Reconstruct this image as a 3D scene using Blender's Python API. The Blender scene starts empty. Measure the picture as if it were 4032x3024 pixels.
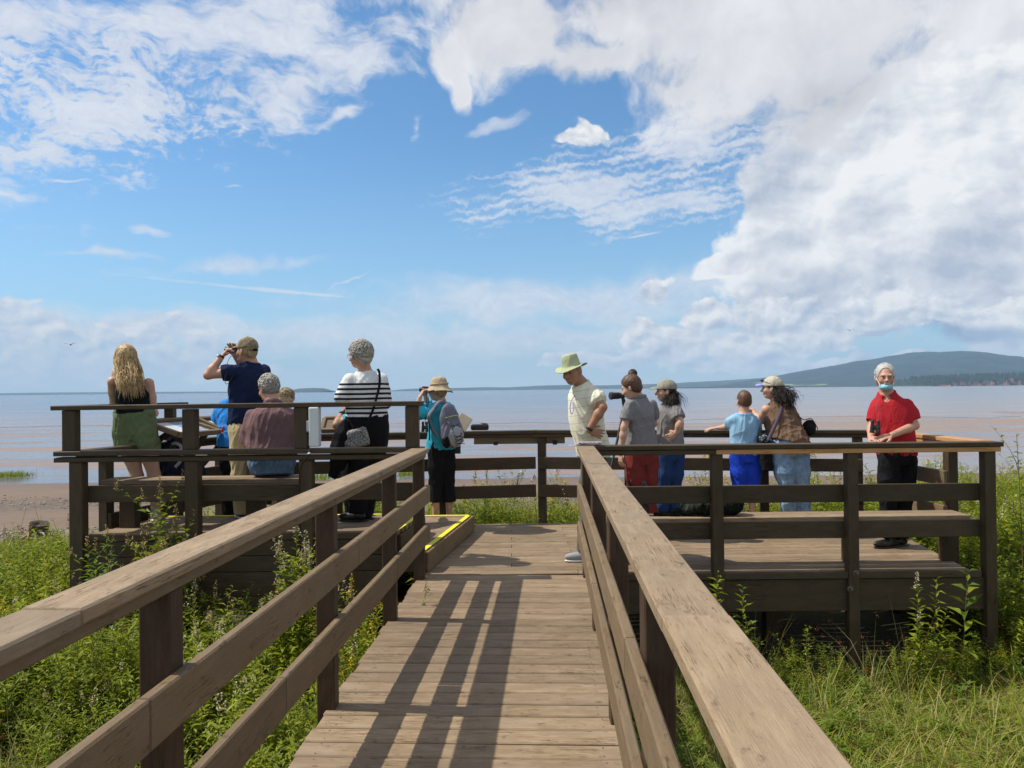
import bpy, math, random
import numpy as np
from mathutils import Vector, Matrix

# ------------------------------------------------------------------ camera, world, sun, exposure
scene = bpy.context.scene
COL = scene.collection
F_SRC = 3026.0                       # focal length in photograph pixels
EYE = np.array([0.0, 0.0, 1.56])
PITCH, ROLL = 0.0073, 0.0105
_f = np.array([0.0, math.cos(PITCH), math.sin(PITCH)])
_u0 = np.array([0.0, -math.sin(PITCH), math.cos(PITCH)])
_r0 = np.array([1.0, 0.0, 0.0])
_r = math.cos(ROLL) * _r0 - math.sin(ROLL) * _u0
_u = math.sin(ROLL) * _r0 + math.cos(ROLL) * _u0
cam = bpy.data.cameras.new('camera')
cam.sensor_width = 36.0
cam.lens = 36.0 * F_SRC / 4032.0
cam.clip_start = 0.05
cam.clip_end = 60000.0
camo = bpy.data.objects.new('camera', cam)
COL.objects.link(camo)
camo.matrix_world = Matrix(((_r[0], _u[0], -_f[0], EYE[0]), (_r[1], _u[1], -_f[1], EYE[1]),
                            (_r[2], _u[2], -_f[2], EYE[2]), (0, 0, 0, 1)))
scene.camera = camo

def W(sx, sy, d):
    """a measured point of the photograph placed at distance d from the camera (world y = d)"""
    v = _f + _r * ((sx - 2016.0) / F_SRC) + _u * (-(sy - 1512.0) / F_SRC)
    return EYE + v * (d / v[1])

SUN_EL = math.radians(54.0)
SUN_AZ = math.radians(-84.0)          # clockwise from +y: the sun stands to the left
SUN_DIR = np.array([math.sin(SUN_AZ) * math.cos(SUN_EL), math.cos(SUN_AZ) * math.cos(SUN_EL), math.sin(SUN_EL)])
sl = bpy.data.lights.new('sun', 'SUN')
sl.energy = 5.0
sl.angle = math.radians(0.53)
sl.color = (1.0, 0.935, 0.81)
so = bpy.data.objects.new('sun', sl)
COL.objects.link(so)
so.rotation_euler = Vector(SUN_DIR).to_track_quat('Z', 'Y').to_euler()

scene.view_settings.view_transform = 'Standard'
scene.view_settings.look = 'None'
scene.view_settings.exposure = 0.0
scene.view_settings.gamma = 1.0
scene.view_settings.use_curve_mapping = False
scene.render.engine = 'CYCLES'
scene.cycles.max_bounces = 6
scene.cycles.diffuse_bounces = 3
scene.cycles.glossy_bounces = 3
scene.cycles.transmission_bounces = 3
scene.cycles.transparent_max_bounces = 8
scene.cycles.volume_bounces = 0
scene.cycles.use_denoising = True

# ---- node helper
class NT:
    def __init__(s, tree):
        s.t = tree
        s.n = tree.nodes
        s.n.clear()
    def new(s, kind, **kw):
        nd = s.n.new(kind)
        for k, v in kw.items():
            setattr(nd, k, v)
        return nd
    def put(s, sock, v):
        if isinstance(v, bpy.types.NodeSocket):
            s.t.links.new(v, sock)
        elif v is not None:
            sock.default_value = v
    def m(s, op, a, b=None, c=None, clamp=False):
        nd = s.new('ShaderNodeMath', operation=op, use_clamp=clamp)
        s.put(nd.inputs[0], a); s.put(nd.inputs[1], b); s.put(nd.inputs[2], c)
        return nd.outputs[0]
    def v(s, op, a, b=None, out=0):
        nd = s.new('ShaderNodeVectorMath', operation=op)
        s.put(nd.inputs[0], a)
        if b is not None:
            if op == 'SCALE': s.put(nd.inputs[3], b)
            else: s.put(nd.inputs[1], b)
        return nd.outputs[out]
    def noise(s, vec, scale, detail=4.0, rough=0.5, dist=0.0, col=False, dim='3D'):
        nd = s.new('ShaderNodeTexNoise', noise_dimensions=dim)
        s.put(nd.inputs['Vector'], vec); s.put(nd.inputs['Scale'], scale)
        s.put(nd.inputs['Detail'], detail); s.put(nd.inputs['Roughness'], rough)
        s.put(nd.inputs['Distortion'], dist)
        return nd.outputs['Color' if col else 'Fac']
    def step(s, x, lo, hi, a=0.0, b=1.0, smooth=True):
        nd = s.new('ShaderNodeMapRange', interpolation_type='SMOOTHSTEP' if smooth else 'LINEAR')
        s.put(nd.inputs[0], x); s.put(nd.inputs[1], lo); s.put(nd.inputs[2], hi)
        s.put(nd.inputs[3], a); s.put(nd.inputs[4], b)
        return nd.outputs[0]
    def mix(s, f, a, b, blend='MIX'):
        nd = s.new('ShaderNodeMix', data_type='RGBA', blend_type=blend)
        s.put(nd.inputs[0], f)
        s.put(nd.inputs[6], (a + (1,)) if isinstance(a, tuple) and len(a) == 3 else a)
        s.put(nd.inputs[7], (b + (1,)) if isinstance(b, tuple) and len(b) == 3 else b)
        return nd.outputs[2]
    def comb(s, x, y, z):
        nd = s.new('ShaderNodeCombineXYZ')
        s.put(nd.inputs[0], x); s.put(nd.inputs[1], y); s.put(nd.inputs[2], z)
        return nd.outputs[0]
    def sep(s, v):
        nd = s.new('ShaderNodeSeparateXYZ')
        s.put(nd.inputs[0], v)
        return nd.outputs

# ---- sky
def build_world():
    w = bpy.data.worlds.new('World')
    scene.world = w
    w.use_nodes = True
    t = NT(w.node_tree)
    tc = t.new('ShaderNodeTexCoord').outputs['Generated']
    sky = t.new('ShaderNodeTexSky', sky_type='NISHITA')
    sky.sun_disc = False
    sky.sun_elevation = SUN_EL
    sky.sun_rotation = SUN_AZ
    sky.air_density = 1.0
    sky.dust_density = 0.6
    sky.ozone_density = 1.8
    x, y, z = t.sep(tc)
    az = t.m('ARCTAN2', x, y)
    el = t.m('ARCSINE', z)
    p = t.comb(az, el, 0.0)
    # the direction on the cloud deck, for clouds that flatten towards the horizon
    def pos(px, py):                     # photograph position -> azimuth, elevation
        return math.atan((px - 1106) / 1660.0), math.atan((852 - 0.0105 * (px - 110) - py) / 1660.0 * math.cos(math.atan((px - 1106) / 1660.0)))
    wn = t.noise(p, 6.0, 3.0, 0.55, col=True, dim='2D')
    warp = t.v('SCALE', t.v('SUBTRACT', wn, (0.5, 0.5, 0.5)), 0.060)
    wn2 = t.noise(p, 26.0, 2.0, 0.55, col=True, dim='2D')
    warp = t.v('ADD', warp, t.v('SCALE', t.v('SUBTRACT', wn2, (0.5, 0.5, 0.5)), 0.015))
    pw = t.v('ADD', p, warp)
    def blob(px, py, rx, ry, src=None, rot=0.0, amp=1.0):
        a, e = pos(px, py)
        q = t.v('SUBTRACT', src or pw, (a, e, 0.0))
        if rot:
            r = t.new('ShaderNodeVectorRotate', rotation_type='Z_AXIS')
            t.put(r.inputs['Vector'], q); t.put(r.inputs['Angle'], rot)
            q = r.outputs[0]
        q = t.v('MULTIPLY', q, (1660.0 / rx, 1660.0 / ry, 0.0))
        return t.m('MULTIPLY', t.m('SUBTRACT', 1.0, t.v('LENGTH', q, out=1)), amp)
    def union(lst, sm=0.25):
        o = lst[0]
        for b in lst[1:]:
            nd = t.new('ShaderNodeMath', operation='SMOOTH_MAX')
            t.put(nd.inputs[0], o); t.put(nd.inputs[1], b); nd.inputs[2].default_value = sm
            o = nd.outputs[0]
        return o
    def billow(vec, scale, detail=3.0, rough=0.5):
        nd = t.new('ShaderNodeTexVoronoi', feature='F1', voronoi_dimensions='2D')
        t.put(nd.inputs['Vector'], vec); nd.inputs['Scale'].default_value = scale
        nd.inputs['Detail'].default_value = detail; nd.inputs['Roughness'].default_value = rough
        nd.normalize = True
        return t.m('SUBTRACT', 1.0, nd.outputs['Distance'])
    # ---- the soft grey sheet across the top
    top = union([blob(1500, 0, 440, 150), blob(1720, 90, 420, 190), blob(1900, 220, 270, 130, rot=-0.3), blob(1120, 40, 150, 120),
                 blob(1005, 160, 30, 60, amp=.7), blob(980, 110, 60, 50, amp=.7), blob(2300, 60, 500, 200), blob(1500, 190, 130, 40, amp=.8),
                 blob(2700, 200, 700, 330), blob(1300, 130, 200, 60, amp=.8), blob(1500, -300, 1200, 260)])
    ft = t.noise(pw, 7.0, 7.0, 0.62, dim='2D')
    ftb = t.noise(t.v('ADD', pw, (-0.03, 0.035, 0.0)), 7.0, 3.0, 0.5, dim='2D')
    d_top = t.step(t.m('ADD', top, t.m('MULTIPLY', t.m('SUBTRACT', ft, 0.5), 1.5)), -0.02, 0.42)
    st = t.m('ADD', 0.62, t.m('MULTIPLY', t.m('SUBTRACT', ft, ftb), 1.3))
    st = t.m('SUBTRACT', st, t.m('MULTIPLY', t.step(blob(1780, 240, 330, 110, rot=-0.25), 0.0, 0.9), 0.30))
    st = t.m('SUBTRACT', st, t.m('MULTIPLY', t.step(blob(1350, -10, 420, 70), 0.0, 0.9), 0.16))
    st = t.m('ADD', st, t.m('MULTIPLY', t.m('SUBTRACT', t.noise(p, 4.0, 3.0, 0.5, dim='2D'), 0.5), 0.7))
    st = t.m('ADD', st, t.m('MULTIPLY', t.step(top, 0.0, 0.35, 0.22, 0.0), 1.0), clamp=True)
    tcol = t.mix(st, (0.55, 0.56, 0.61), (0.88, 0.89, 0.92))
    # ---- heaped clouds on the right, left and low over the bay
    cum = union([blob(1745, 390, 130, 85), blob(1690, 450, 85, 70), blob(1850, 520, 250, 140), blob(2050, 430, 240, 170), blob(2230, 560, 260, 220),
                 blob(1720, 560, 120, 55), blob(1600, 585, 110, 26), blob(1950, 290, 140, 90), blob(2120, 240, 200, 130),
                 blob(2180, 660, 190, 80), blob(1820, 630, 200, 50),
                 blob(2900, 520, 560, 330)], 0.15)
    low = union([blob(1390, 714, 62, 40), blob(1475, 735, 75, 36), blob(1520, 692, 62, 36), blob(1440, 762, 120, 22), blob(1620, 745, 180, 36),
                 blob(1670, 690, 130, 50), blob(1905, 660, 110, 46), blob(2045, 674, 90, 36), blob(1830, 700, 190, 40), blob(2180, 700, 150, 50),
                 blob(1200, 786, 42, 15), blob(1290, 779, 80, 15), blob(1430, 628, 34, 30, amp=.8), blob(1270, 264, 50, 26, rot=0.4, amp=.8), blob(1215, 285, 40, 18, amp=.7), blob(1680, 780, 260, 22)], 0.12)
    cuml = union([blob(15, 685, 62, 52), blob(60, 745, 110, 60), blob(200, 765, 110, 55), blob(320, 742, 110, 60), blob(400, 790, 120, 45),
                  blob(545, 805, 60, 36), blob(120, 800, 300, 40), blob(-300, 700, 260, 110)], 0.15)
    pb = t.v('MULTIPLY', t.v('ADD', p, t.v('SCALE', warp, 0.6)), (1.0, 1.25, 1.0))
    def bil(off):
        q = pb if off is None else t.v('ADD', pb, off)
        return t.m('ADD', t.m('MULTIPLY', billow(q, 5.5, 2.0, 0.50), 0.50), t.m('MULTIPLY', t.noise(q, 9.0, 7.0, 0.60, dim='2D'), 0.50))
    b0, b1 = bil(None), bil((-0.016, 0.022, 0.0))
    q = t.v('MULTIPLY', pb, (1.0, 1.2, 1.0))
    def bils(off):
        q2 = q if off is None else t.v('ADD', q, off)
        return t.m('ADD', t.m('MULTIPLY', billow(q2, 17.0, 1.5, 0.55), 0.5), t.m('MULTIPLY', t.noise(q2, 26.0, 5.0, 0.6, dim='2D'), 0.5))
    s0, s1 = bils(None), bils((-0.006, 0.010, 0.0))
    d_low = t.step(t.m('ADD', low, t.m('MULTIPLY', t.m('SUBTRACT', s0, 0.60), 2.2)), 0.05, 0.30)
    rel_s = t.m('MULTIPLY', t.m('SUBTRACT', s0, s1), 3.6)
    lowcol = t.mix(t.m('ADD', t.m('ADD', 0.62, rel_s), t.m('MULTIPLY', t.m('SUBTRACT', t.noise(p, 9.0, 2.0, dim='2D'), 0.5), 1.2), clamp=True), (0.47, 0.55, 0.68), (0.93, 0.93, 0.93))
    d_cum = t.step(t.m('ADD', cum, t.m('MULTIPLY', t.m('SUBTRACT', b0, 0.60), 2.3)), 0.0, 0.20)
    d_cul = t.m('MULTIPLY', t.step(t.m('ADD', cuml, t.m('MULTIPLY', t.m('SUBTRACT', s0, 0.60), 2.4)), 0.0, 0.30), 0.9)
    relief = t.m('ADD', t.m('MULTIPLY', t.m('SUBTRACT', b0, b1), 3.4), t.m('MULTIPLY', rel_s, 0.28))
    lump = t.noise(p, 5.0, 3.0, 0.5, dim='2D')
    shade = t.m('ADD', t.m('ADD', 0.50, relief), t.m('MULTIPLY', t.m('SUBTRACT', lump, 0.5), 1.8))
    shade = t.m('ADD', shade, t.step(cum, 0.0, 0.5, 0.32, 0.0))
    shade = t.m('SUBTRACT', shade, t.m('MULTIPLY', t.step(blob(1800, 290, 330, 90), 0.0, 0.8), 0.30))
    ccol = t.mix(t.m('ADD', shade, 0.0, clamp=True), (0.48, 0.545, 0.66), (0.93, 0.94, 0.95))
    dk = t.step(union([blob(2060, 725, 260, 44), blob(1700, 790, 500, 26)]), 0.0, 0.8, 0.0, 0.85)
    ccol = t.mix(dk, ccol, (0.23, 0.34, 0.52))
    lcol = t.mix(t.m('ADD', 0.52, rel_s, clamp=True), (0.48, 0.60, 0.76), (0.86, 0.87, 0.88))
    # ---- high mottled cloud on the upper left, ribs, streaks, the veil over the horizon
    hi = union([blob(500, 50, 430, 110, rot=-0.30), blob(770, 110, 270, 80, rot=-0.35), blob(330, 170, 330, 130), blob(90, 70, 260, 130),
                blob(240, 275, 230, 75, rot=-0.1), blob(60, 318, 170, 30, rot=0.1), blob(-350, 150, 420, 260),
                blob(640, 180, 190, 70, rot=-0.3), blob(745, 235, 95, 20, rot=-0.45, amp=.8), blob(893, 268, 22, 40, amp=.7), blob(527, 275, 13, 50, rot=0.6, amp=.7)])
    pst = t.v('MULTIPLY', pw, (1.0, 2.6, 1.0))
    ns = t.noise(pst, 9.0, 7.0, 0.62, dim='2D')
    nf = t.noise(t.v('MULTIPLY', pw, (1.0, 1.6, 1.0)), 70.0, 3.0, 0.6, dim='2D')
    mott = t.step(blob(180, 230, 460, 190), 0.0, 0.6, 0.2, 1.0)
    d_hi = t.step(t.m('ADD', hi, t.m('ADD', t.m('MULTIPLY', t.m('SUBTRACT', ns, 0.5), 2.5), t.m('MULTIPLY', t.m('MULTIPLY', t.m('SUBTRACT', nf, 0.5), mott), 1.9))), 0.06, 0.90, 0.0, 0.97)
    prr = t.new('ShaderNodeVectorRotate', rotation_type='Z_AXIS')
    t.put(prr.inputs['Vector'], p); prr.inputs['Angle'].default_value = -0.12
    wa = t.new('ShaderNodeTexWave', wave_type='BANDS', bands_direction='Y')
    t.put(wa.inputs['Vector'], t.v('ADD', prr.outputs[0], t.v('SCALE', warp, 0.35))); wa.inputs['Scale'].default_value = 26.0
    wa.inputs['Distortion'].default_value = 7.0; wa.inputs['Detail'].default_value = 4.0
    wa.inputs['Detail Scale'].default_value = 2.2; wa.inputs['Detail Roughness'].default_value = 0.7
    rib = union([blob(1300, 400, 300, 75, rot=-0.10), blob(1480, 325, 260, 80, rot=-0.1), blob(1430, 450, 260, 50, rot=-0.08)])
    d_rib = t.step(t.m('ADD', rib, t.m('ADD', t.m('MULTIPLY', t.m('SUBTRACT', wa.outputs['Fac'], 0.5), 0.42), t.m('MULTIPLY', t.m('SUBTRACT', ns, 0.5), 2.0))), -0.05, 0.8, 0.0, 0.85)
    wis = union([blob(490, 578, 190, 20, rot=-0.05), blob(600, 628, 330, 5, src=p, rot=0.07), blob(320, 495, 50, 11),
                 blob(1390, 508, 52, 4, src=p, rot=-0.15), blob(230, 545, 120, 10, rot=-0.05), blob(760, 612, 70, 4, rot=-0.3), blob(1080, 270, 90, 18, rot=-0.2), blob(140, 388, 40, 5, rot=0.2), blob(520, 415, 30, 6)])
    d_wis = t.step(t.m('ADD', wis, t.m('MULTIPLY', t.m('SUBTRACT', ns, 0.5), 1.8)), 0.0, 0.8, 0.0, 0.70)
    veil = union([blob(1250, 650, 640, 70, rot=-0.03), blob(1150, 740, 700, 60), blob(400, 720, 900, 50)])
    d_veil = t.step(t.m('ADD', veil, t.m('MULTIPLY', t.m('SUBTRACT', ns, 0.5), 1.1)), -0.1, 0.75, 0.0, 0.80)
    thin = t.m('MAXIMUM', t.m('MAXIMUM', d_hi, d_rib), t.m('MAXIMUM', d_wis, d_veil))
    # ---- clear sky, a little deeper than the plain model, paler towards the horizon
    clear = t.new('ShaderNodeMix', data_type='RGBA', blend_type='MULTIPLY')
    clear.inputs[0].default_value = 1.0
    t.put(clear.inputs[6], sky.outputs[0]); clear.inputs[7].default_value = SKY_TINT + (1,)
    hz = t.step(el, -0.02, 0.34, 1.0, 0.0)
    base = t.mix(t.m('MULTIPLY', hz, 0.50), clear.outputs[2], (4.6, 6.7, 8.7))
    hcol = t.mix(t.m('ADD', 0.5, t.m('MULTIPLY', t.m('SUBTRACT', ns, nf), 1.2), clamp=True), (6.4, 6.8, 7.9), (8.6, 8.8, 9.1))
    c = t.mix(t.m('MULTIPLY', thin, 0.88), base, hcol)
    c = t.mix(d_cul, c, t.v('SCALE', lcol, 10.0))
    c = t.mix(d_top, c, t.v('SCALE', tcol, 10.0))
    c = t.mix(d_cum, c, t.v('SCALE', ccol, 10.0))
    dk2 = t.step(union([blob(2080, 735, 240, 30), blob(1900, 790, 300, 20)]), 0.0, 0.8, 0.0, 0.8)
    c = t.mix(d_low, c, t.v('SCALE', t.mix(dk2, lowcol, (0.28, 0.40, 0.58)), 10.0))
    # unseen sky beside, above and behind: broken white cloud added to whiten ambient light
    rn = t.noise(tc, 2.2, 5.0, 0.6)
    aside = t.m('MAXIMUM', t.step(t.m('ABSOLUTE', az), 0.95, 1.35), t.step(el, 0.72, 1.0))
    d_r = t.m('MULTIPLY', t.step(rn, 0.40, 0.56), aside)
    c = t.mix(d_r, c, t.mix(t.step(t.noise(tc, 5.0, 3.0), 0.35, 0.65), (6.2, 6.3, 6.7), (8.9, 8.9, 9.0)))
    # low horizon air in front of the clouds
    c = t.mix(t.step(el, 0.0, 0.06, 0.65, 0.0), c, (7.0, 8.2, 9.3))
    # below the horizon: dull ground tone
    c = t.mix(t.step(el, -0.02, -0.002, 1.0, 0.0), c, (2.6, 2.8, 3.0))
    bg = t.new('ShaderNodeBackground')
    t.put(bg.inputs[0], c); bg.inputs[1].default_value = 0.1
    out = t.new('ShaderNodeOutputWorld')
    t.t.links.new(bg.outputs[0], out.inputs[0])
    w.cycles.sampling_method = 'MANUAL'
    w.cycles.sample_map_resolution = 256
SKY_TINT = (0.86, 1.26, 1.48)
build_world()

# ------------------------------------------------------------------ object helpers
def tag(o, label=None, cat=None, group=None, kind=None):
    if label: o['label'] = label
    if cat: o['category'] = cat
    if group: o['group'] = group
    if kind: o['kind'] = kind
    return o
def empty(name, loc, label=None, cat=None, group=None, rz=0.0):
    o = bpy.data.objects.new(name, None)
    o.empty_display_size = 0.1
    COL.objects.link(o)
    o.location = tuple(float(c) for c in loc)
    o.rotation_euler = (0, 0, rz)
    return tag(o, label, cat, group)
def mesh_from(name, verts, faces, smooth=False, mats=None, fmat=None):
    me = bpy.data.meshes.new(name)
    verts = np.asarray(verts, dtype=np.float32)
    if isinstance(faces, np.ndarray):
        k = faces.shape[1]
        me.vertices.add(len(verts)); me.vertices.foreach_set('co', verts.ravel())
        me.loops.add(faces.size); me.loops.foreach_set('vertex_index', faces.ravel().astype(np.int32))
        me.polygons.add(len(faces)); me.polygons.foreach_set('loop_start', np.arange(0, faces.size, k, dtype=np.int32))
        me.update(calc_edges=True)
    else:
        me.from_pydata(verts.tolist(), [], faces)
        me.update()
    if smooth:
        me.polygons.foreach_set('use_smooth', np.ones(len(me.polygons), dtype=bool))
    for m_ in (mats or []):
        me.materials.append(m_)
    if fmat is not None:
        me.polygons.foreach_set('material_index', np.asarray(fmat, dtype=np.int32))
    me.update()
    return me
def link(name, me, parent=None, loc=(0, 0, 0), rot=None):
    o = bpy.data.objects.new(name, me)
    COL.objects.link(o)
    o.location = tuple(float(c) for c in loc)
    if rot is not None:
        o.rotation_mode = 'QUATERNION'
        o.rotation_quaternion = rot
    if parent is not None:
        o.parent = parent
    return o
def rel(parent, p):
    return tuple(float(a - b) for a, b in zip(p, parent.location)) if parent is not None else tuple(map(float, p))

def cham_box(L, Wd, H, b=0.004):
    """box of size L x Wd x H centred on the origin with chamfered long edges and ends"""
    b = min(b, Wd * 0.3, H * 0.3)
    hx, hy, hz = L / 2, Wd / 2, H / 2
    v = []
    for sx in (-1, 1):
        for (yy, zz) in ((-hy, -hz + b), (-hy + b, -hz), (hy - b, -hz), (hy, -hz + b), (hy, hz - b), (hy - b, hz), (-hy + b, hz), (-hy, hz - b)):
            v.append((sx * (hx - b * 0.6), yy, zz))
        for (yy, zz) in ((-hy + b, -hz + b), (hy - b, -hz + b), (hy - b, hz - b), (-hy + b, hz - b)):
            v.append((sx * hx, yy, zz))
    f = []
    for i in range(8):
        j = (i + 1) % 8
        f.append((i, 12 + i, 12 + j, j))
    f.append((8, 11, 10, 9)); f.append((20, 21, 22, 23))
    def cap(o, flip):
        q = [(0, 1, 8), (1, 2, 9, 8), (2, 3, 9), (3, 4, 10, 9), (4, 5, 10), (5, 6, 11, 10), (6, 7, 11), (7, 0, 8, 11)]
        for t_ in q:
            t_ = [o + i for i in t_]
            f.append(tuple(t_ if not flip else t_[::-1]))
    cap(0, False); cap(12, True)
    return v, f
def board(name, p0, p1, wd, th, mat, parent=None, up=(0, 0, 1), b=0.004, label=None):
    """a board from p0 to p1 (centre line), wd across, th along 'up'"""
    p0 = Vector([float(c) for c in p0]); p1 = Vector([float(c) for c in p1])
    d = p1 - p0
    L = d.length
    x = d.normalized()
    z = Vector(up); z = (z - x * z.dot(x)).normalized()
    y = z.cross(x)
    v, f = cham_box(L, wd, th, b)
    me = mesh_from(name, v, f, mats=[mat])
    o = link(name, me, parent, rel(parent, (p0 + p1) / 2), Matrix((x, y, z)).transposed().to_quaternion())
    if label: o['label'] = label
    return o

# ------------------------------------------------------------------ materials
MATS = {}
def material(name):
    m_ = bpy.data.materials.new(name)
    m_.use_nodes = True
    MATS[name] = m_
    return m_, NT(m_.node_tree)
def finish(t, col, rough=0.8, bump=None, bstr=0.3, bdist=0.01, spec=None, **kw):
    b = t.new('ShaderNodeBsdfPrincipled')
    t.put(b.inputs['Base Color'], col + (1,) if isinstance(col, tuple) and len(col) == 3 else col)
    t.put(b.inputs['Roughness'], rough)
    if spec is not None: t.put(b.inputs['Specular IOR Level'], spec)
    for k, v_ in kw.items():
        t.put(b.inputs[k.replace('_', ' ')], v_)
    if bump is not None:
        bp = t.new('ShaderNodeBump')
        t.put(bp.inputs['Height'], bump); bp.inputs['Strength'].default_value = bstr; bp.inputs['Distance'].default_value = bdist
        t.t.links.new(bp.outputs[0], b.inputs['Normal'])
    o = t.new('ShaderNodeOutputMaterial')
    t.t.links.new(b.outputs[0], o.inputs[0])
    return b, o

def wood(name, col, worn, dark, wear=0.5, rough=0.62, cracks=1.0, vary=0.26):
    m_, t = material(name)
    oc = t.new('ShaderNodeTexCoord').outputs['Object']
    oi = t.new('ShaderNodeObjectInfo')
    rnd = oi.outputs['Random']
    off = t.comb(t.m('MULTIPLY', rnd, 37.0), t.m('MULTIPLY', rnd, 91.0), t.m('MULTIPLY', rnd, 53.0))
    q = t.v('ADD', oc, off)
    g = t.v('MULTIPLY', q, (1.0, 14.0, 14.0))
    grain = t.noise(g, 6.0, 6.0, 0.6, 0.6)
    fine = t.noise(t.v('MULTIPLY', q, (1.0, 22.0, 22.0)), 22.0, 3.0, 0.6)
    wearn = t.noise(t.v('MULTIPLY', q, (1.0, 3.5, 3.5)), 5.5, 7.0, 0.66)
    blot = t.noise(q, 2.3, 4.0, 0.6)
    stain = t.noise(t.v('MULTIPLY', q, (1.0, 2.2, 2.2)), 13.0, 5.0, 0.7)
    c = t.mix(t.step(t.m('ADD', t.m('MULTIPLY', wearn, 0.7), t.m('MULTIPLY', grain, 0.3)), 0.42, 0.66, 0.0, wear), col, worn)
    c = t.mix(t.step(stain, 0.56, 0.74, 0.0, 0.75), c, dark)
    # long checks along the grain
    ck = t.noise(t.v('MULTIPLY', q, (1.0, 26.0, 26.0)), 2.6, 5.0, 0.55, 0.4)
    crack = t.step(t.m('ABSOLUTE', t.m('SUBTRACT', ck, 0.5)), 0.0, 0.012, 1.0, 0.0)
    crack = t.m('MULTIPLY', crack, t.step(blot, 0.52, 0.62))
    crack = t.m('MULTIPLY', crack, cracks)
    c = t.mix(t.m('MULTIPLY', crack, 0.7), c, dark)
    # knots
    kn = t.new('ShaderNodeTexVoronoi', feature='F1')
    t.put(kn.inputs['Vector'], t.v('MULTIPLY', q, (1.0, 1.8, 1.8))); kn.inputs['Scale'].default_value = 2.3
    kd = kn.outputs['Distance']
    knot = t.step(t.m('ADD', kd, t.m('MULTIPLY', t.m('SUBTRACT', fine, 0.5), 0.03)), 0.02, 0.045, 1.0, 0.0)
    c = t.mix(t.m('MULTIPLY', knot, 0.6), c, dark)
    val = t.m('ADD', 1.0 - vary * 0.55, t.m('MULTIPLY', rnd, vary))
    val = t.m('MULTIPLY', val, t.m('ADD', 0.86, t.m('MULTIPLY', blot, 0.28)))
    val = t.m('MULTIPLY', val, t.m('ADD', 0.9, t.m('MULTIPLY', fine, 0.2)))
    hs = t.new('ShaderNodeHueSaturation')
    t.put(hs.inputs['Color'], c); t.put(hs.inputs['Value'], val)
    t.put(hs.inputs['Saturation'], t.m('ADD', 0.85, t.m('MULTIPLY', blot, 0.3)))
    h = t.m('ADD', t.m('MULTIPLY', grain, 0.5), t.m('MULTIPLY', fine, 0.45))
    h = t.m('SUBTRACT', h, t.m('MULTIPLY', crack, 1.6))
    h = t.m('SUBTRACT', h, t.m('MULTIPLY', t.step(stain, 0.58, 0.7), 0.25))
    finish(t, hs.outputs[0], t.m('ADD', rough - 0.1, t.m('MULTIPLY', wearn, 0.25)), h, 0.7, 0.004, spec=0.28)
    return m_
W_DECK = wood('deck_wood', (0.235, 0.166, 0.102), (0.32, 0.240, 0.160), (0.065, 0.038, 0.020), 0.9, 0.66, 1.0, 0.38)
W_RAIL = wood('rail_wood', (0.185, 0.127, 0.072), (0.25, 0.185, 0.112), (0.05, 0.030, 0.016), 0.55, 0.58)
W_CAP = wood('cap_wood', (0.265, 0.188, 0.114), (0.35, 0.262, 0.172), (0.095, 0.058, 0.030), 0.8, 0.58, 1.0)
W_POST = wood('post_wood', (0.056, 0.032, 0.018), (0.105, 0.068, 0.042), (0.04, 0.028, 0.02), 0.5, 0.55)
W_SHADE = wood('shaded_wood', (0.060, 0.041, 0.022), (0.105, 0.076, 0.044), (0.045, 0.032, 0.022), 0.45, 0.55)  # darker copy of the brown timber, shade of the fronts put into its colour
W_RAW = wood('raw_wood', (0.46, 0.235, 0.095), (0.55, 0.33, 0.16), (0.22, 0.10, 0.04), 0.6, 0.6)

def plain(name, col, rough=0.6, var=0.12, scale=20.0, metallic=0.0, bstr=0.15, spec=None, **kw):
    m_, t = material(name)
    oc = t.new('ShaderNodeTexCoord').outputs['Object']
    n = t.noise(oc, scale, 5.0, 0.6)
    c = t.mix(n, tuple(x * (1 - var) for x in col), tuple(min(1, x * (1 + var)) for x in col))
    finish(t, c, rough, n, bstr, 0.004, spec=spec, Metallic=metallic, **kw)
    return m_
M_STEEL = plain('bolt_steel', (0.14, 0.11, 0.09), 0.5, 0.3, 60, 0.4)
M_BLACK = plain('black_rubber', (0.012, 0.012, 0.013), 0.45)
M_WHITEP = plain('white_plastic', (0.62, 0.66, 0.67), 0.4, 0.04)
M_PAPER = plain('paper', (0.75, 0.76, 0.78), 0.7, 0.05)
def build_yellow():
    m_, t = material('yellow_paint')
    oc = t.new('ShaderNodeTexCoord').outputs['Object']
    n = t.noise(t.v('MULTIPLY', oc, (1, 6, 6)), 14.0, 5.0, 0.7)
    c = t.mix(t.step(n, 0.60, 0.72, 0.0, 0.8), (0.80, 0.70, 0.03), (0.30, 0.25, 0.10))
    finish(t, c, 0.6, n, 0.3, 0.003)
    return m_
M_YELLOW = build_yellow()
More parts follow.
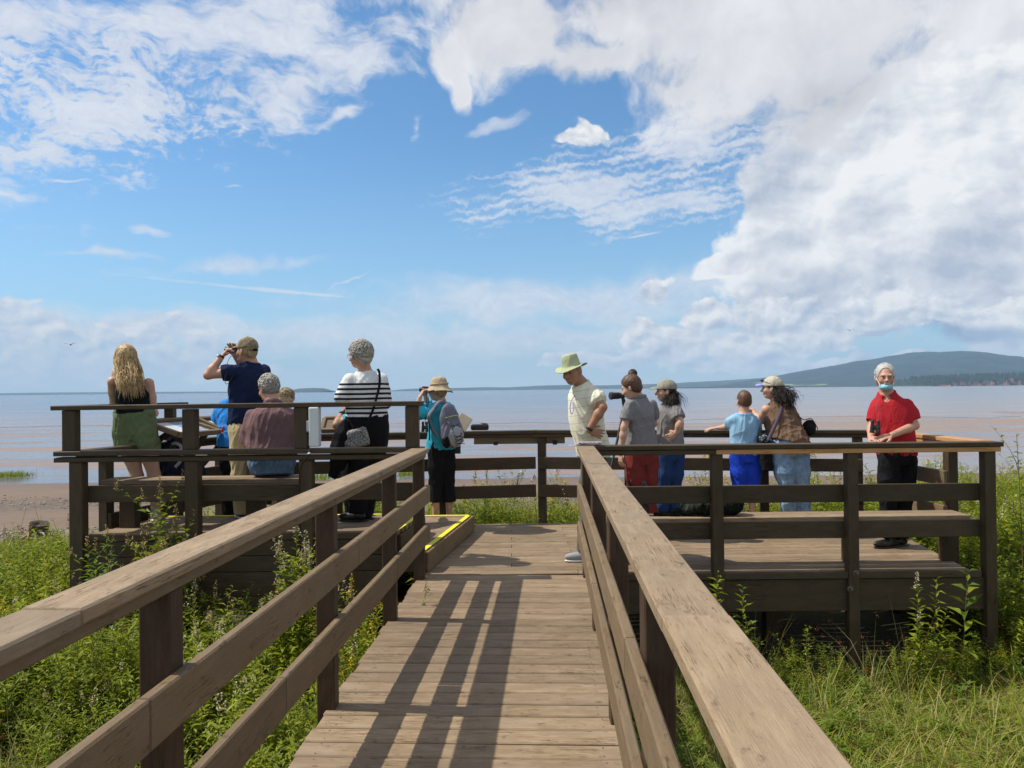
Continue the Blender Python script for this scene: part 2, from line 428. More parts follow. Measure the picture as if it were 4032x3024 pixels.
# ------------------------------------------------------------------ ground, flats, water, far shores
rng = np.random.default_rng(7)
def fbm2(x, y, seed=0, octaves=5, lac=2.03, gain=0.5):
    """value noise on arrays"""
    r = np.random.default_rng(seed)
    tab = r.random((256, 256))
    tot = np.zeros(np.broadcast(x, y).shape); amp = 1.0; nrm = 0.0
    for _ in range(octaves):
        xi = np.floor(x).astype(int); yi = np.floor(y).astype(int)
        fx = x - xi; fy = y - yi
        fx = fx * fx * (3 - 2 * fx); fy = fy * fy * (3 - 2 * fy)
        a = tab[xi & 255, yi & 255]; b = tab[(xi + 1) & 255, yi & 255]
        c = tab[xi & 255, (yi + 1) & 255]; d = tab[(xi + 1) & 255, (yi + 1) & 255]
        tot += amp * ((a * (1 - fx) + b * fx) * (1 - fy) + (c * (1 - fx) + d * fx) * fy - 0.5)
        nrm += amp; amp *= gain
        x = x * lac + 17.3; y = y * lac + 5.1
    return tot / nrm * 2
def ground_h(x, y):
    x = np.asarray(x, float); y = np.asarray(y, float)
    base = np.interp(y, [-80, 0, 9.5, 12, 16, 25, 38, 43, 400], [-0.9, -0.88, -0.9, -1.02, -1.3, -2.0, -2.93, -3.25, -3.6])
    bank = np.clip((x - 3.6) / 2.5, 0, 1) * np.clip((24 - y) / 12, 0, 1) * 0.35
    n = fbm2(x * 0.6 + 3, y * 0.6 + 9, 3, 4) * np.interp(y, [8, 30, 45], [0.09, 0.10, 0.02])
    return base + bank + n
def grid(xs, ys, hf):
    X, Y = np.meshgrid(xs, ys)
    Z = hf(X, Y)
    v = np.stack([X.ravel(), Y.ravel(), Z.ravel()], 1)
    nx, ny = len(xs), len(ys)
    i = np.arange(nx - 1)[None, :] + nx * np.arange(ny - 1)[:, None]
    f = np.stack([i, i + 1, i + nx + 1, i + nx], -1).reshape(-1, 4)
    return v, f

def mat_ground():
    m_, t = material('ground_soil')
    g = t.new('ShaderNodeNewGeometry').outputs['Position']
    x, y, z = t.sep(g)
    n = t.noise(g, 1.6, 6.0, 0.6); n2 = t.noise(g, 14.0, 5.0, 0.65); n3 = t.noise(t.v('MULTIPLY', g, (1, 3.0, 1)), 0.5, 5.0, 0.6)
    soil = t.mix(n2, (0.035, 0.032, 0.016), (0.10, 0.085, 0.045))
    sand = t.mix(n3, (0.125, 0.086, 0.058), (0.215, 0.152, 0.106))
    sand = t.mix(t.step(n2, 0.5, 0.75, 0.0, 0.55), sand, (0.12, 0.09, 0.07))
    yy = t.m('ADD', y, t.m('MULTIPLY', t.m('SUBTRACT', n, 0.5), 4.0))
    c = t.mix(t.step(yy, 10.5, 14.5), soil, sand)
    # wrack line of dark weed and shingle
    band = t.step(t.m('ABSOLUTE', t.m('SUBTRACT', yy, 25.0)), 1.0, 4.5, 1.0, 0.0)
    c = t.mix(t.m('MULTIPLY', band, t.step(t.noise(t.v('MULTIPLY', g, (1, 2.5, 1)), 3.0, 6.0, 0.75), 0.44, 0.56)), c, (0.085, 0.07, 0.06))
    damp = t.step(yy, 31.0, 38.0)
    c = t.mix(damp, c, (0.14, 0.092, 0.066))
    finish(t, c, t.m('SUBTRACT', 0.95, t.m('MULTIPLY', damp, 0.3)), n2, 0.6, 0.03)
    return m_
def mat_flat():
    m_, t = material('tidal_mud')
    g = t.new('ShaderNodeNewGeometry').outputs['Position']
    x, y, z = t.sep(g)
    q = t.v('MULTIPLY', g, (0.035, 0.16, 1.0))
    n = t.noise(q, 1.0, 8.0, 0.62, 0.5)
    q2 = t.v('MULTIPLY', g, (0.014, 0.05, 1.0))
    nb = t.noise(q2, 1.0, 3.0, 0.5)
    fine = t.noise(t.v('MULTIPLY', g, (0.5, 1.6, 1.0)), 1.0, 6.0, 0.7)
    near = t.step(y, 44.0, 60.0, 0.06, 0.0)
    w = t.m('ADD', t.m('ADD', t.m('MULTIPLY', n, 0.75), t.m('MULTIPLY', nb, 0.35)), near)
    wet = t.step(w, 0.515, 0.575)
    col = t.mix(fine, (0.205, 0.146, 0.120), (0.30, 0.225, 0.190))
    col = t.mix(wet, col, (0.15, 0.125, 0.125))
    rough = t.step(wet, 0.0, 1.0, 0.55, 0.16)
    bmp = t.m('MULTIPLY', fine, 1.0)
    finish(t, col, rough, bmp, 0.35, 0.04, IOR=1.36)
    return m_
def mat_water():
    m_, t = material('bay_water')
    g = t.new('ShaderNodeNewGeometry').outputs['Position']
    x, y, z = t.sep(g)
    w1 = t.noise(t.v('MULTIPLY', g, (0.5, 1.2, 1.0)), 1.0, 5.0, 0.65)
    w2 = t.noise(t.v('MULTIPLY', g, (0.02, 0.09, 1.0)), 1.0, 6.0, 0.6)
    big = t.noise(t.v('MULTIPLY', g, (0.0012, 0.006, 1.0)), 1.0, 4.0, 0.6)
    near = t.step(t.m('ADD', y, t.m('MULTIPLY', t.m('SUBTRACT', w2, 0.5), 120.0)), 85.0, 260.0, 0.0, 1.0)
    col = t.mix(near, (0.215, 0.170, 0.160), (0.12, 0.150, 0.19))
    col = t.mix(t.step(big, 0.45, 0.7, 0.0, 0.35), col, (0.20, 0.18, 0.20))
    rough = t.m('ADD', 0.12, t.m('MULTIPLY', w2, 0.16))
    h = t.m('ADD', w1, t.m('MULTIPLY', w2, 2.0))
    finish(t, col, rough, h, 0.5, 0.22, IOR=1.33)
    return m_
M_GROUND, M_FLAT, M_WATER = mat_ground(), mat_flat(), mat_water()
xs = np.concatenate([np.linspace(-160, -22, 24), np.linspace(-21, 21, 169), np.linspace(22, 160, 24)])
ys = np.concatenate([np.linspace(-60, -3, 12), np.linspace(-2.7, 20, 92), np.linspace(20.5, 52, 50)])
v, f = grid(xs, ys, ground_h)
tag(link('ground', mesh_from('ground', v, f, True, [M_GROUND])), 'grassy bank running down to a brown sand and shingle beach', kind='structure')
v, f = grid(np.linspace(-700, 700, 40), np.array([36, 42, 60, 90, 140, 220, 300]),
            lambda X, Y: np.interp(Y, [36, 42, 60, 300], [-3.2, -3.03, -2.99, -2.99]))
tag(link('tidal_flat', mesh_from('tidal_flat', v, f, False, [M_FLAT])), 'wet reddish brown mud flat uncovered by the tide', kind='structure')
# water edge wanders over the flat
nx = 260
xe = np.linspace(-1, 1, nx)
rows = [0, 0.02, 0.06, 0.2, 0.6, 1.0]
v = []
for r in rows:
    if r == 0:
        ye = 118 + 22 * fbm2(xe * 14 + 50, xe * 0 + 2.2, 5, 6) + 18 * (xe > 0) * xe - 8
        v += [(x_ * 230, y_, -2.972) for x_, y_ in zip(xe, ye)]
    else:
        dd = 150 + (9800 - 150) * r ** 1.6
        wdt = 230 if r < 0.03 else 230 + dd * 1.35
        v += [(x_ * wdt, dd, -2.972) for x_ in xe]
i = np.arange(nx - 1)[None, :] + nx * np.arange(len(rows) - 1)[:, None]
f = np.stack([i, i + 1, i + nx + 1, i + nx], -1).reshape(-1, 4)
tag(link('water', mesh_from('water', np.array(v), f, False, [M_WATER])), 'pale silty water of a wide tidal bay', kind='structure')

def mat_hill(name, c0, c1, cliff=None, fields=False, scale=0.01):
    m_, t = material(name)
    g = t.new('ShaderNodeNewGeometry').outputs['Position']
    n = t.noise(g, scale, 7.0, 0.62); n2 = t.noise(g, scale * 6, 4.0, 0.6)
    c = t.mix(t.step(n, 0.35, 0.65), c0, c1)
    c = t.mix(t.step(n2, 0.4, 0.7, 0.0, 0.5), c, tuple(a * 0.5 for a in c0))
    if fields:
        x, y, z = t.sep(g)
        fm = t.noise(t.v('MULTIPLY', g, (1, 1, 6)), 0.004, 2.0, 0.4)
        low = t.m('MULTIPLY', t.step(z, 4.0, 14.0), t.step(z, 22.0, 48.0, 1.0, 0.0))
        c = t.mix(t.m('MULTIPLY', low, t.step(fm, 0.60, 0.63)), c, (0.26, 0.30, 0.14))
    finish(t, c, 0.95, n2, 0.8, 1.0 / scale * 0.08)
    return m_
M_HILL = mat_hill('forest_hill', (0.007, 0.018, 0.017), (0.026, 0.046, 0.032), fields=True, scale=0.006)
M_CON = mat_hill('conifer_green', (0.012, 0.022, 0.012), (0.028, 0.045, 0.020), scale=0.03)
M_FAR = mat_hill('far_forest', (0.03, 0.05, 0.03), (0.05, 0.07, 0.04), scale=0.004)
def ridge(name, label, prof, R, depth, mat, nseed, nv=26, step=8, rough=0.06, kind='structure', base=-3.2, horiz=None):
    """prof: (photo x, height above horizon in 2212-px units) seen at distance R"""
    px = np.arange(prof[0][0], prof[-1][0] + step, step)
    hh = np.interp(px, [a for a, _ in prof], [b for _, b in prof])
    hh = np.convolve(np.pad(hh, 3, 'edge'), np.ones(7) / 7, 'valid')
    X0 = (px - 1106) / 1660.0
    vs = np.linspace(0, 2, nv)
    rows_ = []
    for t_ in vs:
        d = R + depth * (t_ - 1)
        s = np.sin(min(t_, 2 - t_) * math.pi / 2) ** 1.25
        H = (hh / 1660.0 * R + EYE[2] - base) * s
        nz = fbm2(px * 0.012 * 3, px * 0 + t_ * 4, nseed, 5)
        H = H * (1 + rough * 6 * nz * (1 - s) ) * (1 + rough * nz)
        rows_.append(np.stack([X0 * R + (X0 * 0.0), np.full_like(X0, d), base + np.maximum(H, 0)], 1))
    v_ = np.concatenate(rows_)
    n_ = len(px)
    i_ = np.arange(n_ - 1)[None, :] + n_ * np.arange(nv - 1)[:, None]
    f_ = np.stack([i_, i_ + 1, i_ + n_ + 1, i_ + n_], -1).reshape(-1, 4)
    return tag(link(name, mesh_from(name, v_, f_, True, [mat])), label, kind=kind)
ridge('hill', 'long wooded mountain rising behind the bay on the right',
      [(1480, 0), (1570, 6), (1640, 16), (1700, 26), (1800, 43), (1880, 56), (1960, 69), (2010, 72), (2060, 71), (2130, 58), (2212, 46), (2330, 40), (2480, 44), (2650, 20), (2800, 0)],
      6400, 1700, M_HILL, 11)
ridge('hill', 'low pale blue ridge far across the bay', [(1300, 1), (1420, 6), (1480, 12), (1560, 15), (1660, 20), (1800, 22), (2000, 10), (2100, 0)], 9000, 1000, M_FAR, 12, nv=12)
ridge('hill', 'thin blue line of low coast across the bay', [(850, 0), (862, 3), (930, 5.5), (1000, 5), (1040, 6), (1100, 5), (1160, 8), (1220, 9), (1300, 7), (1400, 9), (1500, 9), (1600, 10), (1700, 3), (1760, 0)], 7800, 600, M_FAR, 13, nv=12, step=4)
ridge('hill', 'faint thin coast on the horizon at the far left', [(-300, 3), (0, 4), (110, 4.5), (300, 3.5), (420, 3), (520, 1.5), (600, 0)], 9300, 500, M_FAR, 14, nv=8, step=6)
ridge('island', 'flat topped wooded island on the horizon', [(630, 0), (636, 4), (645, 7), (672, 8), (700, 7.5), (707, 4), (714, 0)], 5200, 300, M_FAR, 15, nv=10, step=2)

# wooded headland with red cliffs
def mat_cliff():
    m_, t = material('red_cliff')
    g = t.new('ShaderNodeNewGeometry').outputs['Position']
    n = t.noise(t.v('MULTIPLY', g, (1, 1, 0.3)), 0.06, 6.0, 0.6)
    c = t.mix(t.step(n, 0.4, 0.6), (0.24, 0.11, 0.075), (0.05, 0.055, 0.035))
    finish(t, c, 0.95, n, 0.8, 3.0)
    return m_
M_CLIFF = mat_cliff()
def headland():
    root = empty('headland', (1700.0, 3300.0, -3.2))
    tag(root, 'low headland with red cliffs and dark conifers on the right', kind='structure')
    px = np.arange(1975, 2700, 3.0)
    x = (px - 1106) / 1660.0 * 3300
    top = np.interp(px, [1975, 1988, 2010, 2080, 2212, 2400, 2700], [1, 12, 21, 26, 30, 34, 30]) / 1660 * 3300 + 2
    n = fbm2(px * 0.05, px * 0, 21, 5)
    n2 = fbm2(px * 0.11, px * 0 + 4, 22, 4)
    cl = np.clip(top * (0.42 + 0.35 * n), 2, None)
    front = 3180 + 60 * n2 + 20 * n
    rows_ = []
    for k in range(7):
        s = k / 6
        jit = fbm2(px * 0.2, px * 0 + k * 0.9, 30, 4) * 7
        rows_.append(np.stack([x, front + 14 * s + jit, cl * s], 1))
    for k in range(1, 10):
        s = k / 9
        rows_.append(np.stack([x, front + 14 + 330 * s, cl + (top * 0.78 - cl) * math.sin(s * math.pi / 2)], 1))
    v_ = np.concatenate(rows_) - np.array([1700, 3300, 0])
    n_ = len(px); r_ = len(rows_)
    i_ = np.arange(n_ - 1)[None, :] + n_ * np.arange(r_ - 1)[:, None]
    f_ = np.stack([i_, i_ + 1, i_ + n_ + 1, i_ + n_], -1).reshape(-1, 4)
    fm = np.repeat((np.arange(r_ - 1) >= 6).astype(int), n_ - 1)
    link('cliff', mesh_from('cliff', v_, f_, False, [M_CLIFF, M_CON], fm), root)
    # conifers
    r = np.random.default_rng(4)
    N = 4200
    pxr = r.uniform(1976, 2690, N); s = r.random(N) ** 1.6
    s[:900] = 0.0
    fx = (pxr - 1106) / 1660 * 3300
    fy = np.interp(pxr, px, front) + 12 + 330 * s
    fz = np.interp(pxr, px, cl) + (np.interp(pxr, px, top) * 0.78 - np.interp(pxr, px, cl)) * np.sin(s * math.pi / 2)
    fz[:900] *= r.uniform(0.35, 1.0, 900)
    hgt = r.uniform(8, 17, N); rad = hgt * r.uniform(0.2, 0.32, N)
    vs_, fs_ = [], []
    K = 5
    for j in range(3):
        z0 = hgt * (0.05 + 0.3 * j); z1 = hgt * min(1.0, 0.5 + 0.27 * j); rr = rad * (1 - 0.28 * j)
        b = np.zeros((N, K + 1, 3))
        for k in range(K):
            a = 2 * math.pi * k / K + j
            b[:, k] = np.stack([fx + rr * math.cos(a), fy + rr * math.sin(a), fz + z0 - 1.0], 1)
        b[:, K] = np.stack([fx, fy, fz + z1], 1)
        base = sum(len(q) for q in vs_)
        vs_.append(b.reshape(-1, 3))
        idx = np.arange(N)[:, None] * (K + 1) + base
        for k in range(K):
            fs_.append(np.concatenate([idx + k, idx + (k + 1) % K, idx + K], 1))
    o = link('conifer_forest', mesh_from('conifer_forest', np.concatenate(vs_) - np.array([1700, 3300, 0]), np.concatenate(fs_), False, [M_CON]), root)
    tag(o, kind='stuff')
headland()

# hazy air
m_, t = material('haze_air')
pv = t.new('ShaderNodeVolumePrincipled')
pv.inputs['Color'].default_value = (0.44, 0.69, 1.0, 1)
pv.inputs['Density'].default_value = 0.000085
pv.inputs['Anisotropy'].default_value = 0.0
ou = t.new('ShaderNodeOutputMaterial')
t.t.links.new(pv.outputs[0], ou.inputs['Volume'])
HX, Y0, Y1, Z0, Z1 = 14000, -400, 10200, -5.0, 400.0
bv = [(-HX, Y0, Z0), (HX, Y0, Z0), (HX, Y1, Z0), (-HX, Y1, Z0), (-HX, Y0, Z1), (HX, Y0, Z1), (HX, Y1, Z1), (-HX, Y1, Z1)]
bf = [(0, 3, 2, 1), (4, 5, 6, 7), (0, 1, 5, 4), (1, 2, 6, 5), (2, 3, 7, 6), (3, 0, 4, 7)]
tag(link('haze', mesh_from('haze', bv, bf, False, [m_])), 'thin summer haze over the bay', kind='stuff')
# ------------------------------------------------------------------ ramp, platform, fences, benches
R_DIR = np.array([0.047, 1.0]); R_DIR = R_DIR / np.linalg.norm(R_DIR)
R_NRM = np.array([R_DIR[1], -R_DIR[0]])          # to the right of the ramp
GAP = 0.012; PW = 0.128
nails = {'v': [], 'f': []}
def nail(x, y, z, nv=6, r=0.0042):
    b = len(nails['v'])
    for k in range(nv):
        a = 2 * math.pi * k / nv
        nails['v'].append((x + r * math.cos(a), y + r * math.sin(a), z + 0.0012))
    nails['f'].append(tuple(range(b, b + nv)))
rnd = random.Random(3)

# ramp
ramp = empty('boardwalk_ramp', (0, 3, 0), 'brown plank boardwalk leading straight out to the lookout platform', 'boardwalk')
J = np.array([-0.085, 6.49])
n_pl = 55
for i in range(n_pl):
    s = (i + 0.5) * (PW + GAP)
    c = J - R_DIR * s
    hl, hr = 0.715 + rnd.uniform(-0.012, 0.012), 0.74 + rnd.uniform(-0.01, 0.01)
    # the planks at the posts are notched short on the left
    a = c - R_NRM * hl; b = c + R_NRM * hr
    dz = rnd.uniform(-0.0015, 0.0015)
    w_ = PW + rnd.uniform(-0.002, 0.003)
    board('plank', (a[0], a[1], -0.019 + dz), (b[0], b[1], -0.019 + dz + rnd.uniform(-.002, .002)), w_, 0.038, W_DECK, ramp, b=0.006)
    for e in (-hl + 0.09, 0.0, hr - 0.12):
        for q in (-0.04, 0.04):
            p = c + R_NRM * e + R_DIR * (q + rnd.uniform(-.006, .006))
            nail(p[0], p[1], dz)
L_TOT = n_pl * (PW + GAP)
for off in (-0.66, 0.0, 0.68):
    a = J + R_NRM * off; b = J - R_DIR * L_TOT + R_NRM * off
    board('joist', (a[0], a[1], -0.17), (b[0], b[1], -0.17), 0.05, 0.22, W_SHADE, ramp)
me = mesh_from('nail_heads', np.array(nails['v']) - np.array([0, 3, 0]), nails['f'], mats=[M_STEEL])
tag(link('nail_heads', me, ramp), kind='stuff')
nails = {'v': [], 'f': []}

# lower platform
plat = empty('viewing_platform', (1.6, 7.6, 0), 'lower plank platform at the end of the ramp, running to the right', 'platform')
def yb(x): return np.interp(x, [-3.2, 0.25, 4.0], [8.62, 9.08, 8.34])
def xr(y): return np.interp(y, [6.45, 7.8, 8.4], [3.84, 4.02, 4.04])
y = 6.52 + PW / 2
row = 0
while y < 9.05:
    x0 = -0.85 if y < 7.5 else -3.15
    x1 = float(xr(y))
    # right limit from the slanting back edge
    xx = np.linspace(0.25, 4.1, 200)
    ok = xx[yb(xx) > y + PW / 2]
    if len(ok) == 0: break
    x1 = min(x1, ok[-1])
    xl = np.linspace(-3.2, 0.25, 200); okl = xl[yb(xl) > y + PW / 2]
    if y > 8.55 and len(okl): x0 = max(x0, okl[0])
    cuts = [x0] + sorted(c for c in ([0.55, 2.6] if row % 3 == 0 else [1.75] if row % 3 == 1 else [-0.02, 3.1]) if x0 + .3 < c < x1 - .3) + [x1]
    for a, b in zip(cuts[:-1], cuts[1:]):
        dz = rnd.uniform(-0.0015, 0.0015)
        board('plank', (a + 0.002, y, -0.019 + dz), (b - 0.002, y, -0.019 + dz), PW + rnd.uniform(-.003, .003), 0.038, W_DECK, plat)
        for e in (a + 0.03, b - 0.03):
            for q in (-0.04, 0.04): nail(e, y + q, dz)
    y += PW + 0.008
    row += 1
me = mesh_from('nail_heads', np.array(nails['v']) - np.array([1.6, 7.6, 0]), nails['f'], mats=[M_STEEL])
tag(link('nail_heads', me, plat), kind='stuff')
board('edge_board', (0.66, 6.49, -0.03), (3.93, 6.49, -0.03), 0.045, 0.055, W_SHADE, plat)
board('fascia_board', (0.66, 6.515, -0.20), (4.02, 6.515, -0.20), 0.04, 0.27, W_SHADE, plat)
board('fascia_board', (-0.86, 6.53, -0.15), (0.64, 6.53, -0.15), 0.04, 0.2, W_SHADE, plat)
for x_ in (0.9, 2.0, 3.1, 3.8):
    board('joist', (x_, 6.56, -0.15), (x_, 8.3, -0.15), 0.05, 0.2, W_SHADE, plat)
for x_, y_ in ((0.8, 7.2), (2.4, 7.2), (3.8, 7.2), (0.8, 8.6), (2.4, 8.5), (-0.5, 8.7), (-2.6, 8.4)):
    board('pile', (x_, y_, -1.2), (x_, y_, -0.26), 0.14, 0.14, W_SHADE, plat, up=(0, 1, 0))

# raised deck on the left
rd = empty('raised_deck', (-2.3, 7.0, 0), 'raised plank deck on the left with yellow painted back and right edges', 'deck')
y = 6.52 + PW / 2
row = 0
while y < 7.42:
    xR = float(np.interp(y, [6.5, 7.4], [-0.985, -0.87]))
    cuts = [float(np.interp(y, [6.5, 8.5], [-3.62, -3.12])), (-2.0 if row % 2 else -2.7), xR]
    for a, b in zip(cuts[:-1], cuts[1:]):
        dz = rnd.uniform(-0.0015, 0.0015)
        board('plank', (a + 0.002, y, 0.351 + dz), (b - 0.002, y, 0.351 + dz), PW, 0.038, W_DECK, rd)
    y += PW + 0.004; row += 1
Yb = y - PW / 2 - 0.002
board('yellow_edge', (-3.38, Yb - 0.028, 0.373), (-0.90, Yb - 0.028, 0.373), 0.04, 0.004, M_YELLOW, rd, b=0.001)
board('yellow_edge', (-1.01, 6.53, 0.3735), (-0.90, Yb - 0.06, 0.3735), 0.05, 0.004, M_YELLOW, rd, b=0.001)
board('riser', (-0.975, 6.56, 0.26), (-0.865, Yb, 0.26), 0.03, 0.14, W_SHADE, rd)
board('riser', (-3.3, Yb + 0.018, 0.26), (-0.87, Yb + 0.018, 0.26), 0.03, 0.14, W_SHADE, rd)
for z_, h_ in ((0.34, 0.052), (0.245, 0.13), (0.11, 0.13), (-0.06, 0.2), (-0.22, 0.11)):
    board('fascia_board', (-3.62, 6.505 + (0.01 if z_ < .3 else 0), z_), (-1.0, 6.505 + (0.01 if z_ < .3 else 0), z_), 0.035, h_, W_SHADE, rd)
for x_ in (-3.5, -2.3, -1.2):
    board('pile', (x_, 7.0, -1.2), (x_, 7.0, 0.31), 0.14, 0.14, W_SHADE, rd, up=(0, 1, 0))

# step between the decks
st = empty('wooden_step', (-0.7, 7.5, 0), 'low plank step with bright yellow edge between the platform and raised deck', 'step')
P0, P1 = np.array([-0.745, 6.62]), np.array([-0.455, 8.45])
y = 6.62 + PW / 2
while y < 8.42:
    xR = float(np.interp(y, [P0[1], P1[1]], [P0[0], P1[0]])) - 0.01
    xL = float(np.interp(y, [6.5, 7.4], [-0.955, -0.845])) + 0.012 if y < Yb + 0.03 else -3.05
    cuts = [xL, xR] if xL > -2 else [xL, -1.7, xR]
    for a, b in zip(cuts[:-1], cuts[1:]):
        board('plank', (a + .002, y, 0.166), (b - .002, y, 0.166 + rnd.uniform(-.001, .001)), PW, 0.038, W_DECK, st)
    y += PW + 0.004
ye = y - PW / 2 - 0.002
board('yellow_edge', (-3.0, ye - 0.03, 0.188), (-0.49, ye - 0.03, 0.188), 0.055, 0.004, M_YELLOW, st, b=0.001)
board('yellow_edge', (P0[0] - 0.035, P0[1], 0.1885), (P1[0] - 0.04, ye - 0.06, 0.1885), 0.048, 0.004, M_YELLOW, st, b=0.001)
board('riser', (P0[0], P0[1] - 0.02, 0.09), (P1[0] + 0.005, ye, 0.09), 0.035, 0.172, W_RAIL, st)
board('riser', (-3.0, ye + 0.02, 0.09), (-0.46, ye + 0.02, 0.09), 0.03, 0.17, W_SHADE, st)
board('riser', (-0.955, 6.60, 0.09), (-0.75, 6.60, 0.09), 0.03, 0.17, W_SHADE, st)

# ---- rails of the ramp
def rail_line(x_far, slope, y): return x_far - slope * (6.5 - y)
def ramp_rail(name, label, sgn, far_cap, sl, cap_joints, post_ys, board_joints):
    r = empty(name, (far_cap, 4, 0), label, 'railing')
    Y0_, Y1_ = -0.9, 6.44
    def P(y_, off, z_): return (rail_line(far_cap, sl, y_) + sgn * off, y_, z_)
    # off: distance outward from the inner edge of the cap
    js = [Y0_] + cap_joints + [Y1_]
    for k, (a, b) in enumerate(zip(js[:-1], js[1:])):
        dz = (0.0015 if k % 2 else -0.0015)
        board('cap_board', P(a + .0015, 0.073, 1.061 + dz), P(b - .0015, 0.073, 1.061 + dz), 0.146, 0.040, W_CAP, r, b=0.006)
    js = [Y0_] + [c - 0.42 for c in cap_joints] + [Y1_]
    for a, b in zip(js[:-1], js[1:]):
        board('under_board', P(a + .001, 0.078, 1.018), P(b - .001, 0.078, 1.018), 0.098, 0.040, W_RAIL, r, b=0.005)
    for yy in post_ys:
        x_, y_, _ = P(yy, 0.083, 0)
        board('post', (x_, y_, -1.15), (x_, y_, 0.996), 0.09, 0.09, W_POST, r, up=(0, 1, 0), b=0.005)
    for z_, hh, jj, dy in ((0.697, 0.142, board_joints[0], 0.0), (0.375, 0.148, board_joints[1], 0.0)):
        js = [Y0_] + jj + [Y1_ + 0.02]
        for a, b in zip(js[:-1], js[1:]):
            board('side_board', P(a + .003, 0.018, z_), P(b - .003, 0.018, z_), 0.038, hh, W_RAIL, r, b=0.006)
    return r
ramp_rail('ramp_railing', 'weathered brown railing along the left side of the ramp', -1, -0.695, 0.056, [1.72, 4.22], [0.75, 2.22, 3.82, 5.26, 6.39], ([2.0, 4.12], [3.0, 5.1]))
ramp_rail('ramp_railing', 'weathered brown railing along the right side of the ramp', 1, 0.540, 0.047, [0.95, 1.62, 4.9], [0.85, 2.3, 3.62, 5.0, 6.39], ([2.45, 4.7], [1.7, 4.4]))

# ---- platform fences
G_F = 'fences round the lookout platform'
def fence(name, label, pts, posts, cap_z=1.08, boards=((0.70, 0.14), (0.375, 0.145)), post_z0=-1.1, side=1, cap_w=0.14, two=True,
          pw=0.092, cmat=None, umat=None, cap_cuts=None, bmat=None, cap_off=0.0, ext=0.0):
    """fence along a straight line p0->p1; boards sit on the side given by 'side' (left normal positive)"""
    (xa, ya), (xb_, yb_) = pts
    d = np.array([xb_ - xa, yb_ - ya]); L = np.linalg.norm(d); d /= L
    nrm = np.array([-d[1], d[0]]) * side
    r = empty(name, ((xa + xb_) / 2, (ya + yb_) / 2, 0), label, 'fence')
    def P(s, off, z_): q = np.array([xa, ya]) + d * s + nrm * off; return (q[0], q[1], z_)
    cuts = [-0.05] + [c * L for c in (cap_cuts or [])] + [L + 0.05]
    for a, b in zip(cuts[:-1], cuts[1:]):
        board('cap_board', P(a + .001, cap_off, cap_z - .02), P(b - .001, cap_off, cap_z - .02), cap_w, 0.040, cmat or W_SHADE, r, b=0.005)
        if two:
            board('under_board', P(a + .001, cap_off, cap_z - .062), P(b - .001, cap_off, cap_z - .062), cap_w * 0.86, 0.040, umat or W_SHADE, r, b=0.005)
    topz = cap_z - (0.083 if two else 0.041)
    ps = [p * L for p in posts]
    for s in ps:
        x_, y_, _ = P(s, 0, 0)
        o = board('post', (x_, y_, post_z0), (x_, y_, topz), pw, pw, W_SHADE, r, up=(nrm[0], nrm[1], 0), b=0.005)
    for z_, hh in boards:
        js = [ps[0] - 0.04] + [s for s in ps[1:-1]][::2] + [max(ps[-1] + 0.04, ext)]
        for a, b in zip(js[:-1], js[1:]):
            board('side_board', P(a + .002, pw / 2 + 0.02, z_), P(b - .002, pw / 2 + 0.02, z_), 0.038, hh, bmat or W_SHADE, r, b=0.005)
    return r
# right front, beside the ramp
fr = fence('platform_fence', 'brown front fence on the right with weathered two board cap and bolted posts', ((0.69, 6.50), (4.06, 6.50)),
           [0.0, 0.305, 0.642, 0.985], boards=((0.648, 0.149), (0.34, 0.145)), post_z0=-0.9, cap_cuts=[0.975], two=False, cap_w=0.145)
board('under_board', (0.70, 6.50, 1.018), (1.70, 6.50, 1.018), 0.125, 0.040, W_SHADE, fr)
board('under_board', (1.703, 6.50, 1.018), (4.09, 6.50, 1.018), 0.125, 0.040, W_RAW, fr, label='unpainted orange brown board under the cap')
# right side with raw wood cap
fence('platform_fence', 'short side fence at the right end with unpainted orange cap', ((4.06, 6.66), (4.03, 8.20)), [0.30, 0.97], two=True,
      side=1, cmat=W_RAW, umat=W_RAW, boards=((0.70, 0.14), (0.375, 0.145)), bmat=W_RAIL, cap_off=0.0)
# back
fence('platform_fence', 'back fence facing the bay on the right, behind the visitors', ((0.30, 9.06), (4.02, 8.34)), [0.012, 0.34, 0.672, 0.93],
      boards=((0.70, 0.14), (0.375, 0.145)), side=-1, cap_cuts=[0.37])
fence('platform_fence', 'back fence facing the bay on the left, behind the steps', ((-3.17, 8.62), (0.245, 9.07)), [0.01, 0.345, 0.69],
      boards=((0.70, 0.14), (0.375, 0.145)), side=-1, cap_cuts=[0.5], ext=3.46)
# left side, running away from the viewer
lf = fence('platform_fence', 'left side fence running back from the corner with two reading panels', ((-3.70, 6.66), (-3.20, 8.52)), [0.12, 0.60, 0.97],
      boards=((0.70, 0.14), (0.43, 0.14)), side=-1)
board('upper_rail', (-3.80, 6.62, 1.445), (-3.42, 8.02, 1.445), 0.10, 0.04, W_SHADE, lf)
board('post', (-3.47, 7.80, 1.081), (-3.47, 7.80, 1.424), 0.09, 0.09, W_SHADE, lf, up=(0, 1, 0))
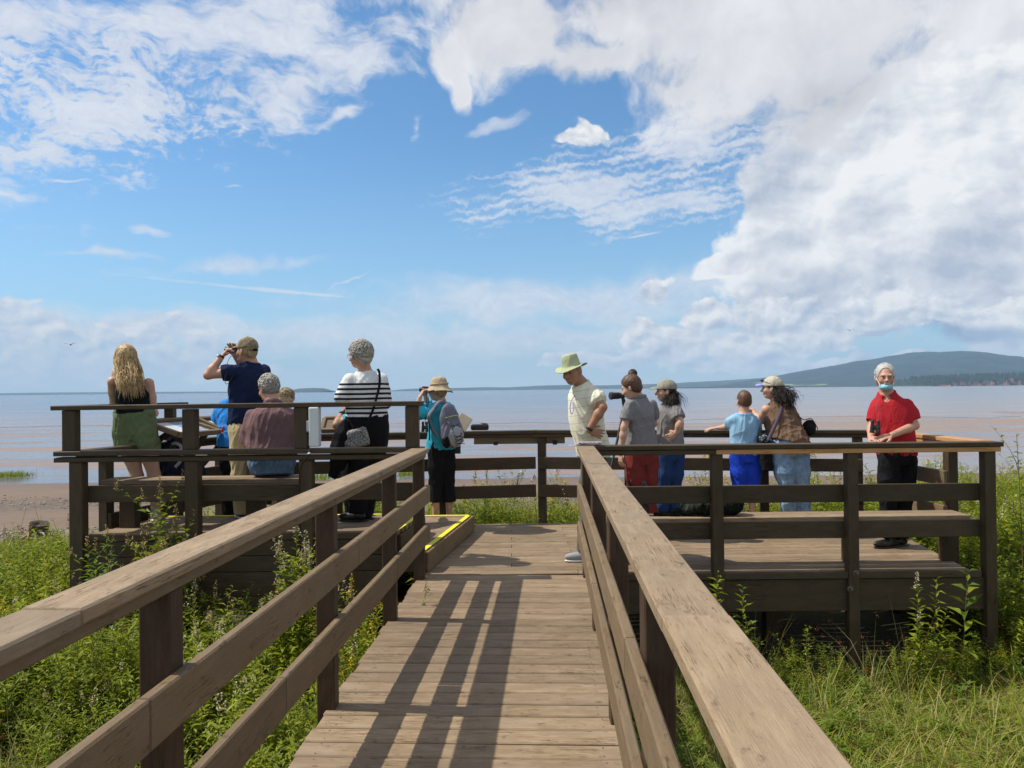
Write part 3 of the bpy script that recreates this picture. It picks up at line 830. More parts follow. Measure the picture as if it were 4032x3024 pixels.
# left front, raised
lft = empty('platform_fence', (-2.3, 6.5, 0), 'tall front fence on the left with a second rail raised above the ledge', 'fence')
for a, b in ((-3.84, -0.75),):
    board('cap_board', (a, 6.50, 1.062), (b, 6.50, 1.062), 0.16, 0.040, W_SHADE, lft, b=0.005)
    board('under_board', (a - 0.005, 6.50, 1.008), (b, 6.50, 1.008), 0.13, 0.040, W_SHADE, lft, b=0.005)
board('upper_rail', (-3.87, 6.50, 1.445), (-0.75, 6.50, 1.452), 0.13, 0.040, W_SHADE, lft, b=0.005)
for x_ in (-3.73, -2.72, -1.78, -0.845):
    board('post', (x_, 6.50, 1.083), (x_, 6.50, 1.424 + (0.006 if x_ > -1.9 else 0)), 0.112, 0.09, W_SHADE, lft, up=(0, 1, 0), b=0.005)
for x_ in (-3.67, -2.70, -1.74):
    board('post', (x_, 6.50, -1.1), (x_, 6.50, 0.987), 0.112, 0.10, W_SHADE, lft, up=(0, 1, 0), b=0.005)
for a, b in ((-3.66, -2.66), (-2.656, -0.84)):
    board('side_board', (a, 6.57, 0.706), (b, 6.57, 0.706), 0.038, 0.142, W_SHADE, lft, b=0.005)

# ---- benches
bn = empty('wooden_bench', (2.3, 6.75, 0), 'long plank bench behind the right front fence', 'bench')
for y_ in (6.685, 6.83):
    board('seat_plank', (0.80, y_, 0.42), (3.93, y_, 0.42), 0.138, 0.040, W_DECK, bn)
for x_ in (0.95, 1.82, 2.98, 3.85):
    board('leg', (x_, 6.86, 0.002), (x_, 6.86, 0.399), 0.09, 0.09, W_SHADE, bn, up=(0, 1, 0))
    board('bearer', (x_, 6.63, 0.36), (x_, 6.81, 0.36), 0.04, 0.078, W_SHADE, bn)
bl = empty('wooden_bench', (-2.7, 6.85, 0.37), 'plank bench behind the raised left front fence', 'bench')
for y_ in (6.74, 6.885):
    board('seat_plank', (-3.58, y_, 0.79), (-1.79, y_, 0.79), 0.138, 0.040, W_DECK, bl)
for x_ in (-3.42, -2.3, -1.86):
    board('leg', (x_, 6.86, 0.372), (x_, 6.86, 0.768), 0.14, 0.10, W_SHADE, bl, up=(0, 1, 0))
board('bearer', (-3.5, 6.80, 0.735), (-1.82, 6.80, 0.735), 0.05, 0.066, W_SHADE, bl)
# ------------------------------------------------------------------ implicit-surface modelling for people and soft things
def A(*p): return np.array(p, dtype=np.float64)
def unit(v_): v_ = np.asarray(v_, float); return v_ / (np.linalg.norm(v_) + 1e-12)
class Prim:
    def __init__(s, fn, lo, hi, k=0.02, op='u'):
        s.fn, s.lo, s.hi, s.k, s.op = fn, np.asarray(lo, float), np.asarray(hi, float), k, op
def chain(pts, rads, k=0.02, off=0.0, op='u', flat_end=False, sq=None):
    """tapered limb through several points; one primitive per segment"""
    out = []
    for i in range(len(pts) - 1):
        a, b = np.asarray(pts[i], float), np.asarray(pts[i + 1], float)
        ra, rb = rads[i] + off, rads[i + 1] + off
        last = flat_end and i == len(pts) - 2
        def fn(X, Y, Z, a=a, b=b, ra=ra, rb=rb, last=last):
            ab = b - a; L2 = ab @ ab
            px, py, pz = X - a[0], Y - a[1], Z - a[2]
            h0 = (px * ab[0] + py * ab[1] + pz * ab[2]) / L2
            h = np.clip(h0, 0, 1)
            d = np.sqrt((px - h * ab[0]) ** 2 + (py - h * ab[1]) ** 2 + (pz - h * ab[2]) ** 2) - (ra + (rb - ra) * h)
            if last:
                d = np.maximum(d, (h0 - 1) * math.sqrt(L2))
            return d
        R_ = max(ra, rb)
        out.append(Prim(fn, np.minimum(a, b) - R_, np.maximum(a, b) + R_, k if i or op != 'u' else k, op))
    return out
def ell(c, rad, ax=None, k=0.02, off=0.0, op='u'):
    c = np.asarray(c, float); rad = np.asarray(rad, float) + off
    M = np.eye(3) if ax is None else np.array([unit(a_) for a_ in ax])
    ext = np.sqrt(((M * rad[:, None]) ** 2).sum(0))
    mn = rad.min()
    def fn(X, Y, Z):
        px, py, pz = X - c[0], Y - c[1], Z - c[2]
        e = 0; g = 0
        for i in range(3):
            q = px * M[i, 0] + py * M[i, 1] + pz * M[i, 2]
            e = e + (q / rad[i]) ** 2; g = g + (q / rad[i] ** 2) ** 2
        e = np.sqrt(e); g = np.sqrt(g)
        return np.where(e > 0.2, e * (e - 1) / np.maximum(g, 1e-6), -mn * 0.8)
    return [Prim(fn, c - ext, c + ext, k, op)]
def box(c, half, ax=None, rnd_=0.01, k=0.01, op='u'):
    c = np.asarray(c, float); M = np.eye(3) if ax is None else np.array([unit(a_) for a_ in ax])
    h = np.asarray(half, float) - rnd_
    ext = (np.abs(M) * np.asarray(half, float)[:, None]).sum(0)
    def fn(X, Y, Z):
        px, py, pz = X - c[0], Y - c[1], Z - c[2]
        q = [np.abs(px * M[i, 0] + py * M[i, 1] + pz * M[i, 2]) - h[i] for i in range(3)]
        o = np.sqrt(sum(np.maximum(v_, 0) ** 2 for v_ in q))
        return o + np.minimum(np.maximum(np.maximum(q[0], q[1]), q[2]), 0) - rnd_
    return [Prim(fn, c - ext, c + ext, k, op)]
def loft(st, rt, rb=None, k=0.02, off=0.0):
    """st: list of (centre, half width, half depth) from bottom to top; rt/rb lateral axis at the top / bottom"""
    C = np.array([s_[0] for s_ in st], float); a_ = np.array([s_[1] for s_ in st]) + off; b_ = np.array([s_[2] for s_ in st]) + off
    rb = rt if rb is None else rb
    ax = C[-1] - C[0]; L = np.linalg.norm(ax); ax = ax / L
    ts = (C - C[0]) @ ax / L
    rt, rb = unit(rt - ax * (rt @ ax)), unit(rb - ax * (rb @ ax))
    ft, fb_ = np.cross(ax, rt), np.cross(ax, rb)
    tt = np.linspace(0, 1, 96)
    # smooth tables
    def sm(y_):
        y_ = np.interp(tt, ts, y_)
        return np.convolve(np.pad(y_, 6, 'edge'), np.hanning(15)[1:-1] / np.hanning(15)[1:-1].sum(), 'same')[6:-6]
    TA, TB = sm(a_), sm(b_)
    TC = [sm(C[:, i] - (C[0] + np.outer(ts, ax * L))[:, i]) for i in range(3)]
    mx = max(a_.max(), b_.max())
    def fn(X, Y, Z):
        px, py, pz = X - C[0][0], Y - C[0][1], Z - C[0][2]
        w = px * ax[0] + py * ax[1] + pz * ax[2]
        t_ = np.clip(w / L, 0, 1)
        sh = t_.shape; tf = np.broadcast_to(t_, sh).ravel()
        aa = np.interp(tf, tt, TA).reshape(sh); bb = np.interp(tf, tt, TB).reshape(sh)
        qx = px - w * ax[0] - np.interp(tf, tt, TC[0]).reshape(sh)
        qy = py - w * ax[1] - np.interp(tf, tt, TC[1]).reshape(sh)
        qz = pz - w * ax[2] - np.interp(tf, tt, TC[2]).reshape(sh)
        u = v_ = 0
        for i, q in enumerate((qx, qy, qz)):
            u = u + q * (rb[i] + (rt[i] - rb[i]) * t_)
            v_ = v_ + q * (fb_[i] + (ft[i] - fb_[i]) * t_)
        # squarish ellipse
        e = (np.abs(u / aa) ** 2.3 + np.abs(v_ / bb) ** 2.3) ** (1 / 2.3)
        rr = np.sqrt(u * u + v_ * v_)
        d = np.where(e > 0.3, rr * (1 - 1 / np.maximum(e, 0.3)), -0.7 * np.minimum(aa, bb))
        ww = np.maximum(w - L, 0) + np.maximum(-w, 0)
        return np.where(ww > 0, np.sqrt(np.maximum(d, 0) ** 2 + ww ** 2) + np.minimum(d, 0) * 0 , d)
    return [Prim(fn, C.min(0) - mx, C.max(0) + mx, k)]
def plane_cut(p, n):
    """keeps the side the normal points away from"""
    p = np.asarray(p, float); n = unit(n)
    def fn(X, Y, Z): return (X - p[0]) * n[0] + (Y - p[1]) * n[1] + (Z - p[2]) * n[2]
    return [Prim(fn, (-9, -9, -9), (9, 9, 9), 0, 'x')]
def sub(prims, k=0.005):
    for p in prims: p.op = 's'; p.k = k
    return prims

def surf(prims, h=0.008):
    us = [p for p in prims if p.op == 'u']
    lo = np.min([p.lo for p in us], 0) - 3 * h; hi = np.max([p.hi for p in us], 0) + 3 * h
    n = np.ceil((hi - lo) / h).astype(int) + 1
    F = np.full(n, 1.0, np.float32)
    gx, gy, gz = [(lo[i] + h * np.arange(n[i])).astype(np.float32) for i in range(3)]
    for p in prims:
        mg = p.k + 3 * h
        i0 = np.clip(np.floor((p.lo - mg - lo) / h).astype(int), 0, n); i1 = np.clip(np.ceil((p.hi + mg - lo) / h).astype(int) + 1, 0, n)
        if np.any(i1 <= i0): continue
        sl = tuple(slice(a, b) for a, b in zip(i0, i1))
        X, Y, Z = gx[sl[0]][:, None, None], gy[sl[1]][None, :, None], gz[sl[2]][None, None, :]
        d = p.fn(X, Y, Z).astype(np.float32)
        G = F[sl]
        if p.op == 'u':
            if p.k > 0:
                hh = np.maximum(p.k - np.abs(G - d), 0) / p.k
                F[sl] = np.minimum(G, d) - hh * hh * (p.k * 0.25)
            else: F[sl] = np.minimum(G, d)
        elif p.op == 's':
            d = -d
            if p.k > 0:
                hh = np.maximum(p.k - np.abs(G - d), 0) / p.k
                F[sl] = np.maximum(G, d) + hh * hh * (p.k * 0.25)
            else: F[sl] = np.maximum(G, d)
        else:
            F[sl] = np.maximum(G, d)
    # surface nets
    S = F < 0
    nc = n - 1
    ncell = int(nc[0] * nc[1] * nc[2])
    cs = np.array([nc[1] * nc[2], nc[2], 1])
    acc = [np.zeros(ncell) for _ in range(4)]
    quads = []
    ids, ps = [], []
    for ax in range(3):
        s0 = [slice(None)] * 3; s1 = [slice(None)] * 3
        s0[ax] = slice(0, -1); s1[ax] = slice(1, None)
        m_ = S[tuple(s0)] != S[tuple(s1)]
        I = np.argwhere(m_)
        if len(I) == 0: continue
        b_, c_ = [q for q in range(3) if q != ax]
        ok = (I[:, b_] > 0) & (I[:, b_] < nc[b_]) & (I[:, c_] > 0) & (I[:, c_] < nc[c_])
        I = I[ok]
        J_ = I.copy(); J_[:, ax] += 1
        f0 = F[I[:, 0], I[:, 1], I[:, 2]]; f1 = F[J_[:, 0], J_[:, 1], J_[:, 2]]
        tt_ = f0 / (f0 - f1)
        P_ = I.astype(float); P_[:, ax] += tt_
        cells = []
        for db, dc in ((-1, -1), (0, -1), (0, 0), (-1, 0)):
            K_ = I.copy(); K_[:, b_] += db; K_[:, c_] += dc
            cells.append(K_ @ cs)
            ids.append(cells[-1]); ps.append(P_)
        q = np.stack(cells, 1)
        inside0 = f0 < 0
        flip = inside0 if ax != 1 else ~inside0
        q[~flip] = q[~flip][:, ::-1]
        quads.append(q)
    ids = np.concatenate(ids); ps = np.concatenate(ps)
    uq, inv = np.unique(ids, return_inverse=True)
    cnt = np.bincount(inv, minlength=len(uq))
    V = np.stack([np.bincount(inv, ps[:, i], len(uq)) / cnt for i in range(3)], 1) * h + lo
    Q = np.searchsorted(uq, np.concatenate(quads))
    return V, Q

def vnormals(V, Q):
    n_ = np.cross(V[Q[:, 2]] - V[Q[:, 0]], V[Q[:, 3]] - V[Q[:, 1]])
    N = np.zeros_like(V)
    for i in range(4):
        for c in range(3):
            N[:, c] += np.bincount(Q[:, i], n_[:, c], len(V))
    return N / (np.linalg.norm(N, axis=1)[:, None] + 1e-12)
def folds(V, seed, amp=0.006, freq=38.0, stretch=(1, 1, 0.45), n=5):
    r = np.random.default_rng(seed)
    P_ = V * np.array(stretch)
    wv = 0
    tot = np.zeros(len(V))
    wp = np.sin(P_ @ (r.normal(size=(3, 3)) * 14) + r.random(3) * 6) * 0.9
    for _ in range(n):
        k = unit(r.normal(size=3)) * freq * r.uniform(0.6, 1.5)
        s_ = np.sin(P_ @ k + wp @ r.normal(size=3) * 1.1 + r.random() * 6)
        tot += (1 - np.abs(s_)) ** 1.6 * r.uniform(0.4, 1)
    tot = tot / n
    return (tot - tot.mean()) * amp * 3.4

class Person:
    def __init__(s, base, label, seed=1, hb=0.0078):
        s.base = np.asarray(base, float)
        s.root = empty('person', s.base, label, 'person')
        s.body = []
        s.seed = seed; s.hb = hb
    def add(s, prims): s.body += prims; return prims
    def mesh(s, name, prims, mat, h=0.009, fold=0.0, freq=38.0, stretch=(1, 1, 0.45), parent=None, curl=0.0, label=None, cfreq=120.0):
        V, Q = surf(prims, h)
        if fold or curl:
            N = vnormals(V, Q)
            if fold: V = V + N * folds(V, s.seed + len(name), fold, freq, stretch)[:, None]
            if curl: V = V + N * folds(V, s.seed + 5, curl, cfreq, (1, 1, 1), 9)[:, None]
        par = parent if parent is not None else s.root
        org = s.base if parent is None else s.base + np.array(parent.location)
        if parent is not None and parent.parent is None: org = np.array(parent.location)
        me = mesh_from(name, V - org, Q.astype(np.int32), True, [mat])
        o = link(name, me, par)
        if label: o['label'] = label
        return o

def head_prims(c, F, U, s=1.0, off=0.0, neck_to=None, neck_r=0.056, jaw=1.0, nose=1.0):
    """c: centre of the skull, F forward, U up"""
    F = unit(F); U = unit(U - F * (U @ F)); R_ = np.cross(F, U)
    ax = (R_, F, U)
    def p(r, f_, u): return c + (R_ * r + F * f_ + U * u) * s
    pr = []
    pr += ell(p(0, -0.012, 0.028), A(.074, .094, .092) * s, ax, 0.02, off)
    pr += ell(p(0, 0.026, -0.03), A(.060, .068, .082) * s, ax, 0.03, off)
    pr += ell(p(0, 0.040, -0.082), A(.040 * jaw, .042, .028) * s, ax, 0.025, off)
    pr += ell(p(0, 0.082, 0.022), A(.048, .014, .011) * s, ax, 0.018, off)
    pr += chain([p(0, .088, .012), p(0, .108 + .006 * nose, -.028)], [.008 * s, .013 * s * nose], 0.012)
    for q in (-1, 1):
        pr += ell(p(q * .012, .100, -.032), A(.009, .010, .008) * s, ax, 0.008)
        pr += ell(p(q * .040, .066, -.028), A(.022, .020, .022) * s, ax, 0.02, off)
        pr += ell(p(q * .077, -.008, -.012), A(.010, .020, .032) * s, (R_ + F * 0.35 * q, F, U), 0.006)
    pr += ell(p(0, .092, -.058), A(.024, .010, .0055) * s, ax, 0.006)
    pr += ell(p(0, .089, -.069), A(.021, .010, .006) * s, ax, 0.006)
    for q in (-1, 1):
        pr += sub(ell(p(q * .031, .104, .003), A(.018, .016, .011) * s, ax), 0.010)
    if neck_to is not None:
        pr += chain([p(0, -.022, -.04), np.asarray(neck_to, float)], [neck_r * s, neck_r * s * 1.12], 0.03)
    return pr, p, (R_, F, U)

def arm_prims(S, E, Wr, s=1.0, off=0.0, k=0.025):
    S, E, Wr = [np.asarray(q, float) for q in (S, E, Wr)]
    return chain([S, S + (E - S) * .45, E, E + (Wr - E) * .3, Wr],
                 [r * s + off for r in (.054, .047, .037, .040, .027)], k)
def leg_prims(H, K, An, s=1.0, off=0.0, k=0.03):
    H, K, An = [np.asarray(q, float) for q in (H, K, An)]
    return chain([H, H + (K - H) * .5, K, K + (An - K) * .3, An],
                 [r * s + off for r in (.088, .078, .054, .057, .036)], k)
def hand_prims(Wr, D, N, s=1.0, curl=0.5, thumb=1, spread=0.16, clos=0.35):
    """Wr wrist, D towards the fingers, N out of the back of the hand, thumb +1/-1 side of D x N"""
    D = unit(D); N = unit(N - D * (N @ D)); T = np.cross(D, N) * thumb
    pr = []
    pc = Wr + D * .048 * s
    pr += ell(pc, A(.040, .046, .0145) * s, (T, D, N), 0.012)
    for i, (o_, ln) in enumerate(((.029, .070), (.010, .079), (-.010, .073), (-.029, .058))):
        d_ = unit(D + T * spread * (o_ / .029))
        b_ = Wr + D * .080 * s + T * o_ * s
        q = [b_ - d_ * .012 * s, b_]
        dd = d_; c_ = curl * (1 + 0.12 * i)
        for j, fr in enumerate((.45, .32, .23)):
            an = c_ * (0.75, 1.0, 0.7)[j]
            dd = unit(dd * math.cos(an) - N * math.sin(an))
            q.append(q[-1] + dd * ln * fr * s)
        pr += chain(q, [x_ * s for x_ in (.0095, .0095, .0088, .0082, .007)], 0.004)
    b_ = Wr + D * .020 * s + T * .026 * s
    d1 = unit(D * .75 + T * .75 - N * clos)
    d2 = unit(D * 1.0 + T * .25 - N * clos * 1.3)
    pr += chain([b_, b_ + d1 * .034 * s, b_ + d1 * .034 * s + d2 * .030 * s, b_ + d1 * .034 * s + d2 * .055 * s],
                [.0135 * s, .0115 * s, .010 * s, .008 * s], 0.006)
    return pr
def torso_prims(H, N_, r_hip, r_sh, hip=.165, waist=.14, chest=.165, sh=.165, dep=.11, belly=0.0, off=0.0, fwd=None, low=.10, k=0.03, hipd=None, arch=0.0):
    """H hip centre, N_ neck base"""
    H, N_ = np.asarray(H, float), np.asarray(N_, float)
    ax = N_ - H
    fw = unit(np.cross(unit(ax), unit(r_sh))) if fwd is None else unit(fwd)
    def c(t_, f_=0.0): return H + ax * t_ + fw * f_
    hipd = hipd or dep * 1.05
    st = [(H - unit(ax) * low, hip * .80, hipd * .8), (c(0.0), hip, hipd), (c(.12, -.0), hip * .99, hipd), (c(.38, belly * .55 + arch * .6), waist, dep * .92 + belly * .5),
          (c(.62, belly * .25 + arch), (waist + chest) / 2 * 1.02, dep * 1.0 + belly * .2), (c(.76, arch * .5), chest * .92, dep * 1.0), (c(.87), sh * .84, dep * .86),
          (c(.94), sh * .56, dep * .66), (c(1.0, 0.0), .068, .062)]
    return loft(st, unit(r_sh), unit(r_hip), k, off)

# ---- cloth, skin and hair materials
def cloth(name, col, rough=0.9, var=0.10, weave=500.0, col2=None, sheen=0.0):
    m_, t = material(name)
    oc = t.new('ShaderNodeTexCoord').outputs['Object']
    n = t.noise(oc, 9.0, 5.0, 0.6); w = t.noise(oc, weave, 2.0, 0.6); w2 = t.noise(oc, 45.0, 4.0, 0.65)
    c = t.mix(n, tuple(x * (1 - var) for x in col), tuple(min(1, x * (1 + var)) for x in col))
    if col2: c = t.mix(t.step(t.m('ADD', t.m('MULTIPLY', n, .6), t.m('MULTIPLY', w2, .4)), 0.42, 0.60), c, col2)
    cr = t.noise(t.v('MULTIPLY', oc, (1.0, 1.0, 0.5)), 9.0, 2.0, 0.45, 0.7)
    cr = t.m('MULTIPLY', t.m('ABSOLUTE', t.m('SUBTRACT', cr, 0.5)), 7.0)
    b, o = finish(t, c, rough, t.m('ADD', t.m('ADD', t.m('MULTIPLY', w, 0.2), t.m('MULTIPLY', w2, 0.5)), cr), 0.5, 0.010, spec=0.15)
    b.inputs['Sheen Weight'].default_value = sheen
    return m_
def skin(name, col, red=(0.50, 0.20, 0.13)):
    m_, t = material(name)
    oc = t.new('ShaderNodeTexCoord').outputs['Object']
    n = t.noise(oc, 12.0, 4.0, 0.6); n2 = t.noise(oc, 90.0, 3.0, 0.6)
    c = t.mix(t.step(n, 0.45, 0.75, 0.0, 0.35), col, red)
    b, o = finish(t, c, 0.52, n2, 0.2, 0.002, spec=0.4)
    b.inputs['Subsurface Weight'].default_value = 0.12
    b.inputs['Subsurface Radius'].default_value = (0.01, 0.004, 0.002)
    b.inputs['Subsurface Scale'].default_value = 1.0
    return m_
def hairmat(name, c0, c1, rough=0.45, st=(60, 60, 8)):
    m_, t = material(name)
    oc = t.new('ShaderNodeTexCoord').outputs['Object']
    n = t.noise(t.v('MULTIPLY', oc, st), 1.0, 5.0, 0.65, 0.8); n2 = t.noise(oc, 14.0, 4.0, 0.6)
    isl = t.new('ShaderNodeNewGeometry').outputs['Random Per Island']
    f_ = t.m('ADD', t.m('ADD', t.m('MULTIPLY', n, 0.65), t.m('MULTIPLY', n2, 0.35)), t.m('MULTIPLY', t.m('SUBTRACT', isl, 0.55), 0.45))
    c = t.mix(t.step(f_, 0.35, 0.65), c0, c1)
    finish(t, c, rough, n, 0.7, 0.006, spec=0.35)
    return m_
SK_FAIR = skin('fair_skin', (0.55, 0.335, 0.235), (0.52, 0.24, 0.16))
SK_TAN = skin('tanned_skin', (0.38, 0.195, 0.115), (0.36, 0.14, 0.08))
SK_PINK = skin('ruddy_skin', (0.52, 0.285, 0.195), (0.50, 0.19, 0.13))
H_BLOND = hairmat('blonde_hair', (0.30, 0.185, 0.070), (0.78, 0.60, 0.32))
H_GREY = hairmat('grey_hair', (0.22, 0.200, 0.170), (0.52, 0.485, 0.43), st=(70, 70, 70))
H_WHITE = hairmat('white_hair', (0.46, 0.44, 0.41), (0.84, 0.83, 0.80), st=(60, 60, 30))
H_BROWN = hairmat('brown_hair', (0.030, 0.015, 0.009), (0.11, 0.055, 0.030), st=(60, 60, 30))
H_DARK = hairmat('dark_hair', (0.010, 0.007, 0.006), (0.045, 0.028, 0.020))
H_DBLOND = hairmat('dark_blonde_hair', (0.16, 0.105, 0.055), (0.45, 0.34, 0.20), st=(60, 60, 30))
C_BLACK = cloth('black_cloth', (0.010, 0.010, 0.012))
C_NAVY = cloth('navy_cloth', (0.012, 0.020, 0.060))
C_OLIVE = cloth('green_cotton', (0.135, 0.175, 0.085), var=0.14)
C_KHAKI = cloth('khaki_cotton', (0.50, 0.405, 0.22))
C_CAMO = cloth('faded_camouflage', (0.31, 0.25, 0.16), var=0.2, col2=(0.14, 0.11, 0.07))
C_BLUE = cloth('bright_blue_cotton', (0.030, 0.22, 0.62))
C_MAUVE = cloth('mauve_cotton', (0.185, 0.108, 0.112))
C_JEANS = cloth('blue_denim', (0.10, 0.17, 0.29), var=0.2, col2=(0.16, 0.25, 0.38))
C_DJEANS = cloth('dark_denim', (0.022, 0.052, 0.15), var=0.2)
C_LJEANS = cloth('faded_denim', (0.16, 0.26, 0.40), var=0.16, col2=(0.26, 0.38, 0.52))
C_TEAL = cloth('turquoise_cloth', (0.045, 0.40, 0.56))
C_HAT = cloth('tan_cotton', (0.44, 0.345, 0.235))
C_GREYP = cloth('grey_pique', (0.22, 0.215, 0.225))
C_GREYP2 = cloth('warm_grey_pique', (0.235, 0.22, 0.215))
C_BURG = cloth('burgundy_cloth', (0.19, 0.035, 0.030))
C_LBLUE = cloth('light_blue_cotton', (0.27, 0.47, 0.66))
C_ROYAL = cloth('royal_blue_cloth', (0.012, 0.055, 0.50), rough=0.6)
C_BROWN = cloth('brown_jersey', (0.155, 0.095, 0.060))
C_RED = cloth('red_pique', (0.42, 0.020, 0.030))
C_GREYC = cloth('grey_nylon', (0.15, 0.155, 0.20), rough=0.6)
C_GREYL = cloth('light_grey_nylon', (0.34, 0.34, 0.37), rough=0.6)
C_SAGE = cloth('sage_twill', (0.30, 0.28, 0.225))
C_CREAMHAT = cloth('pale_green_cotton', (0.40, 0.44, 0.27))
C_STONE = cloth('stone_cotton', (0.50, 0.46, 0.36), col2=(0.40, 0.36, 0.28))
C_LILAC = cloth('lilac_cotton', (0.30, 0.32, 0.70))
C_GREENP = cloth('grey_green_twill', (0.12, 0.13, 0.10))
C_MASK = cloth('mask_blue', (0.28, 0.58, 0.68), rough=0.8)
C_WHITE = cloth('white_cotton', (0.75, 0.75, 0.75))
M_LEATHER = plain('black_leather', (0.014, 0.013, 0.013), 0.3)
M_SHOEG = plain('grey_knit', (0.30, 0.31, 0.33), 0.8)
M_SOLE = plain('white_rubber', (0.75, 0.75, 0.73), 0.6, 0.03)
M_GLASS = plain('dark_lens', (0.01, 0.012, 0.015), 0.08)
M_METAL = plain('brushed_metal', (0.55, 0.55, 0.56), 0.3, 0.05, 20, 1.0)
M_REDP = plain('red_plastic', (0.62, 0.03, 0.02), 0.35)
M_EYE = plain('eye_dark', (0.10, 0.075, 0.06), 0.25, 0.02)
M_DARK = plain('dark_plastic', (0.02, 0.02, 0.022), 0.4)
def stripes(name, base, line, z0, period, duty, zmax=None, soft=0.002, wob=0.012, axis=(0, 0, 1)):
    m_, t = material(name)
    g = t.new('ShaderNodeNewGeometry').outputs['Position']
    oc = t.new('ShaderNodeTexCoord').outputs['Object']
    z = t.v('DOT_PRODUCT', oc, axis, out=1)
    n = t.noise(oc, 3.0, 3.0, 0.5)
    z = t.m('ADD', z, t.m('MULTIPLY', t.m('SUBTRACT', n, 0.5), wob * 2))
    ph = t.m('FRACT', t.m('DIVIDE', t.m('SUBTRACT', z, z0), period))
    f_ = t.step(t.m('ABSOLUTE', t.m('SUBTRACT', ph, 0.5)), duty / 2 - soft / period, duty / 2 + soft / period, 1.0, 0.0)
    if zmax is not None: f_ = t.m('MULTIPLY', f_, t.step(z, zmax - 0.001, zmax + 0.001, 1.0, 0.0))
    w = t.noise(oc, 400.0, 2.0, 0.6)
    c = t.mix(f_, base, line)
    b, o = finish(t, c, 0.9, t.m('ADD', w, t.noise(oc, 40.0, 3.0, 0.6)), 0.3, 0.003, spec=0.2)
    return m_

# ---- small made things
def tube_mesh(paths, rads, nseg=5, close=False):
    """swept tubes; paths list of (n,3), rads list of (n,)"""
    Vs, Fs = [], []
    base = 0
    for P_, R_ in zip(paths, rads):
        P_ = np.asarray(P_, float); n = len(P_)
        T_ = np.gradient(P_, axis=0); T_ /= np.linalg.norm(T_, axis=1)[:, None] + 1e-9
        up = A(0, 0, 1) if abs(T_[0][2]) < 0.9 else A(1, 0, 0)
        U = np.cross(T_, up); U /= np.linalg.norm(U, axis=1)[:, None] + 1e-9
        V_ = np.cross(T_, U)
        R_ = np.broadcast_to(R_, (n,))
        ang = 2 * np.pi * np.arange(nseg) / nseg
        ring = P_[:, None] + R_[:, None, None] * (np.cos(ang)[None, :, None] * U[:, None] + np.sin(ang)[None, :, None] * V_[:, None])
        Vs.append(ring.reshape(-1, 3))
        i_ = (np.arange(n - 1)[:, None] * nseg + np.arange(nseg)[None]).ravel()
        j_ = (np.arange(n - 1)[:, None] * nseg + (np.arange(nseg)[None] + 1) % nseg).ravel()
        Fs.append(np.stack([i_, j_, j_ + nseg, i_ + nseg], 1) + base)
        base += n * nseg
    return np.concatenate(Vs), np.concatenate(Fs).astype(np.int32)
def spline(pts, n=12):
    P_ = [np.asarray(p, float) for p in pts]
    P_ = [2 * P_[0] - P_[1]] + P_ + [2 * P_[-1] - P_[-2]]
    out = []
    for i in range(1, len(P_) - 2):
        for t_ in np.linspace(0, 1, n, endpoint=False):
            a, b, c, d = P_[i - 1:i + 3]
            out.append(0.5 * ((2 * b) + (c - a) * t_ + (2 * a - 5 * b + 4 * c - d) * t_ ** 2 + (3 * b - a - 3 * c + d) * t_ ** 3))
    out.append(P_[-2])
    return np.array(out)
def cord(name, pts, r, mat, parent=None, n=8, flat=None):
    V, F_ = tube_mesh([spline(pts, n)], [r], 5)
    org = np.zeros(3)
    q = parent
    while q is not None: org = org + np.array(q.location); q = q.parent
    return link(name, mesh_from(name, V - org, F_, True, [mat]), parent)
def strap(name, pts, w, th, nrm, mat, parent=None, n=8):
    """flat band through points; nrm: a direction (or list) facing out of the band"""
    P_ = spline(pts, n); T_ = np.gradient(P_, axis=0); T_ /= np.linalg.norm(T_, axis=1)[:, None]
    N_ = np.broadcast_to(np.asarray(nrm, float), P_.shape) if np.ndim(nrm) == 1 else np.array([np.interp(np.linspace(0, 1, len(P_)), np.linspace(0, 1, len(nrm)), [q[i] for q in nrm]) for i in range(3)]).T
    S_ = np.cross(T_, N_); S_ /= np.linalg.norm(S_, axis=1)[:, None] + 1e-9
    N_ = np.cross(S_, T_)
    ring = np.stack([P_ + S_ * w / 2 + N_ * th / 2, P_ - S_ * w / 2 + N_ * th / 2, P_ - S_ * w / 2 - N_ * th / 2, P_ + S_ * w / 2 - N_ * th / 2], 1)
    k = len(P_)
    i_ = (np.arange(k - 1)[:, None] * 4 + np.arange(4)).ravel(); j_ = (np.arange(k - 1)[:, None] * 4 + (np.arange(4) + 1) % 4).ravel()
    F_ = np.stack([i_, j_, j_ + 4, i_ + 4], 1)
    org = np.zeros(3); q = parent
    while q is not None: org = org + np.array(q.location); q = q.parent
    return link(name, mesh_from(name, ring.reshape(-1, 3) - org, F_.astype(np.int32), False, [mat]), parent)
def lathe_cap(c, R_, F, U, prof, nseg=28, warp=None, crown_seed=0):
    """rotational surface with thickness-free skin doubled: prof list of (radius, height); warp(angle, r, h)->(r,h)"""
    V, F_ = [], []
    n = len(prof)
    for j, (r_, h_) in enumerate(prof):
        for k in range(nseg):
            a = 2 * math.pi * k / nseg
            rr, hh = (warp(a, r_, h_, j) if warp else (r_, h_))
            V.append(c + (R_ * math.cos(a) * 0.88 + F * math.sin(a) * 1.08) * rr + U * hh)
    for j in range(n - 1):
        for k in range(nseg):
            k2 = (k + 1) % nseg
            F_.append((j * nseg + k, j * nseg + k2, (j + 1) * nseg + k2, (j + 1) * nseg + k))
    return np.array(V), np.array(F_, dtype=np.int32)
def glob(p): return p
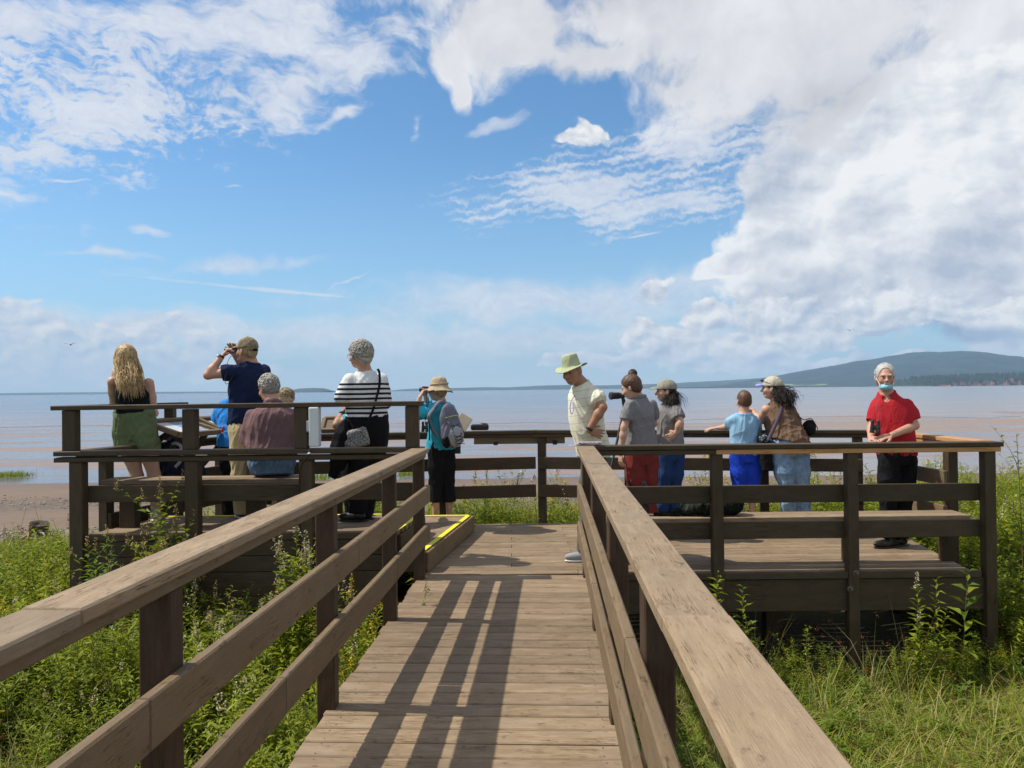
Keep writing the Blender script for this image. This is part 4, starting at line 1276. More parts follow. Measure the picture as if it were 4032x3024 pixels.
def sd(name, prims, mat, parent=None, h=0.006, fold=0.0, freq=60.0, seed=3, loc=None, label=None, stretch=(1, 1, .6)):
    """stand-alone implicit mesh; parent None -> its own origin at loc"""
    V, Q = surf(prims, h)
    if fold: V = V + vnormals(V, Q) * folds(V, seed, fold, freq, stretch)[:, None]
    org = np.zeros(3); q = parent
    while q is not None: org = org + np.array(q.location); q = q.parent
    if parent is None and loc is not None: org = np.asarray(loc, float)
    o = link(name, mesh_from(name, V - org, Q.astype(np.int32), True, [mat]), parent, (0, 0, 0) if parent is not None else org)
    if label: o['label'] = label
    return o

def ring(name, c, axis, r, w, th, mat, parent):
    """a flat band closed round an arm"""
    ax = unit(axis); u = unit(np.cross(ax, A(.3, .2, 1))); v_ = np.cross(ax, u)
    n = 20; V = []
    for k in range(n):
        a = 2 * math.pi * k / n; d = u * math.cos(a) + v_ * math.sin(a)
        for (rr, hh) in ((r, -w / 2), (r + th, -w / 2), (r + th, w / 2), (r, w / 2)): V.append(c + d * rr + ax * hh)
    F_ = [(4 * k + i, 4 * k + (i + 1) % 4, 4 * ((k + 1) % n) + (i + 1) % 4, 4 * ((k + 1) % n) + i) for k in range(n) for i in range(4)]
    org = np.zeros(3); q = parent
    while q is not None: org = org + np.array(q.location); q = q.parent
    return link(name, mesh_from(name, np.array(V) - org, F_, True, [mat]), parent)
def fuzz(pn, mat, n=420, L=(.02, .035), rad=.0042, curl=.8, comb=(0, -1, -.4), lift=.35, keep=None, seed=3, scale=1.0, name='hair_strands', wav=.006, off=.0):
    """short locks over the scalp; comb = direction in (right, forward, up) the hair is combed to"""
    r = np.random.default_rng(seed)
    p, (R_, F, U), s = pn.hf, pn.hax, pn.hs
    cb = unit(R_ * comb[0] + F * comb[1] + U * comb[2])
    ctr = p(0, -.014, .030)
    rad3 = (A(.078, .096, .096) + off) * s * scale
    paths, rads = [], []
    k = 0
    while k < n:
        d = unit(r.normal(size=3))
        if d[2] < -.62: continue
        if keep is not None and not keep(d[0], d[1], d[2]): continue
        if keep is None and (d[1] > .25 and d[2] < .50 - .1 * abs(d[0])): continue
        if keep is None and (d[2] < -.25 and d[1] > -.3): continue
        nrm = unit(R_ * d[0] + F * d[1] + U * d[2])
        st = ctr + R_ * d[0] * rad3[0] + F * d[1] * rad3[1] + U * d[2] * rad3[2]
        t1 = cb + r.normal(size=3) * curl * .5; t1 = unit(t1 - nrm * (t1 @ nrm) + nrm * .02)
        ln = r.uniform(*L); ns_ = 6
        q = [st - nrm * .004]; dd = unit(nrm * lift + t1)
        side = np.cross(nrm, t1); ph = r.random() * 6
        for i in range(ns_):
            tt_ = (i + 1) / ns_
            dd = unit(dd + (-nrm * .22 * lift * 2) + side * math.sin(ph + i * 1.3) * curl * .55 - UPV * .06)
            q.append(q[-1] + dd * ln / ns_)
        paths.append(np.array(q)); rads.append(rad * r.uniform(.6, 1.3) * np.array([.9, 1, 1, 1, .9, .7, .25]))
        k += 1
    V, F_ = tube_mesh(paths, rads, 4)
    return link(name, mesh_from(name, V - pn.base, F_, True, [mat]), pn.root)
# ------------------------------------------------------------------ the visitors
UPV = A(0, 0, 1)
def c1(x, y, d): return W(200 + x / 2.0733, 1300 + y / 2.0733, d)
def c2(x, y, d): return W(1000 + x / 2.0733, 1300 + y / 2.0733, d)
def c3(x, y, d): return W(2100 + x / 2.0743, 1350 + y / 2.0743, d)
def c4(x, y, d): return W(2650 + x / 2.37, 1400 + y / 2.37, d)
def c5(x, y, d): return W(3300 + x / 1.8434, 1350 + y / 1.8434, d)
def shoe(pn, An, D, zf, mat, sole, s=1.0, name='shoe', high=False):
    D = unit(A(D[0], D[1], 0)); S_ = np.cross(D, UPV)
    c = A(An[0], An[1], zf)
    pr = ell(c + D * .055 * s + UPV * .042, A(.125, .043, .040) * s, (D, S_, UPV), 0.02)
    pr += ell(c - D * .025 * s + UPV * .052, A(.050, .038, .046) * s, (D, S_, UPV), 0.02)
    pr += chain([c + UPV * .06, c + UPV * (.085 if not high else .13)], [.043 * s, .044 * s], 0.015)
    pr += plane_cut(c + UPV * .012, (0, 0, -1))
    o = pn.mesh(name, pr, mat, h=0.0075)
    so_ = ell(c + D * .038 * s + UPV * .010, A(.142, .050, .016) * s, (D, S_, UPV), 0.0) + plane_cut(c + UPV * .0005, (0, 0, -1)) + plane_cut(c + UPV * .018, (0, 0, 1))
    pn.mesh('sole', so_, sole, h=0.006, parent=o)
def person(base, label, skin_m, head, neck, H, body_f, hip_f, dims, arms, legs, top, bottom, zf, shoes=(None, None), s=1.0, seed=1, low=0.10,
           foot_dir=None, neck_r=.056, build=None, hb=0.0078, socks=None, sh_joints=None, leg_s=1.0, arm_s=1.0, brow=None):
    """head (centre, forward, up); dims for torso_prims; arms [(S,E,W,handD,handN,curl,thumb)]; legs [(hip,knee,ankle)]
       top dict(kind, mat, hem, sleeve, off, fold); bottom dict(kind, mat, end, off, fold)"""
    pn = Person(base, label, seed, hb)
    brow = brow or H_BROWN
    r_sh = np.cross(unit(body_f), UPV); r_hip = np.cross(unit(hip_f), UPV)
    hp, hfun, hax = head_prims(head[0], head[1], head[2], s, neck_to=np.asarray(neck) + A(0, 0, 0.01), neck_r=neck_r)
    pn.hf, pn.hax, pn.hs = hfun, hax, s
    # body
    pr = torso_prims(H, neck, r_hip, r_sh, low=low, off=-0.012, **dims)
    for a in arms:
        pr += arm_prims(a[0], a[1], a[2], s * arm_s)
    for l in legs:
        pr += leg_prims(l[0], l[1], l[2], s * leg_s, off=-0.008 if bottom['kind'] == 'pants' else 0.0)
        fd = foot_dir[0] if foot_dir else body_f
        D = unit(A(fd[0], fd[1], 0))
        pr += ell(A(l[2][0], l[2][1], zf + .035) + D * .05, A(.10, .030, .026) * s, (D, np.cross(D, UPV), UPV), 0.02)
        pr += chain([l[2], A(l[2][0], l[2][1], zf + .05)], [.034 * s, .034 * s], 0.02)
    pr += hp
    for a in arms:
        if a[3] is not None:
            pr += hand_prims(np.asarray(a[2], float), a[3], a[4], s * 1.0, a[5], a[6])
    pn.mesh('body', pr, skin_m, h=hb)
    # eyes
    for q in (-1, 1):
        pn.mesh('eye', ell(hfun(q * .031, .0885, .002), A(.0105, .0060, .0042) * s, hax), M_EYE, h=0.0030)
        pn.mesh('eyebrow', ell(hfun(q * .032, .0925, .024), A(.017, .006, .0035) * s, hax), brow, h=0.0035)
    # bottoms
    b = bottom
    off = b.get('off', .012)
    pr = torso_prims(H, neck, r_hip, r_sh, low=low, off=off * .9, **dims)
    wz = b['waist']
    pr += plane_cut(wz, unit(np.asarray(neck) - np.asarray(H)))
    Vp = []
    lg = []
    for l in legs:
        l = [np.asarray(q, float) for q in l]
        if b['kind'] == 'pants':
            end = l[2] * (1 - 0.0) + A(0, 0, b.get('lift', 0.0))
            fl = b.get('flare', .055)
            K_ = l[1]
            lg += chain([l[0], l[0] + (K_ - l[0]) * .5, K_, K_ + (end - K_) * .4, end],
                        [.088 * s * leg_s + off, .080 * s * leg_s + off, .058 * s * leg_s + off * 1.2, .060 * s * leg_s + off * 1.1, fl], 0.03, flat_end=True)
        else:
            e_ = b['end']
            P_ = l[0] + (l[1] - l[0]) * min(e_, 1.0) if e_ <= 1 else l[1] + (l[2] - l[1]) * (e_ - 1)
            q_ = [l[0], l[0] + (l[1] - l[0]) * min(.5, e_ * .5)] + ([l[1]] if e_ > 1 else []) + [P_]
            r_ = [.090 * s * leg_s + off, .086 * s * leg_s + off] + ([.066 * s * leg_s + off] if e_ > 1 else []) + [b.get('flare', .085)]
            lg += chain(q_, r_, 0.028, flat_end=True)
    pr = pr[:-1] + lg + pr[-1:]
    pn.mesh(b.get('name', 'trousers' if b['kind'] == 'pants' else 'shorts'), pr, b['mat'], h=0.009, fold=b.get('fold', .006), freq=b.get('freq', 34.0))
    # top
    t_ = top
    off = t_.get('off', .014)
    d2 = dict(dims)
    pr = torso_prims(H, neck, r_hip, r_sh, low=low + .06, off=off, **d2)
    if t_['kind'] == 'tank':
        for a in arms:
            S_ = np.asarray(a[0], float); out = unit(S_ - (np.asarray(H) + (np.asarray(neck) - np.asarray(H)) * .85))
            pr += sub(ell(S_ + out * .018 - UPV * .005, A(.078, .085, .095) * s, k=0.01), 0.012)
        pr += sub(ell(np.asarray(neck) + A(0, 0, .035) * s, A(.085, .10, .075) * s), 0.012)
    else:
        for a in arms:
            S_, E_, W_ = [np.asarray(q, float) for q in a[:3]]
            if t_['sleeve'] <= 1:
                P_ = S_ + (E_ - S_) * t_['sleeve']
                so2 = off * .6 + t_.get('loose', .006) * .6
                pr += chain([S_, S_ + (P_ - S_) * .5, P_], [.053 * s * arm_s + off * .6, .051 * s * arm_s + so2, .050 * s * arm_s + so2 + .006], 0.03, flat_end=True)
            else:
                P_ = E_ + (W_ - E_) * (t_['sleeve'] - 1)
                pr += chain([S_, S_ + (E_ - S_) * .5, E_, P_], [.056 * s + off, .052 * s + off, .046 * s + off, .036 * s + off], 0.028, flat_end=True)
        if t_.get('vneck'):
            f_ = unit(body_f)
            pr += sub(ell(np.asarray(neck) + f_ * .07 * s + A(0, 0, -.01), A(.035, .05, .075) * s, (r_sh, f_, UPV)), 0.01)
    pr += plane_cut(t_['hem'], t_.get('hemn', (0, 0, -1)))
    shirt_o = pn.mesh(t_.get('name', 'shirt'), pr, t_['mat'], h=0.0085, fold=t_.get('fold', .007), freq=t_.get('freq', 34.0), stretch=t_.get('stretch', (1, 1, .5)))
    if t_['kind'] == 'polo':      # turned down collar
        ax = unit(np.asarray(neck) - np.asarray(H)); f_ = unit(body_f - ax * (body_f @ ax)); r_ = np.cross(f_, ax)
        nk = np.asarray(neck, float)
        ring = []
        for k in range(17):
            a_ = math.pi * (0.5 + 0.14) + 2 * math.pi * (1 - 0.14) * k / 16
            ring.append(nk + r_ * math.cos(a_) * .070 * s + f_ * (math.sin(a_) * .066 * s + .004) + ax * (.026 - .022 * (1 + math.sin(a_)) * .9))
        pr = []
        for q0, q1 in zip(ring[:-1], ring[1:]):
            pr += chain([q0, q1], [.014 * s, .014 * s], 0.008)
        ring2 = [nk + (p_ - nk) * 1.16 - ax * .022 for p_ in ring]
        for q0, q1, q2, q3 in zip(ring[:-1], ring[1:], ring2[:-1], ring2[1:]):
            pr += chain([(q0 + q1) / 2, (q2 + q3) / 2], [.012 * s, .008 * s], 0.012)
        pn.mesh('collar', pr, t_['mat'], h=0.0065, fold=0.002, parent=shirt_o)
    # footwear
    if shoes[0] is not None:
        for i, l in enumerate(legs):
            D = (foot_dir[min(i, len(foot_dir) - 1)] if foot_dir else body_f)
            shoe(pn, l[2], D, zf, shoes[0], shoes[1], s)
    if socks is not None:
        for l in legs:
            pn.mesh('sock', chain([A(l[2][0], l[2][1], zf + .07), A(l[2][0], l[2][1], zf + .155)], [.042 * s, .041 * s], 0.01, flat_end=True), socks, h=0.007)
    return pn
def cap(pn, mat, brimmat=None, brim=True, tilt=0.0, up=.034, grow=.0, name='cap', back=False):
    p, (R_, F, U), s = pn.hf, pn.hax, pn.hs
    F2 = unit(F + U * tilt); U2 = unit(np.cross(R_, F2))
    c = p(0, -.010, up)
    pr = ell(c, A(.084 + grow, .104 + grow, .092 + grow) * s, (R_, F2, U2), .01)
    pr += plane_cut(c - U2 * .012, -U2)
    o = pn.mesh(name, pr, mat, h=0.0065, fold=.002, freq=50)
    if brim:
        b = ell(c + F2 * .118 * s - U2 * .012, A(.066, .075, .030) * s, (R_, F2, U2), .0)
        b += sub(ell(c + F2 * .112 * s - U2 * .030, A(.080, .092, .034) * s, (R_, F2, U2)), 0.0)
        b += sub(ell(c, A(.082, .100, .090) * s, (R_, F2, U2)), 0.0)
        pn.mesh('brim', b, brimmat or mat, h=0.0048, parent=o)
    pn.mesh('button', ell(c + U2 * (.092 + grow) * s, A(.008, .008, .005)), mat, h=0.004, parent=o)
    return o
def short_hair(pn, mat, off=.012, curl=.006, low=-.05, front=.06, cfreq=120.0, name='hair', top=0.0):
    p, (R_, F, U), s = pn.hf, pn.hax, pn.hs
    pr = ell(p(0, -0.014, 0.030), (A(.076, .094, .092) + A(off, off, off + top)) * s, (R_, F, U), 0.01)
    pr += ell(p(0, -0.045, -0.02), (A(.066, .055, .062) + off * .6) * s, (R_, F, U), 0.02)
    # leave the face free
    pr += plane_cut(p(0, front, .05), F * 1.0 - U * .75)
    pr += plane_cut(p(0, -.0, low), -U - F * -.45)
    pr += sub(ell(p(0, .085, -.03), A(.078, .095, .085) * s, (R_, F, U)), 0.015)
    return pn.mesh(name, pr, mat, h=0.0062, curl=curl, fold=.003, cfreq=cfreq)
def glasses(pn, mat=None):
    p, (R_, F, U), s = pn.hf, pn.hax, pn.hs
    paths = []
    for q in (-1, 1):
        paths.append(np.array([p(q * .033 + .025 * math.cos(a), .108 - .004 * abs(math.cos(a)), .002 + .017 * math.sin(a)) for a in np.linspace(0, 2 * math.pi, 15)]))
        paths.append(np.array([p(q * .058, .102, .006), p(q * .076, .06, .006), p(q * .079, .0, .004), p(q * .077, -.015, -.008)]))
    paths.append(np.array([p(-.009, .110, .006), p(.009, .110, .006)]))
    V, F_ = tube_mesh(paths, [.0014] * len(paths), 5)
    return link('glasses', mesh_from('glasses', V - pn.base, F_, True, [mat or M_DARK]), pn.root)
def strands(pn, mat, roots, n, flow, length, spread, wave=.012, rad=.006, seed=1, name='hair_strands', segs=14, taper=True):
    """long locks: roots fn(u)->point,dir ; flow: list of (t, point) guide"""
    r = np.random.default_rng(seed)
    paths, rads = [], []
    G = np.array([np.asarray(q, float) for q in flow])
    tt = np.linspace(0, 1, segs)
    for i in range(n):
        a = r.random(2)
        st, off = roots(a, r)
        L_ = r.uniform(*length)
        base_t = tt * L_
        g = np.array([np.interp(base_t, np.linspace(0, 1, len(G)), G[:, k]) for k in range(3)]).T
        o_ = off[None, :] * (1 + 0.0 * tt[:, None])
        sw = np.array([np.interp(tt, [0, .35, 1], [0, .6, 1]) * spread * q for q in r.normal(size=3) * .5]).T
        ph = r.random(3) * 6.28; fq = r.uniform(1.5, 3.2)
        wv = np.stack([np.sin(tt * fq * 6.28 + ph[k]) * wave * np.clip(tt * 2, 0, 1) * r.uniform(.5, 1.3) for k in range(3)], 1)
        P_ = g + o_ + sw + wv
        w0 = np.clip(1 - tt * 3.2, 0, 1)[:, None]
        P_ = P_ * (1 - w0) + (st + (P_ - P_[0]) * 1.0) * w0
        paths.append(P_); rads.append(rad * r.uniform(.6, 1.3) * (np.interp(tt, [0, .1, .7, 1], [.8, 1, .85, .15]) if taper else np.ones(segs)))
    V, F_ = tube_mesh(paths, rads, 5)
    return link(name, mesh_from(name, V - pn.base, F_, True, [mat]), pn.root)
def binoculars(c, F, U, s=1.0, label='', parent=None, name='binoculars'):
    F = unit(F); U = unit(U - F * (U @ F)); R_ = np.cross(F, U)
    root = empty(name, c, label, 'binoculars')
    for q in (-1, 1):
        sd('barrel', chain([c + R_ * q * .033 * s - F * .05 * s, c + R_ * q * .033 * s, c + R_ * q * .036 * s + F * .065 * s], [.019 * s, .021 * s, .027 * s], .008, flat_end=True), M_BLACK, root, h=.005)
        sd('eyecup', chain([c + R_ * q * .033 * s - F * .075 * s, c + R_ * q * .033 * s - F * .05 * s], [.020 * s, .018 * s], .0), M_DARK, root, h=.005)
    sd('bridge', box(c, A(.03, .03, .013) * s, (R_, F, U), .006), M_DARK, root, h=.005)
    return root

# ---- 1 blonde woman
zL = 0.37
pn = person(c1(700, 1545, 7.25) * A(1, 1, 0) + A(0, 0, zL), 'person with long blonde hair, black tank top and green shorts by the left fence', SK_FAIR,
    (c1(612, 236, 7.24), A(-.62, .78, -.12), UPV), c1(652, 378, 7.22), c1(688, 800, 7.25), A(-.30, .95, 0), A(-.1, 1, 0),
    dict(hip=.168, waist=.136, chest=.145, sh=.150, dep=.098),
    [(c1(505, 420, 7.22), c1(512, 600, 7.36), c1(520, 400, 7.52), A(.1, .2, 1), A(0, -1, .1), .5, 1),
     (c1(800, 432, 7.28), c1(846, 680, 7.32), c1(760, 650, 7.55), A(-1, .6, .1), A(0, .3, 1), .4, -1)],
    [(c1(612, 850, 7.25), c1(705, 1195, 7.28), c1(690, 1500, 7.2)), (c1(765, 850, 7.25), c1(845, 1190, 7.3), c1(855, 1500, 7.22))],
    dict(kind='tank', mat=C_BLACK, hem=c1(690, 690, 7.25), off=.010, fold=.004),
    dict(kind='shorts', mat=C_OLIVE, end=.42, off=.026, flare=.112, waist=c1(690, 668, 7.25), fold=.009), zL, (M_SHOEG, M_SOLE), seed=11, foot_dir=[A(-.3, 1, 0)], neck_r=.046, arm_s=.88, leg_s=1.0)
pn.mesh('waistband', chain([c1(575, 682, 7.25), c1(688, 678, 7.25), c1(790, 676, 7.25)], [.072, .086, .070], .04), C_OLIVE, h=.009, fold=.004, freq=90)
short_hair(pn, H_BLOND, off=.020, curl=.004, low=-.10, front=.05)
hc = c1(618, 236, 7.24)
def roots_blonde(a, r):
    th = (a[0] - .5) * 3.9 + math.pi * 1.5 + .15; ph = a[1]
    R_, F, U = pn.hax
    ctr = pn.hf(0, -.014, .03)
    az = th
    d_ = R_ * math.cos(az) + F * math.sin(az)
    st = ctr + (d_ * math.sin(ph * 1.25 + .15) * .098 + U * math.cos(ph * 1.25 + .15) * .108)
    off = d_ * A(.092, .085, .0) * .95 * (0.55 + .5 * ph) + A(.0, -.01, 0)
    return st, off
strands(pn, H_BLOND, roots_blonde, 1000, [c1(622, 150, 7.24), c1(618, 250, 7.22), c1(640, 350, 7.16), c1(655, 430, 7.10), c1(655, 545, 7.09)], (.72, .98), .046, .009, .0034, 5)

# ---- 2 man in navy T-shirt with binoculars
pn = person(c1(1590, 1540, 7.3) * A(1, 1, 0) + A(0, 0, zL), 'man in navy T-shirt, khaki trousers and camouflage cap looking through binoculars', SK_PINK,
    (c1(1602, 168, 7.3), A(-.88, .48, .05), UPV), c1(1632, 265, 7.32), c1(1600, 790, 7.32), A(-.50, .87, 0), A(-.45, .9, 0),
    dict(hip=.158, waist=.155, chest=.175, sh=.178, dep=.112, belly=.01),
    [(c1(1515, 335, 7.2), c1(1282, 368, 7.15), c1(1392, 222, 7.2), A(.55, .5, 1.0), A(-1, -.5, .5), .9, -1),
     (c1(1740, 335, 7.45), c1(1640, 420, 7.72), c1(1500, 200, 7.5), A(-.2, -.1, 1), A(-.2, 1, 0), .9, 1)],
    [(c1(1545, 830, 7.25), c1(1545, 1190, 7.25), c1(1560, 1490, 7.3)), (c1(1655, 830, 7.4), c1(1650, 1190, 7.35), c1(1660, 1490, 7.32))],
    dict(kind='tee', mat=C_NAVY, hem=c1(1600, 768, 7.32), sleeve=.50, off=.020, fold=.009),
    dict(kind='pants', mat=C_KHAKI, waist=c1(1600, 740, 7.32), fold=.010, off=.014, flare=.075), zL, (M_LEATHER, M_SOLE), seed=12, foot_dir=[A(-.6, .8, 0)])
cap(pn, C_CAMO, tilt=-.06, up=.036, grow=.005)
short_hair(pn, H_DBLOND, off=.006, curl=.001, low=-.035)
strap('cap_strap', [pn.hf(-.055, -.085, .015), pn.hf(0, -.118, .012), pn.hf(.055, -.085, .015)], .022, .004, [pn.hf(-.06, -.1, .02) - pn.hf(0, 0, 0), pn.hf(0, -.1, .02) - pn.hf(0, 0, 0), pn.hf(.06, -.1, .02) - pn.hf(0, 0, 0)], C_BLACK, pn.root)
from mathutils.bvhtree import BVHTree
def on_surface(o, sx, sy, lift=.002):
    me = o.data; M = np.array([v_.co[:] for v_ in me.vertices]); org = np.zeros(3); q = o
    while q is not None: org = org + np.array(q.location); q = q.parent
    bt = BVHTree.FromPolygons([tuple(v_) for v_ in (M + org)], [tuple(p_.vertices) for p_ in me.polygons])
    d_ = unit(W(sx, sy, 1.0) - EYE)
    hit, nn, _, _ = bt.ray_cast(Vector(EYE), Vector(d_))
    return (np.array(hit) + np.array(nn) * lift) if hit is not None else None
shirt2 = [o for o in pn.root.children if o.name.startswith('shirt')][0]
def decal(pn, surf_o, name, lines, r_, mat):
    paths = []
    for ln in lines:
        q = [on_surface(surf_o, *pt) for pt in ln]
        q = [z for z in q if z is not None]
        if len(q) > 1: paths.append(np.array(q))
    if paths:
        V, F_ = tube_mesh(paths, [r_] * len(paths), 4)
        link(name, mesh_from(name, V - pn.base, F_, True, [mat]), pn.root)
def arcpts(cx, cy, rx, ry, a0, a1, n=9): return [(cx + rx * math.cos(a), cy + ry * math.sin(a)) for a in np.linspace(math.radians(a0), math.radians(a1), n)]
decal(pn, shirt2, 'shirt_logo', [arcpts(1005, 1429, 5, 4.5, 50, 310), arcpts(1014, 1429, 5, 4.5, 130, -130) , [(1000, 1433), (1019, 1425)]], .0016, M_STEEL)
binoculars(pn.hf(0, .175, .0), pn.hax[1], UPV, 1.05, 'black binoculars held to the eyes by the man in the navy T-shirt')
wr = c1(1392, 214, 7.2)
ring('watch_strap', wr, c1(1392, 222, 7.2) - c1(1282, 368, 7.15), .027, .018, .004, M_DARK, pn.root)
pn.mesh('watch_face', ell(wr + A(-.018, -.032, .002), (.014, .006, .014)), M_METAL, h=.004)
cord('neck_cord', [pn.hf(-.03, .14, -.02), c1(1448, 250, 7.15), c1(1440, 330, 7.12), c1(1420, 400, 7.1), c1(1435, 440, 7.1), c1(1470, 405, 7.12), c1(1490, 350, 7.15)], .0028, M_DARK, pn.root)
cord('neck_cord', [pn.hf(.03, .14, -.02), c1(1528, 230, 7.18), c1(1518, 275, 7.16), c1(1560, 262, 7.2)], .0028, M_DARK, pn.root)

# ---- 3 person in bright blue bent over a reading panel
zS = 0.185
pn = person(c1(1490, 1600, 7.95) * A(1, 1, 0) + A(0, 0, zS), 'person in bright blue T-shirt bent over a reading panel, half hidden behind the navy shirt', SK_PINK,
    (c1(1570, 530, 8.34), A(-.35, .75, -.6), UPV), c1(1520, 575, 8.16), c1(1515, 925, 7.95), A(-.35, .9, -.3), A(-.2, 1, 0),
    dict(hip=.165, waist=.165, chest=.18, sh=.172, dep=.125, belly=.02),
    [(c1(1420, 620, 8.06), c1(1352, 765, 8.15), c1(1400, 790, 8.38), A(.6, 1, .1), A(0, -.2, 1), .5, 1),
     (c1(1610, 610, 8.2), c1(1650, 760, 8.3), c1(1560, 800, 8.5), A(-.6, 1, 0), A(0, 0, 1), .5, -1)],
    [(c1(1460, 960, 7.95), c1(1465, 1260, 7.95), c1(1475, 1560, 7.98)), (c1(1590, 960, 8.0), c1(1600, 1260, 7.95), c1(1600, 1560, 8.0))],
    dict(kind='tee', mat=C_BLUE, hem=c1(1500, 945, 7.95), sleeve=.80, off=.020, loose=.02, fold=.011),
    dict(kind='pants', mat=C_BLACK, waist=c1(1500, 910, 7.95), fold=.007, flare=.07), zS, (M_LEATHER, M_LEATHER), seed=13)
short_hair(pn, H_BROWN, off=.010, curl=.002)
pn.mesh('red_bottle', chain([c1(1405, 795, 7.86), c1(1410, 850, 7.86)], [.014, .016], 0), M_REDP, h=.005, label='red bottle hanging at the hip')

# ---- 4 seated man in mauve
pn = person(A(*c1(1800, 1180, 6.86)[:2], .81), 'man with grey hair and mauve shirt sitting on the left bench, seen from behind', SK_PINK,
    (c1(1778, 478, 6.98), A(-.72, .62, -.28), UPV), c1(1815, 602, 6.93), c1(1805, 1095, 6.84), A(-.2, .98, 0), A(0, 1, 0),
    dict(hip=.195, waist=.205, chest=.20, sh=.185, dep=.135, belly=.02),
    [(c1(1650, 705, 6.9), c1(1612, 940, 6.93), c1(1700, 1010, 7.2), A(.5, 1, .1), A(0, 0, 1), .5, 1),
     (c1(1980, 700, 6.93), c1(2020, 930, 6.95), c1(1940, 1010, 7.25), A(-.5, 1, 0), A(0, 0, 1), .5, -1)],
    [(c1(1730, 1110, 6.95), c1(1705, 1100, 7.36), c1(1705, 1470, 7.36)), (c1(1880, 1110, 6.95), c1(1915, 1100, 7.36), c1(1900, 1470, 7.36))],
    dict(kind='polo', mat=C_MAUVE, hem=c1(1800, 1040, 6.86), sleeve=.92, off=.022, loose=.030, fold=.011),
    dict(kind='pants', mat=C_JEANS, waist=c1(1800, 1020, 6.86), fold=.009, off=.014, flare=.06), zL, (M_LEATHER, M_SOLE), seed=14, low=.09, foot_dir=[A(0, 1, 0)])
short_hair(pn, H_GREY, off=.012, curl=.007, low=-.055, cfreq=75)
fuzz(pn, H_GREY, 520, (.028, .045), .0052, 1.3, (0, -.6, -.5), .6, off=.014)

# ---- 5 woman behind him
pn = person(A(*c2(120, 1555, 8.05)[:2], zS), 'person with dark blonde hair at the rail, mostly hidden behind the seated man', SK_FAIR,
    (c2(262, 572, 8.3), A(.1, .9, -.5), UPV), c2(250, 660, 8.2), c2(190, 960, 8.0), A(.1, .9, -.2), A(0, 1, 0),
    dict(hip=.165, waist=.14, chest=.15, sh=.15, dep=.10),
    [(c2(175, 690, 8.2), c2(150, 850, 8.3), c2(200, 850, 8.5), None, None, 0, 1), (c2(330, 690, 8.25), c2(340, 850, 8.35), c2(280, 850, 8.5), None, None, 0, 1)],
    [(c2(130, 1000, 8.0), c2(80, 1250, 8.0), c2(40, 1500, 8.0)), (c2(250, 1000, 8.0), c2(220, 1250, 8.05), c2(160, 1500, 8.05))],
    dict(kind='tee', mat=C_MAUVE, hem=c2(190, 960, 8.0), sleeve=.5, fold=.006),
    dict(kind='shorts', mat=C_KHAKI, end=1.2, off=.02, flare=.09, waist=c2(190, 930, 8.0)), zS, (M_SHOEG, M_SOLE), seed=15)
short_hair(pn, H_DBLOND, off=.012, curl=.005, low=-.08, cfreq=80)
fuzz(pn, H_DBLOND, 420, (.04, .06), .0048, .35, (0, -.9, .2), .2, seed=8, off=.012)
pn.mesh('hair_bun', ell(pn.hf(0, -.10, .03), (.035, .03, .035)), H_DBLOND, h=.006, curl=.006)

# ---- 6 woman in striped jumper
C_STRIPE = stripes('black_white_stripes', (0.72, 0.72, 0.72, 1), (0.010, 0.010, 0.012, 1), 0.0, 0.044, 0.46, zmax=1.275, wob=.008)
pn6 = pn = person(A(*c2(870, 1540, 7.08)[:2], zL), 'woman with short curly grey hair in black and white striped jumper and black trousers', SK_PINK,
    (c2(868, 205, 7.05), A(-.93, .36, -.10), UPV), c2(912, 335, 7.08), c2(928, 850, 7.12), A(-.42, .9, 0), A(-.25, .97, 0),
    dict(hip=.182, waist=.178, chest=.178, sh=.170, dep=.118, belly=.015),
    [(c2(788, 412, 7.02), c2(716, 548, 6.98), c2(830, 590, 7.3), A(1, .3, 0), A(0, 0, 1), .4, 1),
     (c2(1035, 408, 7.2), c2(1068, 590, 7.28), c2(930, 590, 7.4), A(-1, -.2, 0), A(0, 0, 1), .4, 1)],
    [(c2(860, 900, 7.1), c2(866, 1210, 7.05), c2(845, 1490, 7.05)), (c2(1000, 900, 7.15), c2(960, 1210, 7.15), c2(905, 1490, 7.15))],
    dict(kind='long', mat=C_STRIPE, hem=c2(920, 718, 7.1), sleeve=1.85, off=.014, fold=.006, name='jumper'),
    dict(kind='pants', mat=C_BLACK, waist=c2(920, 690, 7.1), fold=.007, off=.018, flare=.085), zL, (M_LEATHER, M_LEATHER), seed=16, foot_dir=[A(-1, .15, 0)], neck_r=.05)
short_hair(pn, H_GREY, off=.020, curl=.009, low=-.075, front=.075, cfreq=70, top=.006)
fuzz(pn, H_GREY, 800, (.032, .050), .0050, 1.5, (0, -.5, -.2), .60, off=.024, keep=lambda a, b, c: not (b > .45 and c < .35) and not (c < -.45 and b > -.2))
glasses(pn)
pn.mesh('shoe_trim', ell(c2(800, 1500, 7.0), (.03, .03, .012)), C_KHAKI, h=.006)
strap('bag_strap', [c2(1010, 318, 7.1), c2(1024, 350, 6.98), c2(1024, 450, 6.955), c2(1000, 550, 6.945), c2(975, 640, 6.945), c2(945, 715, 6.95), c2(925, 770, 6.93)], .022, .006, A(.1, -1, .1), C_BLACK, pn.root)
